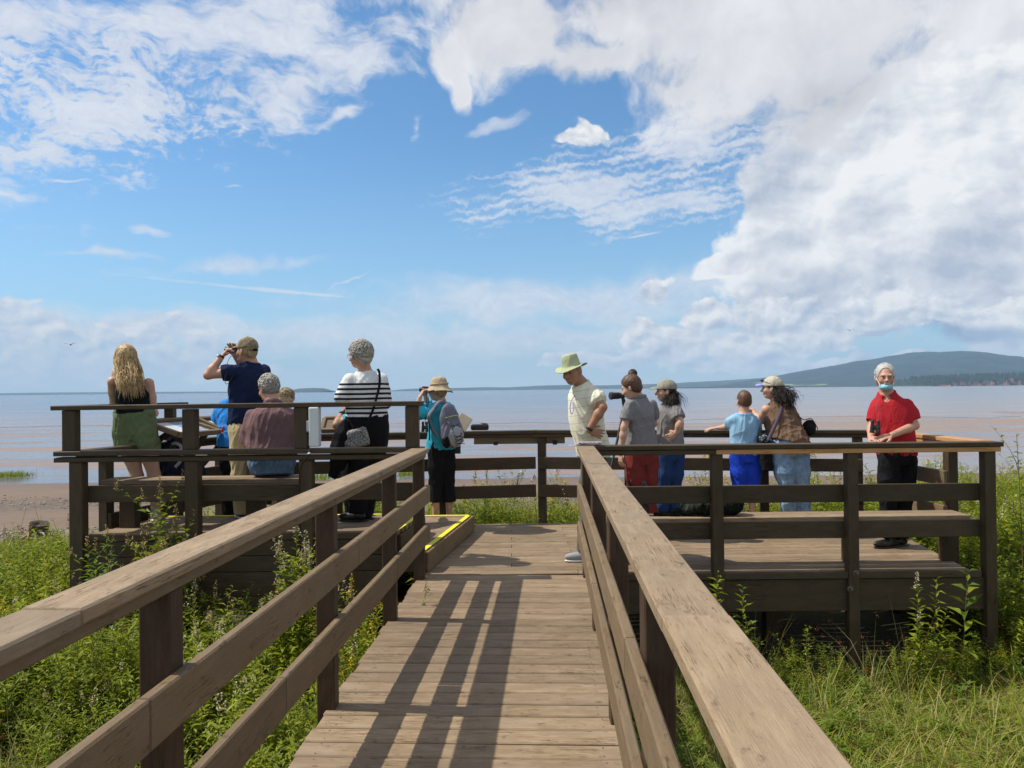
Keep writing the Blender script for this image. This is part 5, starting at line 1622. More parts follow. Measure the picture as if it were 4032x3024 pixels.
def paisley():
    m_, t = material('paisley_cloth')
    oc = t.new('ShaderNodeTexCoord').outputs['Object']
    n = t.noise(oc, 55.0, 2.0, 0.5, 2.5)
    v_ = t.new('ShaderNodeTexVoronoi', feature='DISTANCE_TO_EDGE'); t.put(v_.inputs['Vector'], t.v('ADD', oc, t.v('SCALE', t.noise(oc, 30.0, 2.0, col=True), 0.03))); v_.inputs['Scale'].default_value = 60.0
    f_ = t.m('ADD', t.step(v_.outputs['Distance'], 0.06, 0.12, 1.0, 0.0), t.step(n, 0.52, 0.56), clamp=True)
    finish(t, t.mix(f_, (0.012, 0.012, 0.014), (0.34, 0.32, 0.31)), 0.85)
    return m_
M_PAIS = paisley()
bg = empty('shoulder_bag', c2(840, 900, 6.9), 'black and white paisley shoulder bag on the hip of the woman in stripes', 'bag')
sd('bag_body', box(c2(852, 880, 6.93), A(.092, .032, .085), (unit(A(1, 0, .28)), A(0, 1, 0), unit(A(-.28, 0, 1))), .028) + ell(c2(785, 930, 6.93), (.060, .03, .045), None, .03), M_PAIS, bg, h=.007, fold=.006, freq=60)
jk = empty('jacket', c2(720, 900, 6.95), 'black jacket slung over the bag beside the woman in stripes', 'jacket')
sd('jacket_body', chain([c2(745, 760, 7.0), c2(722, 860, 6.98), c2(700, 960, 6.98), c2(690, 1080, 7.0)], [.040, .072, .080, .075], .03)
   + chain([c2(690, 1060, 7.0), c2(640, 1200, 7.0)], [.06, .045], .03, flat_end=True), C_BLACK, jk, h=.009, fold=.012, freq=45, stretch=(1, 1, .35))

# ---- 7 person behind her
pn = person(A(*c2(800, 1590, 7.85)[:2], zS), 'person with bare raised arm leaning on the rail, hidden behind the woman in stripes', SK_TAN,
    (c2(880, 590, 8.1), A(-.3, .9, -.1), UPV), c2(880, 690, 8.02), c2(860, 960, 7.75), A(-.2, .95, 0), A(0, 1, 0),
    dict(hip=.165, waist=.14, chest=.15, sh=.15, dep=.10),
    [(c2(800, 720, 8.0), c2(672, 775, 7.95), c2(728, 668, 8.05), A(.35, .2, 1), A(-.8, -.3, .4), .5, 1), (c2(960, 720, 8.05), c2(1000, 800, 8.2), c2(960, 720, 8.4), None, None, 0, 1)],
    [(c2(800, 1000, 7.75), c2(800, 1290, 7.75), c2(800, 1540, 7.78)), (c2(920, 1000, 7.8), c2(920, 1290, 7.78), c2(920, 1540, 7.8))],
    dict(kind='tee', mat=C_TEAL, hem=c2(860, 960, 7.75), sleeve=.45, fold=.006),
    dict(kind='pants', mat=C_BLACK, waist=c2(860, 930, 7.75), flare=.07), zS, (M_LEATHER, M_LEATHER), seed=17)
short_hair(pn, H_DARK, off=.014, curl=.003)
ring('wristwatch', c2(720, 680, 8.03), c2(728, 668, 8.05) - c2(672, 775, 7.95), .027, .020, .006, M_DARK, pn.root)

# ---- 8 woman with sun hat and backpack
pn8 = pn = person(A(*c2(1530, 1625, 8.66)[:2], 0.0), 'woman in tan sun hat, turquoise shirt and black cropped trousers looking through binoculars', SK_FAIR,
    (c2(1502, 492, 8.62), A(-.90, .42, .06), UPV), c2(1535, 592, 8.64), c2(1528, 950, 8.66), A(-.62, .78, 0), A(-.4, .9, 0),
    dict(hip=.148, waist=.130, chest=.142, sh=.145, dep=.098),
    [(c2(1475, 648, 8.55), c2(1310, 690, 8.48), c2(1355, 548, 8.5), A(.45, .3, 1), A(-1, -.4, .4), .9, -1),
     (c2(1590, 650, 8.78), c2(1430, 680, 8.9), c2(1400, 540, 8.75), A(-.1, 0, 1), A(-.5, 1, 0), .9, 1)],
    [(c2(1488, 985, 8.62), c2(1482, 1240, 8.62), c2(1482, 1530, 8.62)), (c2(1575, 985, 8.7), c2(1585, 1240, 8.7), c2(1598, 1530, 8.7))],
    dict(kind='long', mat=C_TEAL, hem=c2(1520, 972, 8.66), sleeve=1.7, off=.020, fold=.007),
    dict(kind='shorts', mat=C_BLACK, end=1.55, off=.016, flare=.078, waist=c2(1520, 900, 8.66), fold=.008, name='trousers'), 0.0, (M_SHOEG, M_SOLE), seed=18, socks=C_WHITE, foot_dir=[A(-.5, .9, 0)], neck_r=.045, arm_s=.9, leg_s=.86)
short_hair(pn, H_DBLOND, off=.004, curl=.002)
p, (R_, F, U), s = pn.hf, pn.hax, 1.0
def sunhat(pn, mat, prof, warp=None, tilt=-0.12, name='sun_hat', cz=.05, thick=.004):
    p, (R_, F, U) = pn.hf, pn.hax
    F2 = unit(F + U * tilt); U2 = unit(np.cross(R_, F2))
    c = p(0, -.012, cz)
    pr2 = prof + [(a - thick * .7 if i > 2 else a * .96, b - thick) for i, (a, b) in enumerate(prof)][::-1]
    V, F_ = lathe_cap(c, R_, F2, U2, pr2, 36, warp)
    return link(name, mesh_from(name, V - pn.base, F_, True, [mat]), pn.root)
def w8(a, r_, h_, j):
    k = max(0, r_ - .095) / .06
    return r_ * (1 + .05 * k * math.sin(3 * a + 1)) + (.03 * k if math.sin(a) > 0 else 0) * math.sin(a), h_ + .014 * k * math.sin(2 * a + .5) - (.016 * k if math.sin(a) < -.1 else 0)
sunhat(pn, C_HAT, [(.001, .106), (.04, .104), (.068, .094), (.083, .070), (.091, .035), (.096, .004), (.100, -.006), (.120, -.024), (.150, -.046), (.153, -.050)], w8, -.10)
strap('hat_band', [pn.hf(.088 * math.cos(a), -.012 + .108 * math.sin(a), .072 - .012 * math.sin(a)) for a in np.linspace(0, 2 * math.pi, 17)], .020, .003,
      [unit(pn.hax[0] * math.cos(a) + pn.hax[1] * math.sin(a)) for a in np.linspace(0, 2 * math.pi, 17)], C_HAT, pn.root, n=3)
binoculars(pn.hf(0, .16, .0), pn.hax[1], UPV, 0.9, 'black binoculars held up by the woman in the sun hat')
cord('neck_cord', [c2(1412, 500, 8.5), c2(1408, 600, 8.48), c2(1410, 640, 8.48)], .004, M_DARK, pn.root)
cord('neck_cord', [c2(1430, 500, 8.5), c2(1425, 570, 8.48), c2(1400, 720, 8.45), c2(1398, 770, 8.45)], .004, M_DARK, pn.root)
binoculars(c2(1395, 795, 8.42), A(0, 0, -1), A(-.5, -1, 0), .72, 'small dark binoculars hanging at the chest of the woman in the sun hat')
# backpack
bp = empty('backpack', c2(1605, 780, 8.5), 'grey backpack with black bungee cord on the back of the woman in the sun hat', 'backpack')
bf = unit(A(.62, -.78, 0)); br = np.cross(UPV, bf); bu = unit(A(.10, 0, 1) * A(-1, 1, 1) + A(.2, 0, 0))
bu = unit(A(-.22, 0, 1.0))
bc = c2(1604, 775, 8.47)
fr_ = (unit(np.cross(bu, bf)), bf, bu)
sd('pack_body', ell(bc, (.125, .075, .245), fr_, .04) + ell(bc - bu * .11, (.135, .088, .13), fr_, .06), C_GREYC, bp, h=.008, fold=.006, freq=40)
sd('front_pocket', ell(bc - bu * .12 + bf * .055, (.100, .055, .125), fr_, .03), C_GREYL, bp, h=.007, fold=.004, freq=50)
sd('side_pocket', ell(bc - bu * .15 - fr_[0] * .10, (.04, .06, .09), fr_, .03), C_BLACK, bp, h=.007, fold=.004)
M_LIME = plain('lime_zip', (0.55, 0.62, 0.18), 0.6)
cord('zip', [bc + bu * .10 - fr_[0] * .085 + bf * .064, bc + bu * .105 + bf * .083, bc + bu * .095 + fr_[0] * .07 + bf * .070, bc + bu * .06 + fr_[0] * .085 + bf * .062], .0045, M_LIME, bp)
cord('zip', [bc + bu * .06 - fr_[0] * .075 + bf * .070, bc + bu * .035 - fr_[0] * .06 + bf * .082], .0045, M_LIME, bp)
zz = []
for k in range(7):
    zz.append(bc - bu * (-.01 + .038 * k) + fr_[0] * (.06 if k % 2 else -.06) + bf * (.112 - .004 * abs(k - 4)))
cord('bungee_cord', zz, .0038, M_BLACK, bp, n=4)
zz = [q + fr_[0] * (-.12 if k % 2 else .12) for k, q in enumerate(zz)]
cord('bungee_cord', zz, .0038, M_BLACK, bp, n=4)
strap('pack_strap', [c2(1560, 590, 8.5), c2(1510, 590, 8.46), c2(1470, 640, 8.45), c2(1430, 700, 8.42), c2(1450, 790, 8.42), c2(1500, 870, 8.42)], .045, .010, A(-.6, -1, .2), C_GREYC, bp)
cord('pack_strap', [c2(1428, 700, 8.42), c2(1432, 800, 8.42), c2(1434, 900, 8.44)], .008, M_BLACK, bp)

# ---- 9 man with pale green hat
C_CREAM = stripes('cream_pique_lines', (0.74, 0.71, 0.56, 1), (0.44, 0.47, 0.40, 1), 0.0, 0.072, 0.07, wob=.004, axis=(-0.20, 0, 1))
pn9 = pn = person(A(*c3(420, 1770, 7.0)[:2], 0.0), 'older man in pale green brimmed hat and cream polo, hand on hip, looking down', SK_TAN,
    (c3(314, 232, 6.98), A(-.52, -.80, -.26), A(-.16, 0, 1)), c3(395, 345, 7.04), c3(492, 905, 7.12), A(-.88, -.35, 0), A(-.9, -.2, 0),
    dict(hip=.150, waist=.148, chest=.160, sh=.160, dep=.118, belly=.030, fwd=A(-.88, -.35, 0)),
    [(c3(488, 420, 6.90), c3(566, 525, 6.80), c3(452, 712, 6.82), A(1.0, .1, -.35), A(-.2, -1, .1), .25, -1),
     (c3(370, 420, 7.2), c3(350, 640, 7.3), c3(380, 860, 7.25), None, None, .5, 1)],
    [(c3(480, 950, 7.02), c3(450, 1350, 6.98), c3(415, 1700, 6.98)), (c3(540, 950, 7.2), c3(560, 1350, 7.25), c3(600, 1700, 7.25))],
    dict(kind='polo', mat=C_CREAM, hem=c3(490, 930, 7.1), sleeve=.62, off=.024, loose=.020, fold=.009),
    dict(kind='pants', mat=C_GREENP, waist=c3(490, 880, 7.1), fold=.007, off=.014, flare=.07), 0.0, (M_SHOEG, M_SOLE), seed=19, foot_dir=[A(-1, -.15, 0)], s=1.02)
short_hair(pn, H_GREY, off=.004, curl=.001, low=-.04)
def w9(a, r_, h_, j):
    k = max(0, r_ - .096) / .06
    dent = -.016 * math.exp(-((r_ - .0) / .045) ** 2) if j < 3 else 0
    return r_, h_ + dent + .030 * k * abs(math.cos(a)) ** 1.5 * 1.0 - .010 * k * (1 if math.sin(a) > .3 else 0)
sunhat(pn, C_CREAMHAT, [(.001, .112), (.035, .116), (.060, .114), (.078, .098), (.085, .060), (.092, .022), (.096, .004), (.101, -.004), (.125, -.014), (.158, -.024), (.162, -.027)], w9, .10, name='brimmed_hat', cz=.045)
ring('wristwatch', c3(457, 700, 6.82), c3(452, 712, 6.82) - c3(566, 525, 6.80), .028, .024, .007, M_DARK, pn.root)
cord('glasses_cord', [c3(345, 420, 6.98), c3(312, 470, 6.9), c3(300, 530, 6.88), c3(308, 572, 6.88), c3(322, 575, 6.9), c3(325, 530, 6.92), c3(322, 480, 6.95)], .004, C_LILAC, pn.root)

# ---- 10 woman with hair bun at the scope
pn = person(A(*c3(880, 1600, 7.97)[:2], 0.0), 'woman with hair bun, grey polo and burgundy trousers bending to the spotting scope', SK_FAIR,
    (c3(800, 362, 7.92), A(-.80, .45, -.38), UPV), c3(862, 452, 7.95), c3(886, 905, 8.0), A(-.55, .85, 0), A(-.4, .9, 0),
    dict(hip=.165, waist=.140, chest=.152, sh=.158, dep=.102),
    [(c3(790, 510, 7.86), c3(742, 690, 7.84), c3(716, 905, 7.86), A(-.05, .1, -1), A(-1, -.5, 0), .45, 1),
     (c3(965, 505, 8.06), c3(985, 660, 8.2), c3(900, 620, 8.35), A(-1, .3, .2), A(0, 0, 1), .5, 1)],
    [(c3(825, 950, 7.97), c3(838, 1260, 7.97), c3(845, 1540, 7.99)), (c3(945, 950, 8.03), c3(945, 1260, 8.03), c3(950, 1540, 8.05))],
    dict(kind='polo', mat=C_GREYP, hem=c3(880, 840, 8.0), sleeve=.66, off=.018, fold=.008, loose=.012),
    dict(kind='pants', mat=C_BURG, waist=c3(880, 810, 8.0), fold=.007, off=.012, flare=.065), 0.0, (M_LEATHER, M_SOLE), seed=20, neck_r=.047, leg_s=1.02, arm_s=.92)
short_hair(pn, H_BROWN, off=.014, curl=.004, low=-.06, cfreq=90)
pn.mesh('hair_bun', ell(c3(812, 250, 7.95), (.046, .042, .036)), H_BROWN, h=.006, curl=.008, cfreq=100)
fuzz(pn, H_BROWN, 620, (.028, .045), .0034, .7, (0, -.8, .8), .12, seed=6, off=.010)
_hf = pn.hf; pn.hf = lambda a, b, c: _hf(a, b, c) + (c3(812, 250, 7.95) - _hf(0, -.014, .030))
fuzz(pn, H_BROWN, 300, (.018, .032), .0030, 1.4, (.3, -.5, .2), .35, seed=7, scale=.50, keep=lambda a, b, c: True, name='bun_strands')
pn.hf = _hf
pn.mesh('hair_clip', ell(c3(832, 285, 7.91), (.007, .008, .018)), M_SOLE, h=.004)
def roots_curl(a, r):
    st = pn.hf(r.normal() * .05, .02 + r.random() * .07, .04 + r.random() * .06); return st, r.normal(size=3) * .02

# ---- 11 woman with sage cap
pn = person(A(*c3(1090, 1537, 8.4)[:2], 0.0), 'woman in sage cap and grey polo, hand on hip, behind the burgundy trousers', SK_FAIR,
    (c3(1085, 395, 8.38), A(-.97, .15, -.04), UPV), c3(1112, 490, 8.4), c3(1118, 880, 8.42), A(-.75, .6, 0), A(-.6, .75, 0),
    dict(hip=.160, waist=.142, chest=.152, sh=.150, dep=.108),
    [(c3(1165, 552, 8.28), c3(1200, 655, 8.20), c3(1168, 735, 8.22), A(-.75, .3, -.5), A(.2, -1, .3), .4, 1),
     (c3(1068, 540, 8.52), c3(1050, 700, 8.6), c3(1070, 850, 8.55), None, None, 0, 1)],
    [(c3(1065, 920, 8.38), c3(1052, 1230, 8.36), c3(1030, 1480, 8.38)), (c3(1165, 920, 8.46), c3(1148, 1230, 8.45), c3(1138, 1480, 8.45))],
    dict(kind='polo', mat=C_GREYP2, hem=c3(1110, 850, 8.4), sleeve=.62, off=.020, loose=.014, fold=.010),
    dict(kind='pants', mat=C_DJEANS, waist=c3(1110, 800, 8.4), fold=.008, flare=.060, off=.012), 0.0, (M_LEATHER, M_LEATHER), seed=21, neck_r=.046, arm_s=.95, leg_s=1.0)
cap(pn, C_SAGE, tilt=.02, grow=.007)
def roots_tail(a, r):
    st = pn.hf(r.normal() * .045, -.06 - r.random() * .03, .0 + r.random() * .02)
    return st, r.normal(size=3) * A(.035, .03, .0)
short_hair(pn, H_DARK, off=.005, curl=.001, low=-.05)
pn.mesh('hair_tail', ell(c3(1122, 445, 8.34), (.050, .045, .060)) + ell(c3(1125, 500, 8.33), (.042, .035, .050), None, .03), H_DARK, h=.007, curl=.006, cfreq=70)
strands(pn, H_DARK, roots_tail, 480, [c3(1120, 400, 8.36), c3(1125, 460, 8.33), c3(1120, 520, 8.30)], (.7, 1.0), .045, .005, .0022, 7)
strands(pn, H_DARK, roots_tail, 70, [c3(1130, 400, 8.36), c3(1165, 450, 8.33), c3(1195, 545, 8.30)], (.7, 1.0), .02, .006, .0026, 8, name='hair_strands')

# ---- 12 boy
pn = person(A(*c4(675, 1658, 8.2)[:2], 0.0), 'boy with short brown hair, light blue T-shirt and royal blue shorts at the rail', SK_FAIR,
    (c4(662, 424, 8.22), A(-.12, .97, -.08), UPV), c4(662, 540, 8.2), c4(668, 905, 8.2), A(-.12, .98, 0), A(0, 1, 0),
    dict(hip=.128, waist=.122, chest=.128, sh=.128, dep=.088),
    [(c4(572, 600, 8.18), c4(512, 665, 8.36), c4(412, 675, 8.46), A(-1, .1, -.12), A(0, -.15, 1), .28, 1),
     (c4(752, 600, 8.22), c4(785, 720, 8.35), c4(720, 690, 8.55), None, None, 0, 1)],
    [(c4(612, 950, 8.2), c4(625, 1240, 8.2), c4(635, 1560, 8.22)), (c4(728, 950, 8.22), c4(742, 1240, 8.2), c4(735, 1560, 8.22))],
    dict(kind='tee', mat=C_LBLUE, hem=c4(668, 928, 8.2), sleeve=.75, off=.022, loose=.020, fold=.009),
    dict(kind='shorts', mat=C_ROYAL, end=1.02, off=.028, flare=.108, waist=c4(668, 880, 8.2), fold=.008), 0.0, (M_DARK, M_SOLE), seed=22, s=.93, neck_r=.047, arm_s=.78, leg_s=.80)
short_hair(pn, H_BROWN, off=.004, curl=.0015, low=-.035, cfreq=160)
fuzz(pn, H_BROWN, 700, (.014, .022), .0032, .5, (.2, -.5, -.8), .5, seed=9)

# ---- 13 woman in brown tank top
pn13 = pn = person(A(*c4(1150, 1660, 8.1)[:2], 0.0), 'woman in beige cap, brown sleeveless top and faded jeans leaning beside the boy', SK_FAIR,
    (c4(925, 305, 8.38), A(-.88, .47, -.02), UPV), c4(965, 440, 8.36), c4(1095, 870, 8.08), A(-.45, .88, 0), A(-.15, 1, 0),
    dict(hip=.188, waist=.165, chest=.170, sh=.165, dep=.120, hipd=.135),
    [(c4(872, 505, 8.28), c4(815, 610, 8.42), c4(742, 512, 8.52), A(-1, .1, .02), A(0, .3, 1), .5, 1),
     (c4(1080, 520, 8.42), c4(1110, 650, 8.58), c4(960, 640, 8.68), None, None, 0, 1)],
    [(c4(1010, 930, 8.08), c4(1062, 1240, 8.05), c4(1098, 1560, 8.1)), (c4(1178, 930, 8.12), c4(1200, 1240, 8.1), c4(1225, 1560, 8.14))],
    dict(kind='tank', mat=C_BROWN, hem=c4(1080, 800, 8.1), hemn=A(-.22, 0, -1), off=.030, fold=.012, freq=42),
    dict(kind='pants', mat=C_LJEANS, waist=c4(1095, 745, 8.1), fold=.009, off=.010, flare=.082, freq=40), 0.0, (M_DARK, M_SOLE), seed=23, leg_s=1.12, neck_r=.05)
cap(pn, C_STONE, brimmat=C_LILAC, tilt=.04, grow=.008)
short_hair(pn, H_DARK, off=.004, curl=.001, low=-.05)
pn.mesh('sunglasses', ell(pn.hf(-.03, .095, .085), (.024, .014, .013)) + ell(pn.hf(.03, .095, .085), (.024, .014, .013)), M_GLASS, h=.005)
cord('sunglasses_arm', [pn.hf(-.055, .085, .085), pn.hf(-.085, .03, .06), pn.hf(-.088, -.03, .04)], .003, M_DARK, pn.root)
def roots_pony(a, r):
    st = pn13.hf(r.normal() * .02, -.10, .0 + r.normal() * .02)
    return st, r.normal(size=3) * A(.045, .035, .03)
pn.mesh('hair_tail', ell(c4(1020, 385, 8.27), (.062, .055, .045)) + ell(c4(1055, 440, 8.22), (.060, .050, .060), None, .03), H_DARK, h=.007, curl=.010, cfreq=60)
strands(pn, H_DARK, roots_pony, 800, [c4(985, 345, 8.30), c4(1030, 370, 8.24), c4(1045, 420, 8.2), c4(1060, 500, 8.18)], (.6, 1.0), .050, .010, .0023, 9)
strands(pn, H_DARK, roots_pony, 90, [c4(985, 345, 8.30), c4(1050, 365, 8.24), c4(1120, 400, 8.2)], (.6, .9), .03, .014, .0030, 10, name='hair_strands')
strap('bag_strap', [c4(1000, 440, 8.22), c4(1010, 500, 8.14), c4(975, 600, 8.06), c4(930, 700, 8.0), c4(890, 790, 7.96)], .038, .006, A(-.3, -1, .2), plain('plum_webbing', (0.06, 0.04, 0.07), .8), pn.root)
hb_ = empty('shoulder_bag', c4(1260, 670, 8.2), 'small round black bag at the right hip of the woman in the brown top', 'bag')
sd('bag_body', ell(c4(1268, 675, 8.2), (.072, .055, .088), (unit(A(1, 0, -.2)), A(0, 1, 0), unit(A(.2, 0, 1))), .02), C_BLACK, hb_, h=.007, fold=.005)
sd('bag_pocket', ell(c4(1285, 695, 8.14), (.050, .03, .055), None, .02), C_BLACK, hb_, h=.007, fold=.004)
cord('bag_strap', [c4(1140, 540, 8.2), c4(1190, 580, 8.16), c4(1225, 600, 8.16), c4(1290, 590, 8.16), c4(1340, 660, 8.18), c4(1350, 690, 8.18)], .005, M_BLACK, hb_)
hb2 = empty('carrier_bag', c4(860, 780, 7.98), 'dark printed carrier bag hanging between the boy and the woman', 'bag')
sd('bag_body', box(c4(862, 900, 8.06), A(.055, .05, .20), (unit(A(1, 0, .1)), A(0, 1, 0), unit(A(-.1, 0, 1))), .03), C_BLACK, hb2, h=.009, fold=.010, freq=40)
def printed():
    m_, t = material('printed_cloth')
    oc = t.new('ShaderNodeTexCoord').outputs['Object']
    n = t.noise(t.v('MULTIPLY', oc, (1, 1, .5)), 38.0, 2.0, 0.4, 1.5)
    finish(t, t.mix(t.step(n, 0.58, 0.61), (0.015, 0.018, 0.03), (0.35, 0.42, 0.5)), 0.8)
    return m_
sd('bag_top', ell(c4(850, 775, 8.03), (.058, .04, .045), None, .02), printed(), hb2, h=.007, fold=.006)
cord('bag_strap', [c4(905, 780, 7.98), c4(880, 800, 7.98), c4(850, 800, 8.0), c4(815, 760, 8.02)], .006, M_BLACK, hb2)

r_hair = random.Random(2)
# ---- 14 man in red polo
pn14 = pn = person(A(*c5(400, 1455, 7.42)[:2], 0.0), 'white haired man in red polo with glasses and blue mask under his chin', SK_PINK,
    (c5(342, 252, 7.38), A(-.30, -.94, -.02), UPV), c5(352, 372, 7.4), c5(428, 800, 7.42), A(-.45, -.89, 0), A(-.5, -.86, 0),
    dict(hip=.168, waist=.168, chest=.170, sh=.165, dep=.125, belly=.045, fwd=A(-.45, -.89, 0)),
    [(c5(497, 452, 7.36), c5(556, 600, 7.30), c5(385, 672, 7.12), A(-1, -.05, -.22), A(.1, -.5, 1), .35, -1),
     (c5(287, 457, 7.46), c5(247, 610, 7.42), c5(236, 688, 7.22), A(.2, -1, -.1), A(-.3, 0, 1), .5, 1)],
    [(c5(372, 860, 7.40), c5(362, 1140, 7.40), c5(375, 1410, 7.42)), (c5(492, 860, 7.46), c5(475, 1140, 7.46), c5(450, 1410, 7.50))],
    dict(kind='polo', mat=C_RED, hem=c5(420, 815, 7.42), sleeve=.74, off=.015, loose=.012, fold=.007, vneck=True),
    dict(kind='pants', mat=C_BLACK, waist=c5(420, 770, 7.42), fold=.009, off=.014, flare=.075), 0.0, (M_LEATHER, M_LEATHER), seed=24, foot_dir=[A(-1, -.25, 0)], s=1.02, hb=.0068, brow=H_WHITE)
p, (R_, F, U) = pn.hf, pn.hax
pr = ell(p(0, -.020, .034), A(.090, .106, .104), (R_, F, U), 0.01) + ell(p(0, -.045, -.03), A(.082, .062, .064), (R_, F, U), 0.02)
pr += plane_cut(p(0, 0, -.055), -U + F * .3)
pr += sub(ell(p(.004, .105, -.012), A(.0665, .108, .110), (R_, F, U)), 0.012)
pr += sub(ell(p(0, .060, -.060), A(.12, .060, .060), (R_, F, U)), 0.012)
pn.mesh('hair', pr, H_WHITE, h=.0062, curl=.004, fold=.003, cfreq=70)
fuzz(pn, H_WHITE, 520, (.032, .052), .0048, .55, (.6, -1, .1), .50, seed=4, off=.012, keep=lambda a, b, c: (c > .70 and b < .25) or (b < -.05 and c > -.5) or (abs(a) > .86 and c > -.2 and b < .22 and r_hair.random() < .8))
glasses(pn)
p, (R_, F, U) = pn.hf, pn.hax
pn.mesh('moustache', ell(p(0, .098, -.050), (.030, .008, .007), (R_, F, U)), H_WHITE, h=.005)
mk = ell(p(0, .046, -.086), (.060, .062, .038), (R_, F, U), .01) + plane_cut(p(0, .1, -.060), U + F * .3) + sub(ell(p(0, .04, -.045), (.05, .055, .030), (R_, F, U)), .0)
pn.mesh('face_mask', mk, C_MASK, h=.0055, fold=.002, freq=90)
for q in (-1, 1):
    cord('mask_loop', [p(q * .055, .080, -.068), p(q * .070, .040, -.030), p(q * .082, -.005, .010)], .0030, C_WHITE, pn.root)
cord('neck_cord', [c5(300, 365, 7.26), c5(282, 450, 7.2), c5(272, 520, 7.16), c5(268, 585, 7.16)], .0022, M_DARK, pn.root)
cord('neck_cord', [c5(395, 360, 7.26), c5(345, 440, 7.17), c5(310, 500, 7.14), c5(290, 580, 7.14)], .0022, M_DARK, pn.root)
binoculars(c5(270, 615, 7.13), A(-.05, 0, -1), A(-.4, -1, 0), .78, 'small black binoculars hanging on the chest of the man in red')
# ------------------------------------------------------------------ plants
def leafmat(name, c0, c1, straw=(0.42, 0.36, 0.15), trans=0.42, strawf=0.0):
    m_, t = material(name)
    oi = t.new('ShaderNodeObjectInfo').outputs['Random']
    at = t.new('ShaderNodeAttribute'); at.attribute_name = 'tint'
    g = t.new('ShaderNodeNewGeometry').outputs['Position']
    n = t.noise(g, 0.9, 3.0, 0.5)
    f_ = t.m('ADD', t.m('ADD', t.m('MULTIPLY', at.outputs['Fac'], 0.55), t.m('MULTIPLY', oi, 0.35)), t.m('MULTIPLY', t.m('SUBTRACT', n, 0.5), 0.7), clamp=True)
    c = t.mix(f_, c0, c1)
    if strawf: c = t.mix(t.step(t.m('ADD', at.outputs['Fac'], t.m('MULTIPLY', n, 0.6)), 1.3 - strawf, 1.42 - strawf), c, straw)
    b = t.new('ShaderNodeBsdfPrincipled'); t.put(b.inputs['Base Color'], c); b.inputs['Roughness'].default_value = 0.5
    b.inputs['Specular IOR Level'].default_value = 0.2
    tr = t.new('ShaderNodeBsdfTranslucent'); t.put(tr.inputs[0], t.mix(1.0, c, (1.35, 1.25, 0.5), 'MULTIPLY'))
    mx = t.new('ShaderNodeMixShader'); mx.inputs[0].default_value = trans
    t.t.links.new(b.outputs[0], mx.inputs[1]); t.t.links.new(tr.outputs[0], mx.inputs[2])
    o = t.new('ShaderNodeOutputMaterial'); t.t.links.new(mx.outputs[0], o.inputs[0])
    return m_
L_BUSH = leafmat('bush_leaf', (0.085, 0.140, 0.011), (0.430, 0.480, 0.050))
L_DARK = leafmat('dark_leaf', (0.060, 0.125, 0.015), (0.220, 0.310, 0.040))
L_GRASS = leafmat('grass_blade', (0.10, 0.16, 0.014), (0.42, 0.47, 0.065), strawf=0.30)
L_STRAW = leafmat('straw_stalk', (0.20, 0.19, 0.07), (0.42, 0.36, 0.17), trans=0.2)
L_RUST = leafmat('rust_seed', (0.14, 0.045, 0.020), (0.25, 0.09, 0.035), trans=0.1)
L_STEM = plain('plant_stem', (0.10, 0.115, 0.040), 0.7)
L_BRSTEM = plain('brown_stem', (0.13, 0.085, 0.05), 0.8)
F_CREAM = leafmat('cream_flower', (0.42, 0.36, 0.22), (0.75, 0.70, 0.55), trans=0.2)
F_TAN = leafmat('faded_flower', (0.30, 0.21, 0.10), (0.50, 0.38, 0.20), trans=0.2)
F_YEL = leafmat('yellow_flower', (0.62, 0.42, 0.02), (0.85, 0.66, 0.05), trans=0.2)

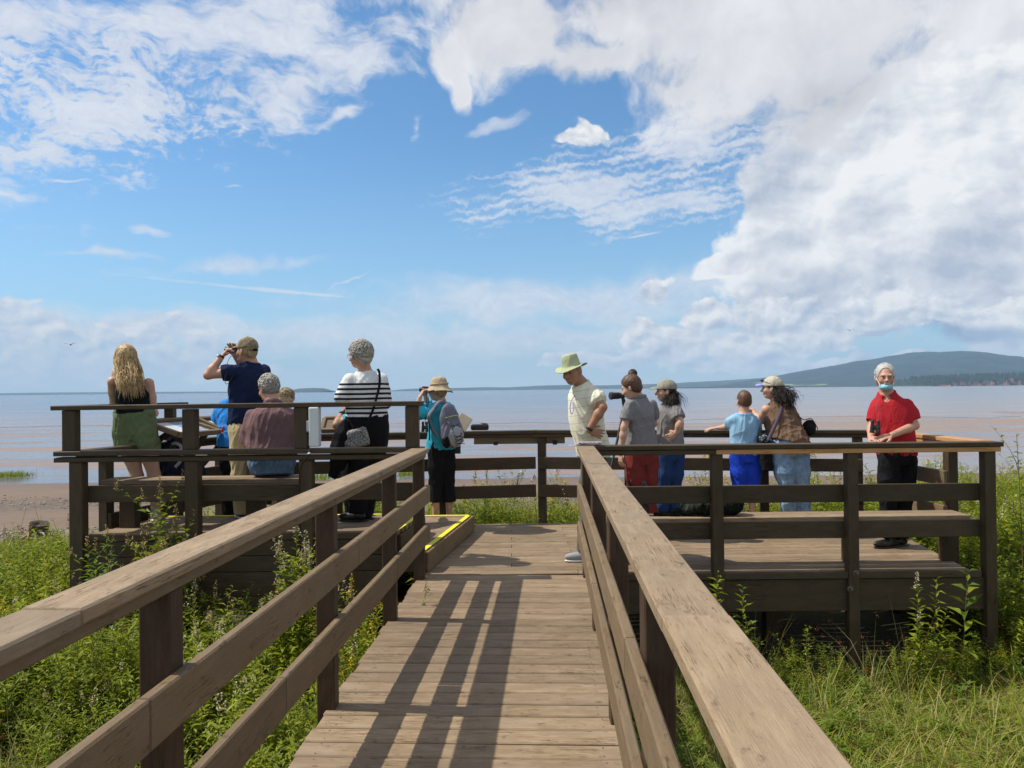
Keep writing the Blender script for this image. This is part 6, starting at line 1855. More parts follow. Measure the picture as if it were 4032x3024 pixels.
class MB:
    def __init__(s): s.v, s.f, s.t, s.m = [], [], [], []
    def leaf(s, p, d, n, L, w, mat, tint, droop=0.25, fold=0.25):
        d = unit(d); sd_ = np.cross(d, n); sl_ = np.linalg.norm(sd_)
        if sl_ < 1e-3: return
        sd_ = sd_ / sl_; n = np.cross(sd_, d)
        b = len(s.v)
        mid = p + d * L * .42 - n * 0 + UPV * 0
        tip = p + d * L - UPV * droop * L
        s.v += [p, mid + sd_ * w / 2 + n * fold * w, mid - n * fold * w * .3, mid - sd_ * w / 2 + n * fold * w, tip]
        s.f += [(b, b + 1, b + 2), (b, b + 2, b + 3), (b + 1, b + 4, b + 2), (b + 2, b + 4, b + 3)]
        s.m += [mat] * 4; s.t += [tint] * 5
    def rod(s, p, q, r0, r1, mat, tint=0.5, k=3):
        p, q = np.asarray(p, float), np.asarray(q, float)
        d = unit(q - p); a = unit(np.cross(d, A(.3, .9, .1))); c = np.cross(d, a)
        b = len(s.v)
        for (o, r) in ((p, r0), (q, r1)):
            for i in range(k):
                an = 2 * math.pi * i / k
                s.v.append(o + (a * math.cos(an) + c * math.sin(an)) * r); s.t.append(tint)
        for i in range(k):
            j = (i + 1) % k
            s.f += [(b + i, b + j, b + k + j), (b + i, b + k + j, b + k + i)]; s.m += [mat] * 2
    def blade(s, p, d, L, w, mat, tint, bend=0.5, seg=3):
        """grass blade: starts along d, bends over"""
        d = unit(d); h = A(d[0], d[1], 0); h = unit(h) if np.linalg.norm(h) > 1e-3 else A(1, 0, 0)
        sd_ = np.cross(h, UPV)
        pts = []
        cur = np.array(p, float); dd = d
        for i in range(seg + 1):
            pts.append(cur.copy())
            dd = unit(dd + (h * .6 - UPV * .55) * bend * (i + .5) / seg)
            cur = cur + dd * L / seg
        b = len(s.v)
        for i, q in enumerate(pts[:-1]):
            ww = w * (1 - .25 * i / seg)
            s.v += [q + sd_ * ww / 2, q - sd_ * ww / 2]; s.t += [tint, tint]
        s.v.append(pts[-1]); s.t.append(tint)
        for i in range(seg - 1):
            o = b + 2 * i
            s.f += [(o, o + 1, o + 3), (o, o + 3, o + 2)]; s.m += [mat] * 2
        o = b + 2 * (seg - 1); s.f.append((o, o + 1, o + 2)); s.m.append(mat)
        return pts[-1]
    def arrays(s): return np.array(s.v), np.array(s.f, dtype=np.int32), np.array(s.t, np.float32), np.array(s.m, np.int32)
def leafy_stem(mb, r, base, h, lean, nl, L, w, mats, flower=None, fsize=.10, thick=.0028, topfrac=.12, branch=0):
    """mats: (stem, leaf); spiral of lance shaped leaves up a stem; plume of small florets at the tip"""
    lean = np.asarray(lean, float)
    def at(t_): return base + UPV * h * t_ + lean * h * t_ ** 1.7
    for i in range(4):
        mb.rod(at(i / 4), at((i + 1) / 4), thick * (1 - i / 6), thick * (1 - (i + 1) / 6), mats[0])
    a = r.random() * 6.28
    for i in range(nl):
        t_ = topfrac + (1 - topfrac) * (i + r.random() * .6) / nl
        a += 2.4 + r.normal() * .3
        up = .15 + .55 * t_ + r.normal() * .15
        d = A(math.cos(a), math.sin(a), up)
        s_ = (.55 + .8 * math.sin(math.pi * min(1, t_ * .85 + .12))) * r.uniform(.75, 1.2)
        mb.leaf(at(t_), d, UPV + r.normal(size=3) * .25, L * s_, w * s_, mats[1], r.random(), droop=r.uniform(.0, .45))
    if flower is not None:
        for i in range(int(46 * fsize / .10)):
            t_ = r.random(); a = r.random() * 6.28; rr = fsize * .34 * (1 - t_ * .85) * math.sqrt(r.random() + .1)
            c = at(1.0) + UPV * (t_ - .25) * fsize * 1.5 + A(math.cos(a), math.sin(a), 0) * rr
            d = r.normal(size=3)
            mb.leaf(c, d, r.normal(size=3), .013, .011, flower, r.random(), 0, 0)
            if i % 5 == 0: mb.rod(at(.96) + UPV * (t_ - .3) * fsize, c, .0012, .0008, mats[0])
    for b_ in range(branch):
        t_ = r.uniform(.35, .85); a = r.random() * 6.28
        ln = h * r.uniform(.18, .34)
        q = at(t_)
        sub_l = A(math.cos(a), math.sin(a), 0) * .6
        leafy_stem(mb, r, q, ln, sub_l * 1.2, max(5, nl // 5), L * .8, w * .8, mats, flower, fsize * .5, thick * .6)
# prototypes; material slots: 0 stem 1 leaf 2 flower
PM_BUSH = [L_STEM, L_BUSH, F_CREAM, F_YEL, F_TAN, L_DARK, L_GRASS, L_STRAW, L_RUST, L_BRSTEM]
def protos_bush(seed, n, hh, nl, L, w, leaf=1, fl=(), nst=3, spread=.10, branch=1):
    out = []
    for k in range(n):
        r = np.random.default_rng(seed + k); mb = MB()
        for s_ in range(nst):
            b = A(r.normal() * spread, r.normal() * spread, 0)
            f_ = fl[r.integers(len(fl))] if len(fl) and r.random() < .7 else None
            leafy_stem(mb, r, b, hh * r.uniform(.7, 1.1), r.normal(size=3) * A(.16, .16, 0), nl, L, w, (0, leaf), f_, .09, branch=branch)
        out.append(mb.arrays())
    return out
def protos_grass(seed, n, nb, h, w, mat=6, bend=.7, seeds=False, spread=.05, lean=.35):
    out = []
    for k in range(n):
        r = np.random.default_rng(seed + k); mb = MB()
        lx = r.normal(size=2) * lean * .5
        for i in range(nb):
            a = r.random() * 6.28; o = r.normal(size=2) * spread
            d = A(math.cos(a) * lean + lx[0], math.sin(a) * lean + lx[1], 1)
            tip = mb.blade(A(o[0], o[1], 0), d, h * r.uniform(.5, 1.15), w * r.uniform(.7, 1.2), mat, r.random(), bend * r.uniform(.3, 1.6), seg=3)
            if seeds and i % 3 == 0:
                for j in range(7):
                    mb.leaf(tip + r.normal(size=3) * .010, r.normal(size=3) + UPV, r.normal(size=3), .018, .007, 8, r.random(), 0, 0)
        out.append(mb.arrays())
    return out
def scatter(name, label, protos, P_, rot, scl, pick, mats):
    """one object: prototype meshes and scatter points together; geometry nodes set the prototypes on the points"""
    Vs, Fs, tint, mi, pid = [], [], [], [], []
    base = 0
    for i, (v_, f_, t_, m_) in enumerate(protos):
        Vs.append(v_); Fs.append(f_ + base); tint.append(t_); mi.append(m_); pid.append(np.full(len(v_), i)); base += len(v_)
    nP = len(P_)
    V = np.concatenate(Vs + [P_]); F_ = np.concatenate(Fs)
    me = mesh_from(name, V, F_, False, mats, np.concatenate(mi))
    def attr(nm, kind, data, key='value'):
        a_ = me.attributes.new(nm, kind, 'POINT'); a_.data.foreach_set(key, np.ascontiguousarray(data).ravel())
    attr('tint', 'FLOAT', np.concatenate(tint + [np.zeros(nP, np.float32)]).astype(np.float32))
    attr('pid', 'INT', np.concatenate(pid + [np.full(nP, -1)]).astype(np.int32))
    z = np.zeros((base, 3), np.float32)
    attr('rot', 'FLOAT_VECTOR', np.concatenate([z, rot]).astype(np.float32), 'vector')
    attr('scl', 'FLOAT_VECTOR', np.concatenate([z, scl]).astype(np.float32), 'vector')
    attr('pick', 'INT', np.concatenate([np.zeros(base, np.int32), pick]).astype(np.int32))
    o = link(name, me)
    ng = bpy.data.node_groups.new(name, 'GeometryNodeTree')
    ng.interface.new_socket('Geometry', in_out='INPUT', socket_type='NodeSocketGeometry')
    ng.interface.new_socket('Geometry', in_out='OUTPUT', socket_type='NodeSocketGeometry')
    N = ng.nodes; Lk = ng.links
    gi, go = N.new('NodeGroupInput'), N.new('NodeGroupOutput')
    def named(nm, dt):
        n_ = N.new('GeometryNodeInputNamedAttribute'); n_.data_type = dt; n_.inputs[0].default_value = nm
        return n_.outputs['Attribute']
    def eq(val):
        c = N.new('FunctionNodeCompare'); c.data_type = 'INT'; c.operation = 'EQUAL'
        ins = [q for q in c.inputs if q.type == 'INT']
        Lk.new(named('pid', 'INT'), ins[0]); ins[1].default_value = val
        return c.outputs[0]
    def sep_(val):
        s_ = N.new('GeometryNodeSeparateGeometry'); s_.domain = 'POINT'
        Lk.new(gi.outputs[0], s_.inputs[0]); Lk.new(eq(val), s_.inputs[1])
        return s_.outputs[0]
    join = N.new('GeometryNodeJoinGeometry')
    for i in reversed(range(len(protos))):
        g2 = N.new('GeometryNodeGeometryToInstance'); Lk.new(sep_(i), g2.inputs[0]); Lk.new(g2.outputs[0], join.inputs[0])
    ip = N.new('GeometryNodeInstanceOnPoints')
    Lk.new(sep_(-1), ip.inputs['Points']); Lk.new(join.outputs[0], ip.inputs['Instance'])
    ip.inputs['Pick Instance'].default_value = True
    Lk.new(named('pick', 'INT'), ip.inputs['Instance Index'])
    Lk.new(named('rot', 'FLOAT_VECTOR'), ip.inputs['Rotation']); Lk.new(named('scl', 'FLOAT_VECTOR'), ip.inputs['Scale'])
    Lk.new(ip.outputs[0], go.inputs[0])
    md = o.modifiers.new('scatter', 'NODES'); md.node_group = ng
    tag(o, label, kind='stuff')
    return o
rs = np.random.default_rng(99)
def on_platform(x, y):
    ramp_ = (x > rail_line(-0.90, 0.056, y)) & (x < rail_line(0.72, 0.047, y)) & (y < 6.6)
    pl = (y > 6.40) & (y < yb(x) + 0.10) & (x > -3.9) & (x < 4.14)
    return ramp_ | pl
def cloud(x0, x1, y0, y1, dens, keep=None, hfun=None, smin=.7, smax=1.2, nproto=4, jit=.25, thr=None):
    n = int((x1 - x0) * (y1 - y0) * dens)
    x = rs.uniform(x0, x1, n); y = rs.uniform(y0, y1, n)
    k = ~on_platform(x, y)
    if keep is not None: k &= keep(x, y)
    x, y = x[k], y[k]; n = len(x)
    s_ = rs.uniform(smin, smax, n)
    if hfun is not None: s_ = s_ * hfun(x, y)
    P_ = np.stack([x, y, ground_h(x, y) - .02], 1)
    rot = np.stack([rs.normal(0, jit * .4, n), rs.normal(0, jit * .4, n), rs.uniform(0, 6.28, n)], 1)
    scl = np.stack([s_ * rs.uniform(.85, 1.15, n)] * 2 + [s_], 1)
    ok = s_ > 0.08
    return P_[ok], rot[ok], scl[ok], rs.integers(0, nproto, n)[ok]
def cat(*cs): return [np.concatenate(q) for q in zip(*cs)]

bush = protos_bush(10, 5, .78, 44, .070, .016, 1, (), 3, .09, 2)
bushf = protos_bush(30, 4, .82, 40, .062, .016, 1, (2, 3, 4, 4), 2, .07, 1)
broad = protos_bush(50, 3, .34, 15, .15, .038, 5, (), 2, .05, 0)
gr = protos_grass(70, 6, 38, .36, .0070, 6, 1.15, False, .08, .75)
grs = protos_grass(80, 4, 13, .66, .0045, 7, .55, True, .05, .30)

# where leafy plants stand tall (1) or give way to grass (0)
def tall(x, y):
    n = fbm2(x * .9 + 7, y * .9 + 2, 41, 3)
    left = np.clip((y - np.where(x > -1.7, 3.2, 4.1) + 0.6 * n) / .8, 0, 1)
    right = np.clip((y - 5.55 + .35 * n) / .6, 0, 1)
    far = (x > 4.3)
    r_ = np.where(far, np.clip((y - 4.9 - .4 * (x - 4.3) * 0 + .6 * n) / 1.2, 0, 1), right)
    return np.where(x < 0, left, r_)
def h_bush(x, y):
    n = fbm2(x * 1.1, y * 1.1, 42, 4)
    n2 = fbm2(x * 3.1, y * 3.1, 43, 3)
    h = tall(x, y) * (1 + .70 * n + .40 * n2)
    # height limits seen in the photograph
    h = h * np.where(x < 0, np.interp(y, [3, 4.2, 5.6, 6.6, 8, 10.5, 12, 13.2], [.65, .85, .80, .74, .78, .62, .42, .0]), 1)
    h = np.where((x >= 0) & (x < 4.2) & (y < 6.5), h * .40, h)
    back = (y > 8.4) & (x > -3.6) & (x < 4.3)
    h = np.where(back, (1.22 + .32 * n + .40 * n2) * np.interp(y, [9, 10.4, 11.6], [1.10, .95, 0.0]), h)
    right = (x >= 4.2)
    h = np.where(right, h * np.interp(y, [5, 6.5, 9, 13, 15], [.70, 1.02, 1.02, .62, 0]) * np.interp(x, [4.2, 5.2, 8], [1.0, 1.12, 1.15]), h)
    return h
c_ = cat(cloud(-7.5, 0, 2.3, 6.5, 58, None, h_bush, .75, 1.15, 5),
         cloud(-16, -3.4, 6.3, 13.2, 34, None, h_bush, .75, 1.15, 5),
         cloud(-3.9, 4.3, 9.1, 11.6, 85, None, h_bush, .75, 1.1, 5),
         cloud(4.1, 10.5, 4.8, 14.5, 40, None, h_bush, .8, 1.2, 5),
         cloud(0.6, 4.6, 5.2, 6.5, 40, None, h_bush, .8, 1.2, 5))
scatter('leafy_undergrowth', 'dense green leafy undergrowth around the boardwalk', bush, *c_, PM_BUSH)
c_ = cat(cloud(-7.5, 0, 3.2, 6.5, 7, None, h_bush, .85, 1.25, 4),
         cloud(-14, -3.8, 6.3, 11.5, 3.5, None, h_bush, .8, 1.2, 4),
         cloud(-3.9, 4.3, 9.15, 11.0, 9, None, h_bush, .9, 1.3, 4),
         cloud(4.1, 10.5, 5.2, 13, 5, None, h_bush, .9, 1.2, 4))
scatter('flowering_undergrowth', 'cream and yellow flowering weeds among the leafy plants', bushf, *c_, PM_BUSH)
c_ = cat(cloud(-7, 0, 1.6, 6.4, 16, None, lambda x, y: .7 + 0 * x, .7, 1.3, 3), cloud(0.6, 8, 2.2, 6.4, 15, None, lambda x, y: .55 + 0 * x, .6, 1.3, 3),
         cloud(4.2, 9, 6, 12, 8, None, None, .7, 1.2, 3))
scatter('broad_leaved_weeds', 'broad leaved weeds low among the grass', broad, *c_, PM_BUSH)
def g_keep(x, y): return rs.random(len(x)) < (1.05 - .85 * tall(x, y))
c_ = cat(cloud(-6.5, 0, 1.0, 6.4, 105, g_keep, None, .55, 1.15, 5), cloud(0.5, 8.5, 1.3, 6.6, 170, g_keep, None, .5, 1.1, 5),
         cloud(-14, -3, 9.5, 12.6, 10, None, None, .3, .7, 5), cloud(4.0, 11, 6.3, 15, 14, None, None, .6, 1.2, 5))
scatter('grass', 'long tangled grass, green and straw coloured', gr, *c_, PM_BUSH)
c_ = cat(cloud(-6.5, 0, 1.4, 5.8, 9, None, None, .6, 1.15, 4), cloud(0.5, 8.5, 1.6, 6.4, 8, None, None, .55, 1.1, 4), cloud(-3, 4, 9.3, 10.6, 2, None, None, .8, 1.2, 4))
scatter('seeding_rushes', 'thin dry stalks with rusty seed heads standing in the grass', grs, *c_, PM_BUSH)

# ---- single plants one can point to
def plant(name, label, cat_, top, d, zb, nl, L, w, seed, leaf=1, flower=None, fs=.1, stems=1, spread=.04, lean=(0, 0), branch=0, group=None, thick=.004, stem=0):
    x0, y0, zt = top
    base = np.array([x0 - lean[0], y0 - lean[1], float(ground_h(x0, y0)) if zb is None else zb])
    root = empty(name, base, label, cat_, group)
    r = np.random.default_rng(seed)
    parts_ = {'stem': MB(), 'leaves': MB(), 'flower_head': MB()}
    full = MB()
    for s_ in range(stems):
        b = A(r.normal() * spread, r.normal() * spread, 0) if s_ else A(0, 0, 0)
        h = (zt - base[2]) * (1 if s_ == 0 else r.uniform(.55, .95))
        leafy_stem(full, r, b, h, A(lean[0] / h, lean[1] / h, 0) + r.normal(size=3) * A(.05, .05, 0) * (s_ > 0), nl, L, w, (stem, leaf), flower, fs, thick=thick, branch=branch)
    V, F_, T_, M_ = full.arrays()
    for nm, sel in (('stem', M_ == stem), ('leaves', M_ == leaf), ('flower_head', (M_ == flower) if flower is not None else np.zeros(len(M_), bool))):
        if not sel.any(): continue
        f2 = F_[sel]; uq, inv = np.unique(f2, return_inverse=True)
        me = mesh_from(nm, V[uq], inv.reshape(-1, 3).astype(np.int32), False, [PM_BUSH[M_[sel][0]]])
        a_ = me.attributes.new('tint', 'FLOAT', 'POINT'); a_.data.foreach_set('value', T_[uq])
        link(nm, me, root)
    return root
def TOP(px, py, d): return W(px * 1.8228, py * 1.8228, d)      # tip of a plant seen at a spot of the 2212-px view
plant('meadowsweet', 'tall bright bushy weed with cream plumes in front of the left fence', 'plant', TOP(346, 1066, 6.15), 6.15, None, 70, .080, .034, 1, 1, 4, .13, 13, .065, branch=6)
plant('meadowsweet', 'feathery weed with shade-darkened leaves and a few tan flowers close to the left corner post', 'plant', TOP(230, 1152, 6.2), 6.2, None, 56, .075, .026, 2, 5, 4, .07, 8, .08, branch=4)  # dark leaf material puts this plant's shade into its colour
plant('meadowsweet', 'weed with fluffy cream flower heads rising behind the left ramp rail', 'plant', TOP(640, 1150, 5.7), 5.7, None, 56, .085, .030, 3, 1, 2, .14, 9, .14, branch=4)
plant('goldenrod', 'goldenrod with yellow plumes growing beside the left ramp posts', 'plant', TOP(760, 1285, 5.3), 5.3, None, 40, .080, .018, 4, 1, 3, .13, 4, .09, branch=2)
plant('yellow_daisy', 'low yellow flower at the left edge of the ramp planks', 'plant', TOP(802, 1366, 4.95), 5.0, None, 20, .080, .025, 5, 1, 3, .07, 2, .03)
plant('leafy_weed', 'upright leafy weed left of a pair in front of the bolted fascia', 'plant', TOP(1548, 1252, 6.15), 6.15, None, 44, .085, .028, 6, 1, None, .1, 2, .04, branch=1)
plant('leafy_weed', 'second upright leafy weed of the pair, a bit lower and to the right', 'plant', TOP(1604, 1264, 6.1), 6.1, None, 40, .095, .028, 7, 1, None, .1, 1, .03, branch=1)
plant('meadowsweet', 'slim weed topped by a cream flower in front of the right fascia board', 'plant', TOP(1982, 1262, 6.1), 6.1, None, 50, .085, .026, 8, 1, 2, .09, 2, .03)
plant('leafy_weed', 'slim green weed with narrow leaves next to the cream topped one', 'plant', TOP(2024, 1248, 6.1), 6.1, None, 46, .090, .022, 9, 1, None, .1, 2, .04, lean=(.04, 0))
plant('leafy_weed', 'pale broad leaved stalk leaning against the right corner of the platform', 'plant', TOP(2092, 1228, 6.15), 6.15, None, 24, .15, .042, 10, 1, None, .1, 1, .03, lean=(.06, 0))
plant('sapling', 'thin sapling with sparse leaves standing above the bushes at the right edge', 'sapling', TOP(2196, 936, 7.0), 7.0, None, 34, .085, .036, 11, 5, None, .1, 1, .03, lean=(-.05, 0), thick=.008, stem=9, branch=3)
for k, (px, py, d, sd_, fl, fs, lab) in enumerate((
        (1052, 1020, 9.6, 21, 4, .08, 'wispy flowering weed beyond the back fence, right of the sun hat woman'),
        (1100, 1046, 9.5, 22, 3, .05, 'yellow tipped weed beyond the back fence, left of the middle post'),
        (1256, 1022, 9.5, 23, 3, .09, 'yellow flowered weed beyond the back fence by the ramp corner'),
        (1000, 1075, 9.4, 24, 2, .06, 'cream topped weed just behind the yellow edged step'),
        (1700, 1015, 9.2, 25, 2, .08, 'cream flowered weed seen between the carrier bag and the faded jeans'),
        (1860, 1040, 9.1, 26, 3, .07, 'yellow flowered weed beyond the back fence near the man in red'))):
    plant('flowering_weed', lab, 'plant', TOP(px, py, d), d, None, 34, .062, .016, sd_, 1, fl, fs, 4, .10, branch=2)
# rusty dock
def dock(px, py, d, lab, seed):
    t_ = TOP(px, py, d)
    root = empty('dock_plant', (t_[0], t_[1], float(ground_h(t_[0], t_[1]))), lab, 'plant')
    r = np.random.default_rng(seed); mb = MB(); h = t_[2] - root.location.z
    st_ = MB()
    for s_ in range(9):
        b = A(r.normal() * .12, r.normal() * .12, 0); hh = h * r.uniform(.6, 1.05); ln = r.normal(size=2) * .12
        st_.rod(b, b + A(ln[0], ln[1], hh), .004, .002, 0)
        for j in range(60):
            q = r.uniform(.35, 1.0)
            mb.leaf(b + A(ln[0] * q, ln[1] * q, hh * q) + r.normal(size=3) * .012, r.normal(size=3) + UPV, r.normal(size=3), .022, .014, 0, r.random(), 0, 0)
    for nm, m__, mt in (('stem', st_, L_BRSTEM), ('seed_heads', mb, L_RUST)):
        V, F_, T_, M_ = m__.arrays(); me = mesh_from(nm, V, F_, False, [mt]); a_ = me.attributes.new('tint', 'FLOAT', 'POINT'); a_.data.foreach_set('value', T_); link(nm, me, root)
dock(30, 1140, 11.6, 'rust red dock stalks left of the driftwood stump', 5)
dock(52, 1152, 11.2, 'smaller rust red dock stalks touching the driftwood stump', 6)

# marsh grass tufts on the mud
def tuft(px, py, py2, px2, z, lab, seed):
    """clump whose foot is at (px..px2, py2) on the flat"""
    hor = 852 - 0.0105 * ((px + px2) / 2 - 110)
    d = (1.56 - z) * 1660 / (py2 - hor)
    x0, x1 = (px - 1106) / 1660 * d, (px2 - 1106) / 1660 * d
    hh = (py2 - py) / 1660 * d
    r = np.random.default_rng(seed); mb = MB()
    n = int(abs(x1 - x0) * 260)
    for i in range(n):
        o = A(r.uniform(-.5, .5) * (x1 - x0), r.normal() * .5, 0)
        k = hh * (1 - .6 * abs(o[0] / (x1 - x0) * 2) ** 3)
        mb.blade(o, A(r.normal() * .12, r.normal() * .12, 1), k * r.uniform(.6, 1.1), .022, 0, r.random() * .8, .15, seg=2)
    V, F_, T_, M_ = mb.arrays(); me = mesh_from('grass_blades', V, F_, False, [L_GRASS]); a_ = me.attributes.new('tint', 'FLOAT', 'POINT'); a_.data.foreach_set('value', T_)
    root = empty('marsh_grass_tuft', ((x0 + x1) / 2, d, z), lab, 'grass tuft')
    tag(link('grass_blades', me, root), kind='stuff')
tuft(-30, 1016, 1030, 62, -2.99, 'marsh grass tuft on the mud at the far left edge', 1)
tuft(672, 1019, 1035, 712, -2.99, 'marsh grass tuft on the mud seen beside the striped jumper woman', 2)
tuft(858, 1012, 1028, 898, -2.99, 'marsh grass tuft on the mud seen left of the sun hat woman', 3)
tuft(2136, 1037, 1053, 2235, -2.99, 'marsh grass tuft on the mud at the far right edge', 4)

# pebbles along the top of the beach
def pebbles():
    r = np.random.default_rng(12); N = 5200
    y = np.concatenate([r.uniform(12.2, 16.8, N - 1500), r.normal(25.5, 1.6, 1500)])
    x = np.concatenate([r.uniform(-14, 9, N - 1500), r.uniform(-30, 24, 1500)])
    s_ = r.uniform(.022, .065, N) * np.where(y > 18, 1.1, 1)
    z = ground_h(x, y)
    ico = np.array([(0, 0, 1), (.9, 0, .3), (.28, .85, .3), (-.72, .53, .3), (-.72, -.53, .3), (.28, -.85, .3), (.72, .53, -.4), (-.28, .85, -.4), (-.9, 0, -.4), (-.28, -.85, -.4), (.72, -.53, -.4)])
    fc = [(0, 1, 2), (0, 2, 3), (0, 3, 4), (0, 4, 5), (0, 5, 1), (1, 6, 2), (2, 7, 3), (3, 8, 4), (4, 9, 5), (5, 10, 1), (6, 7, 2), (7, 8, 3), (8, 9, 4), (9, 10, 5), (10, 6, 1)]
    a = r.random(N) * 6.28; ca, sa = np.cos(a), np.sin(a)
    sx, sy, sz = s_ * r.uniform(.8, 1.5, N), s_ * r.uniform(.7, 1.0, N), s_ * r.uniform(.3, .6, N)
    lx = ico[None, :, 0] * sx[:, None]; ly = ico[None, :, 1] * sy[:, None]; lz = ico[None, :, 2] * sz[:, None]
    V = np.stack([x[:, None] + lx * ca[:, None] - ly * sa[:, None], y[:, None] + lx * sa[:, None] + ly * ca[:, None], z[:, None] + lz + sz[:, None] * .3], -1).reshape(-1, 3)
    F_ = (np.array(fc)[None] + 11 * np.arange(N)[:, None, None]).reshape(-1, 3).astype(np.int32)
    m_, t = material('beach_pebble')
    g = t.new('ShaderNodeNewGeometry').outputs['Position']
    n = t.noise(g, 9.0, 2.0, 0.5); n2 = t.noise(g, 60.0, 3.0, 0.6)
    finish(t, t.mix(t.step(n, .35, .65), (0.13, 0.10, 0.085), (0.34, 0.29, 0.25)), .9, n2, .3, .01)
    tag(link('pebbles', mesh_from('pebbles', V, F_, False, [m_])), 'brown and grey pebbles along the top of the beach', kind='stuff')
pebbles()
# driftwood stump
def stump():
    c = TOP(84, 1185, 12.6); g0 = float(ground_h(c[0], c[1]))
    top = TOP(84, 1128, 12.6)[2]
    root = empty('driftwood_stump', (c[0], c[1], g0), 'bleached driftwood stump with tangled roots on the shingle at the left', 'stump')
    m_ = hairmat('bleached_wood', (0.07, 0.05, 0.038), (0.36, 0.32, 0.27), .85, (22, 22, 3))
    h = top - g0
    b = A(c[0], c[1], g0)
    sd('trunk', chain([b + A(-.03, 0, 0), b + A(-.02, 0, h * .55), b + A(.02, 0, h)], [.19, .12, .15], .02, flat_end=True)
       + sub(ell(b + A(.05, -.05, h + .01), (.11, .12, .07)), .01), m_, root, h=.016, fold=.016, freq=30, stretch=(1, 1, .15))
    r = np.random.default_rng(3)
    paths, rads = [], []
    for k in range(30):
        a = r.random() * 6.28
        p0 = b + A(math.cos(a) * .13, math.sin(a) * .13, h * r.uniform(.2, .75))
        p1 = p0 + A(math.cos(a) * .12 + r.normal() * .08, math.sin(a) * .10, -h * .15 + r.normal() * .05)
        p2 = p1 + A(r.normal() * .22, r.normal() * .10, -h * .3 + r.normal() * .06)
        paths.append(spline([p0, p1, p2], 6)); rads.append(np.linspace(.020, .006, 13) * r.uniform(.6, 1.3))
    V, F_ = tube_mesh(paths, rads, 5)
    link('roots', mesh_from('roots', V - b, F_, True, [m_]), root)
stump()
# dead stalks on the beach edge
mb = MB(); r = np.random.default_rng(8)
for k in range(40):
    x = r.uniform(-11, -4.4); y = r.uniform(11.5, 14.5)
    b = A(x, y, float(ground_h(x, y))); q = b + A(r.normal() * .12, 0, r.uniform(.3, .8))
    mb.rod(b, q, .005, .002, 0)
V, F_, T_, M_ = mb.arrays()
tag(link('dead_stalks', mesh_from('dead_stalks', V, F_, False, [L_BRSTEM])), 'bare dead stalks at the edge of the shingle', kind='stuff')
# ------------------------------------------------------------------ small things on and around the fences
def reading_panel(a, b, label, w_edge, hi, lo, mirror=False):
    """a,b: fence-side points (x,y) of the near and far end; hi/lo: (offset outward, z) of the upper and lower edge"""
    a, b = np.array(a, float), np.array(b, float)
    d = unit(np.append(b - a, 0)); n = np.array([d[1], -d[0], 0.0])
    if mirror: n = -n
    H0 = np.append(a, 0) + n * hi[0] + UPV * hi[1]; H1 = np.append(b, 0) + n * hi[0] + UPV * hi[1]
    L0 = np.append(a, 0) + n * lo[0] + UPV * lo[1]; L1 = np.append(b, 0) + n * lo[0] + UPV * lo[1]
    up = unit(np.cross(H1 - H0, H0 - L0)); up = up if up[2] > 0 else -up
    root = empty('reading_panel', (*(a + b) / 2, 1.0), label, 'information panel')
    board('backing', (H0 + L0) / 2 - up * .018, (H1 + L1) / 2 - up * .018, float(np.linalg.norm(H0 - L0)), .022, W_RAIL, root, up=up)
    for p, q in ((H0, H1), (L0, L1)): board('frame_bar', p, q, .045, .05, W_RAIL, root, up=up)
    e = unit(L0 - H0)
    for p, q in ((H0, L0), (H1, L1)): board('frame_bar', p + e * .024, q - e * .024, .045, .046, W_RAIL, root, up=up)
    return root, H0, H1, L0, L1, up
def panel_print():
    m_, t = material('panel_print')
    oc = t.new('ShaderNodeTexCoord').outputs['Object']
    x, y, z = t.sep(oc)
    pic = t.m('MULTIPLY', t.step(x, -0.02, -0.018), t.step(y, -0.12, -0.119))
    ln = t.m('GREATER_THAN', t.m('FRACT', t.m('MULTIPLY', x, 55.0)), 0.55)
    wd = t.m('GREATER_THAN', t.noise(t.v('MULTIPLY', oc, (55, 160, 1)), 1.0, 0.0), 0.46)
    txt = t.m('MULTIPLY', ln, wd)
    c = t.mix(t.m('MULTIPLY', txt, 0.6), (0.72, 0.74, 0.76), (0.20, 0.24, 0.30))
    n = t.noise(oc, 14.0, 4.0, 0.6)
    c = t.mix(pic, c, t.mix(t.step(n, .4, .6), (0.13, 0.22, 0.36), (0.36, 0.45, 0.55)))
    finish(t, c, 0.35)
    return m_
M_PRINT = panel_print()
def put_print(root, H0, H1, L0, L1, up, m=.05, mat=None, label=None):
    c0, c1_ = (H0 + L0) / 2, (H1 + L1) / 2; d = unit(c1_ - c0)
    board('printed_sheet', c0 + d * m - up * .004, c1_ - d * m - up * .004, float(np.linalg.norm(H0 - L0)) - 2 * m, .006, mat or M_PRINT, root, up=up, b=.001, label=label)
def fx(y_): return -3.70 + (y_ - 6.66) * (0.50 / 1.86)
q = reading_panel((fx(7.35), 7.35), (fx(7.92), 7.92), 'tilted reading panel with a white printed sheet, nearest on the left side fence', .04, (-.02, 1.285), (.40, 1.165))
put_print(*q)
for y_ in (7.45, 7.80):
    board('bracket', (fx(y_) + .02, y_, 1.08), (fx(y_) + .20, y_ - .02, 1.20), .05, .05, W_SHADE, q[0])
    board('bracket', (fx(y_) + .04, y_, .78), (fx(y_) + .30, y_ - .03, 1.16), .05, .05, W_SHADE, q[0])
q = reading_panel((fx(8.02), 8.02), (fx(8.50), 8.50), 'tilted reading panel with white sheet and blue picture, second on the left side fence', .04, (.06, 1.285), (.46, 1.13))
put_print(*q)
for y_ in (8.10, 8.42):
    board('bracket', (fx(y_) + .04, y_, .80), (fx(y_) + .34, y_ - .03, 1.12), .05, .05, W_SHADE, q[0])
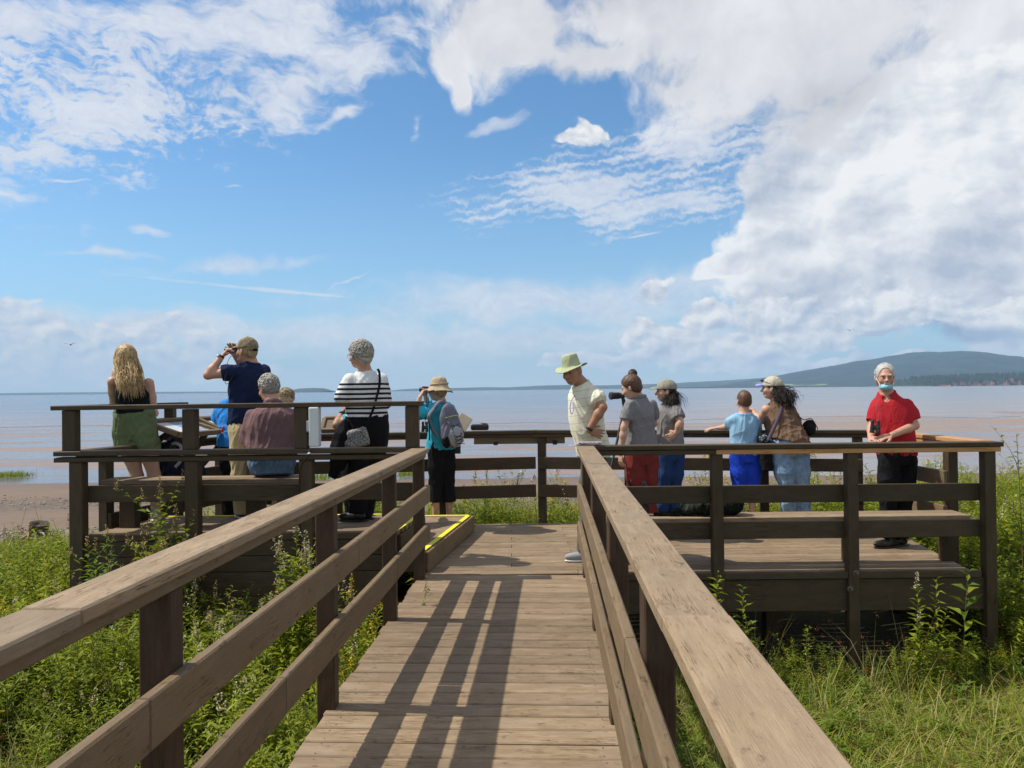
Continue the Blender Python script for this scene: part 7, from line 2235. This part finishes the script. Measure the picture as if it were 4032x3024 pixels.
# small framed panel beside the striped jumper and one behind the hat woman
pa, pb = W(1262, 1692, 8.75), W(1330, 1692, 8.72)
q = reading_panel((pa[0], 8.80), (pa[0] + .42, 8.85), 'brown framed panel left of the bare arm on the back fence', .04, (-.30, 1.24), (.02, 1.115), mirror=False)
put_print(*q, mat=plain('panel_cork', (0.13, 0.10, 0.07), .8), m=.03)
board('bracket', (pa[0] + .2, 8.84, .80), (pa[0] + .2, 8.92, 1.12), .06, .06, W_SHADE, q[0], up=(1, 0, 0))
pc = W(1840, 1640, 9.2)
rp = empty('reading_panel', (pc[0], 9.25, 1.1), 'tan edged panel seen behind the grey backpack', 'information panel')
board('backing', W(1806, 1690, 9.15), W(1838, 1640, 9.3), .16, .03, plain('pale_board', (0.34, 0.28, 0.20), .8), rp, up=(.6, 0, 1))
board('bracket', (pc[0] - .12, 9.2, .8), (pc[0] - .12, 9.22, 1.1), .07, .07, W_SHADE, rp, up=(1, 0, 0))
# long pale board hung outside the back fence
lb = empty('ledge_board', (.2, 9.2, .96), 'long pale weathered board fixed outside the back fence', 'board')
board('plank', (-.46, 9.14, .965), (.62, 9.13, .965), .03, .10, plain('pale_weathered', (0.30, 0.25, 0.17), .85, .2, 8), lb)
for x_ in (-.2, .5): board('cleat', (x_, 9.07, .93), (x_, 9.12, .93), .05, .05, W_SHADE, lb)
# things on the rails
q = W(1889, 1686, 8.98)
t_ = empty('scope_case', (q[0], q[1], 1.085), 'black scope case lying on the back rail right of the backpack', 'case')
sd('case_body', box(q + A(0, 0, .012), A(.105, .04, .035), None, .02) , M_BLACK, t_, h=.006)
sd('case_lid', ell(q + A(.045, 0, .040), (.055, .035, .022)), M_DARK, t_, h=.006)
bro = empty('brochures', W(2290, 1750, 6.5), 'small stack of printed brochures on the corner of the right ramp rail', 'brochures')
m_, t = material('brochure_print')
oc = t.new('ShaderNodeTexCoord').outputs['Object']
n = t.noise(oc, 40.0, 3.0, 0.6); n2 = t.noise(t.v('MULTIPLY', oc, (1, 5, 1)), 60.0, 2.0, 0.6)
finish(t, t.mix(t.step(n, .5, .58), t.mix(t.step(n2, .5, .55), (0.62, 0.62, 0.62), (0.25, 0.25, 0.30)), (0.40, 0.16, 0.18)), .4)
for k, (dx, dy, a) in enumerate(((-.035, .02, .2), (.03, 0, -.1), (.02, .005, -.16), (.045, -.01, -.03), (.035, -.004, .05))):
    p = A(.615 + dx, 6.49 + dy, 1.0835 + .0065 * k)
    dv = A(math.cos(a), math.sin(a), 0) * .10
    board('brochure', p - dv, p + dv, .095, .005, m_, bro, b=.0008)
# white box and its cable on the middle left post
wb = empty('junction_box', W(1065 * 1 + 1000 * 0 + 170, 1690, 6.44), 'tall white plastic box fixed beside a post of the raised left rail', 'electrical box')
pw_ = W(1237, 1690, 6.46)
sd('box_body', box(A(-1.66, 6.46, 1.265), A(.042, .045, .165), None, .006, 0), M_WHITEP, wb, h=.006)
sd('clamp', box(A(-1.712, 6.46, 1.27), A(.014, .03, .05), None, .004, 0), M_METAL, wb, h=.005)
sd('seam', box(A(-1.66, 6.46, 1.17), A(.0435, .0465, .003), None, .001, 0), plain('seam_grey', (.35, .37, .38), .5), wb, h=.004)
cb = empty('power_cable', (-1.72, 6.44, .9), 'thin black cable running down the post under the white box', 'cable')
cord('cable', [A(-1.69, 6.405, 1.075), A(-1.71, 6.385, 1.02), A(-1.77, 6.42, .93), A(-1.79, 6.44, .78), A(-1.792, 6.445, .5), A(-1.792, 6.445, .1)], .006, M_BLACK, cb)
cord('cable_tie', [A(-1.70, 6.385, 1.045), A(-1.68, 6.38, 1.05)], .007, M_SOLE, cb)
# bolts on the right fence post
for k, (x_, z_, lab) in enumerate(((2.868, -.01, 'upper'), (2.818, -.145, 'lower'))):
    o = empty('carriage_bolt', (x_, 6.452, z_), lab + ' rusty bolt with washer at the foot of the fence post', 'bolt')
    sd('washer', chain([A(x_, 6.453, z_), A(x_, 6.448, z_)], [.028, .028], 0, flat_end=True) + plane_cut((x_, 6.449, z_), (0, -1, 0)), M_STEEL, o, h=.004)
    sd('bolt_head', chain([A(x_, 6.447, z_), A(x_, 6.436, z_)], [.014, .012], 0), M_STEEL, o, h=.003)
# thermos and backpack on the right bench
tx = c3(905, 1395, 6.78)
th = empty('thermos', (tx[0], 6.76, .441), 'tall black thermos bottle standing on the right bench', 'bottle')
sd('bottle_body', chain([A(tx[0], 6.76, .48), A(tx[0], 6.76, .66)], [.040, .040], 0), M_BLACK, th, h=.005)
sd('bottle_cap', chain([A(tx[0], 6.76, .69), A(tx[0], 6.76, .715)], [.034, .024], .01) + chain([A(tx[0], 6.76, .72), A(tx[0], 6.76, .738)], [.010, .008], .0), M_DARK, th, h=.004)
b1 = c3(1330, 1370, 6.76)
bk = empty('backpack', (1.66, 6.76, .44), 'dark green and black backpack lying flat on the right bench', 'backpack')
sd('pack_body', ell(A(1.72, 6.76, .525), (.21, .12, .085), None, .03) + ell(A(1.90, 6.75, .535), (.115, .11, .095), None, .04) + ell(A(1.52, 6.76, .49), (.10, .08, .05), None, .04), cloth('dark_green_nylon', (0.014, 0.022, 0.016), .6), bk, h=.008, fold=.012, freq=36)
sd('pack_strap', chain([A(1.52, 6.73, .50), A(1.42, 6.72, .462), A(1.30, 6.73, .455), A(1.24, 6.75, .455)], [.03, .026, .022, .015], .01), C_BLACK, bk, h=.007, fold=.005)
sd('pack_pocket', ell(A(1.93, 6.69, .52), (.07, .04, .06)), C_BLACK, bk, h=.007, fold=.005)
# backpack hanging by the left side fence
bk = empty('backpack', c1(1000, 1050, 7.5), 'dark navy backpack with a pale strap propped on the bench side of the left fence', 'backpack')
bc2 = c1(1010, 1080, 7.5)
sd('pack_body', ell(bc2, (.18, .12, .24), None, .03) + ell(bc2 + A(.13, .04, -.1), (.16, .10, .12), None, .05), cloth('ink_nylon', (0.012, 0.016, 0.035), .5), bk, h=.010, fold=.012, freq=34)
strap('pack_strap', [c1(985, 930, 7.42), c1(1030, 925, 7.36), c1(1065, 960, 7.36), c1(1060, 1060, 7.34), c1(1015, 1120, 7.34)], .03, .006, A(0, -1, .1), C_GREYL, bk)
# the telescope on its tripod
sc_ = empty('spotting_scope', c3(760, 1700, 8.12), 'black spotting scope on a thin black tripod in front of the woman with the bun', 'telescope')
f0, f1 = c3(628, 433, 8.05), c3(745, 430, 8.1)
dx_ = unit(f1 - f0)
sd('scope_body', chain([f0 + dx_ * .02, f0 + dx_ * .10], [.036, .036], 0, flat_end=True) + plane_cut(f0, -dx_) + chain([f0 + dx_ * .11, f1], [.031, .022], .01), M_BLACK, sc_, h=.005)
sd('objective_ring', chain([f0 + dx_ * .0, f0 + dx_ * .028], [.040, .040], 0, flat_end=True) + plane_cut(f0 - dx_ * .004, -dx_), M_DARK, sc_, h=.005)
sd('eyepiece', chain([f1, f1 + dx_ * .06 + A(0, 0, .01)], [.020, .022], .008), M_DARK, sc_, h=.005)
hd = c3(742, 490, 8.1)
sd('tripod_head', chain([f1 - dx_ * .02 - A(0, 0, .03), hd, hd - A(0, 0, .07)], [.018, .022, .016], .01), M_DARK, sc_, h=.005)
for tp in (c3(640, 1000, 7.9), c3(800, 1500, 7.8), c3(760, 1500, 8.35)):
    p0 = hd - A(0, 0, .06); pe = p0 + (tp - p0) * ((p0[2] - .004) / max(p0[2] - tp[2], .1))
    sd('leg', chain([p0, pe], [.015, .010], 0), M_BLACK, sc_, h=.008)
# birds
def bird(px, py, d, sp, lab, seed):
    p = TOP(px, py, d)
    root = empty('bird', p, lab, 'bird')
    r = random.Random(seed)
    k = sp
    V = [(0, -.10, 0), (.05, 0, .03), (0, .16, 0), (-.05, 0, .03), (0, 0, -.05), (0, 0, .05)]
    F_ = [(0, 1, 5), (1, 2, 5), (2, 3, 5), (3, 0, 5), (1, 0, 4), (2, 1, 4), (3, 2, 4), (0, 3, 4)]
    link('body', mesh_from('body', np.array(V) * k * 2.2, F_, True, [M_DARK]), root)
    for s_ in (-1, 1):
        w_ = [(s_ * .03, -.05, .02), (s_ * .03, .06, .02), (s_ * .3, .05, .14), (s_ * .55, .12, .06), (s_ * .3, -.02, .15)]
        link('wing', mesh_from('wing', np.array(w_) * k * 2, [(0, 1, 2, 4), (4, 2, 3)], False, [M_DARK]), root)
bird(152, 745, 60, .55, 'tiny dark bird flying at the left above the blonde woman', 1)
bird(1210, 741, 90, .45, 'tiny dark bird just above the pale green hat', 2)
bird(1137, 631, 90, .35, 'tiny dark bird high over the middle of the bay', 3)
bird(1836, 714, 80, .5, 'tiny dark bird over the left slope of the mountain', 4)

# ---- things that repeat share a group
GROUPS = {'person': 'visitors on the lookout platform', 'platform_fence': 'fences round the lookout platform', 'ramp_railing': 'railings along the ramp',
          'wooden_bench': 'plank benches behind the front fences', 'reading_panel': 'reading panels on the fences', 'meadowsweet': 'meadowsweet weeds by the platform',
          'leafy_weed': 'leafy weeds in front of the platform', 'flowering_weed': 'flowering weeds beyond the back fence', 'dock_plant': 'rust red dock plants',
          'marsh_grass_tuft': 'marsh grass tufts on the mud', 'bird': 'birds flying over the bay', 'carriage_bolt': 'bolts at the foot of the fence post',
          'binoculars': 'binoculars of the visitors', 'backpack': 'backpacks', 'shoulder_bag': 'shoulder bags', 'spotting_scope': 'scopes of the visitors'}
for o in list(COL.objects):
    if o.parent is None and 'group' not in o.keys():
        k_ = o.name.split('.')[0]
        if k_ in GROUPS: o['group'] = GROUPS[k_]
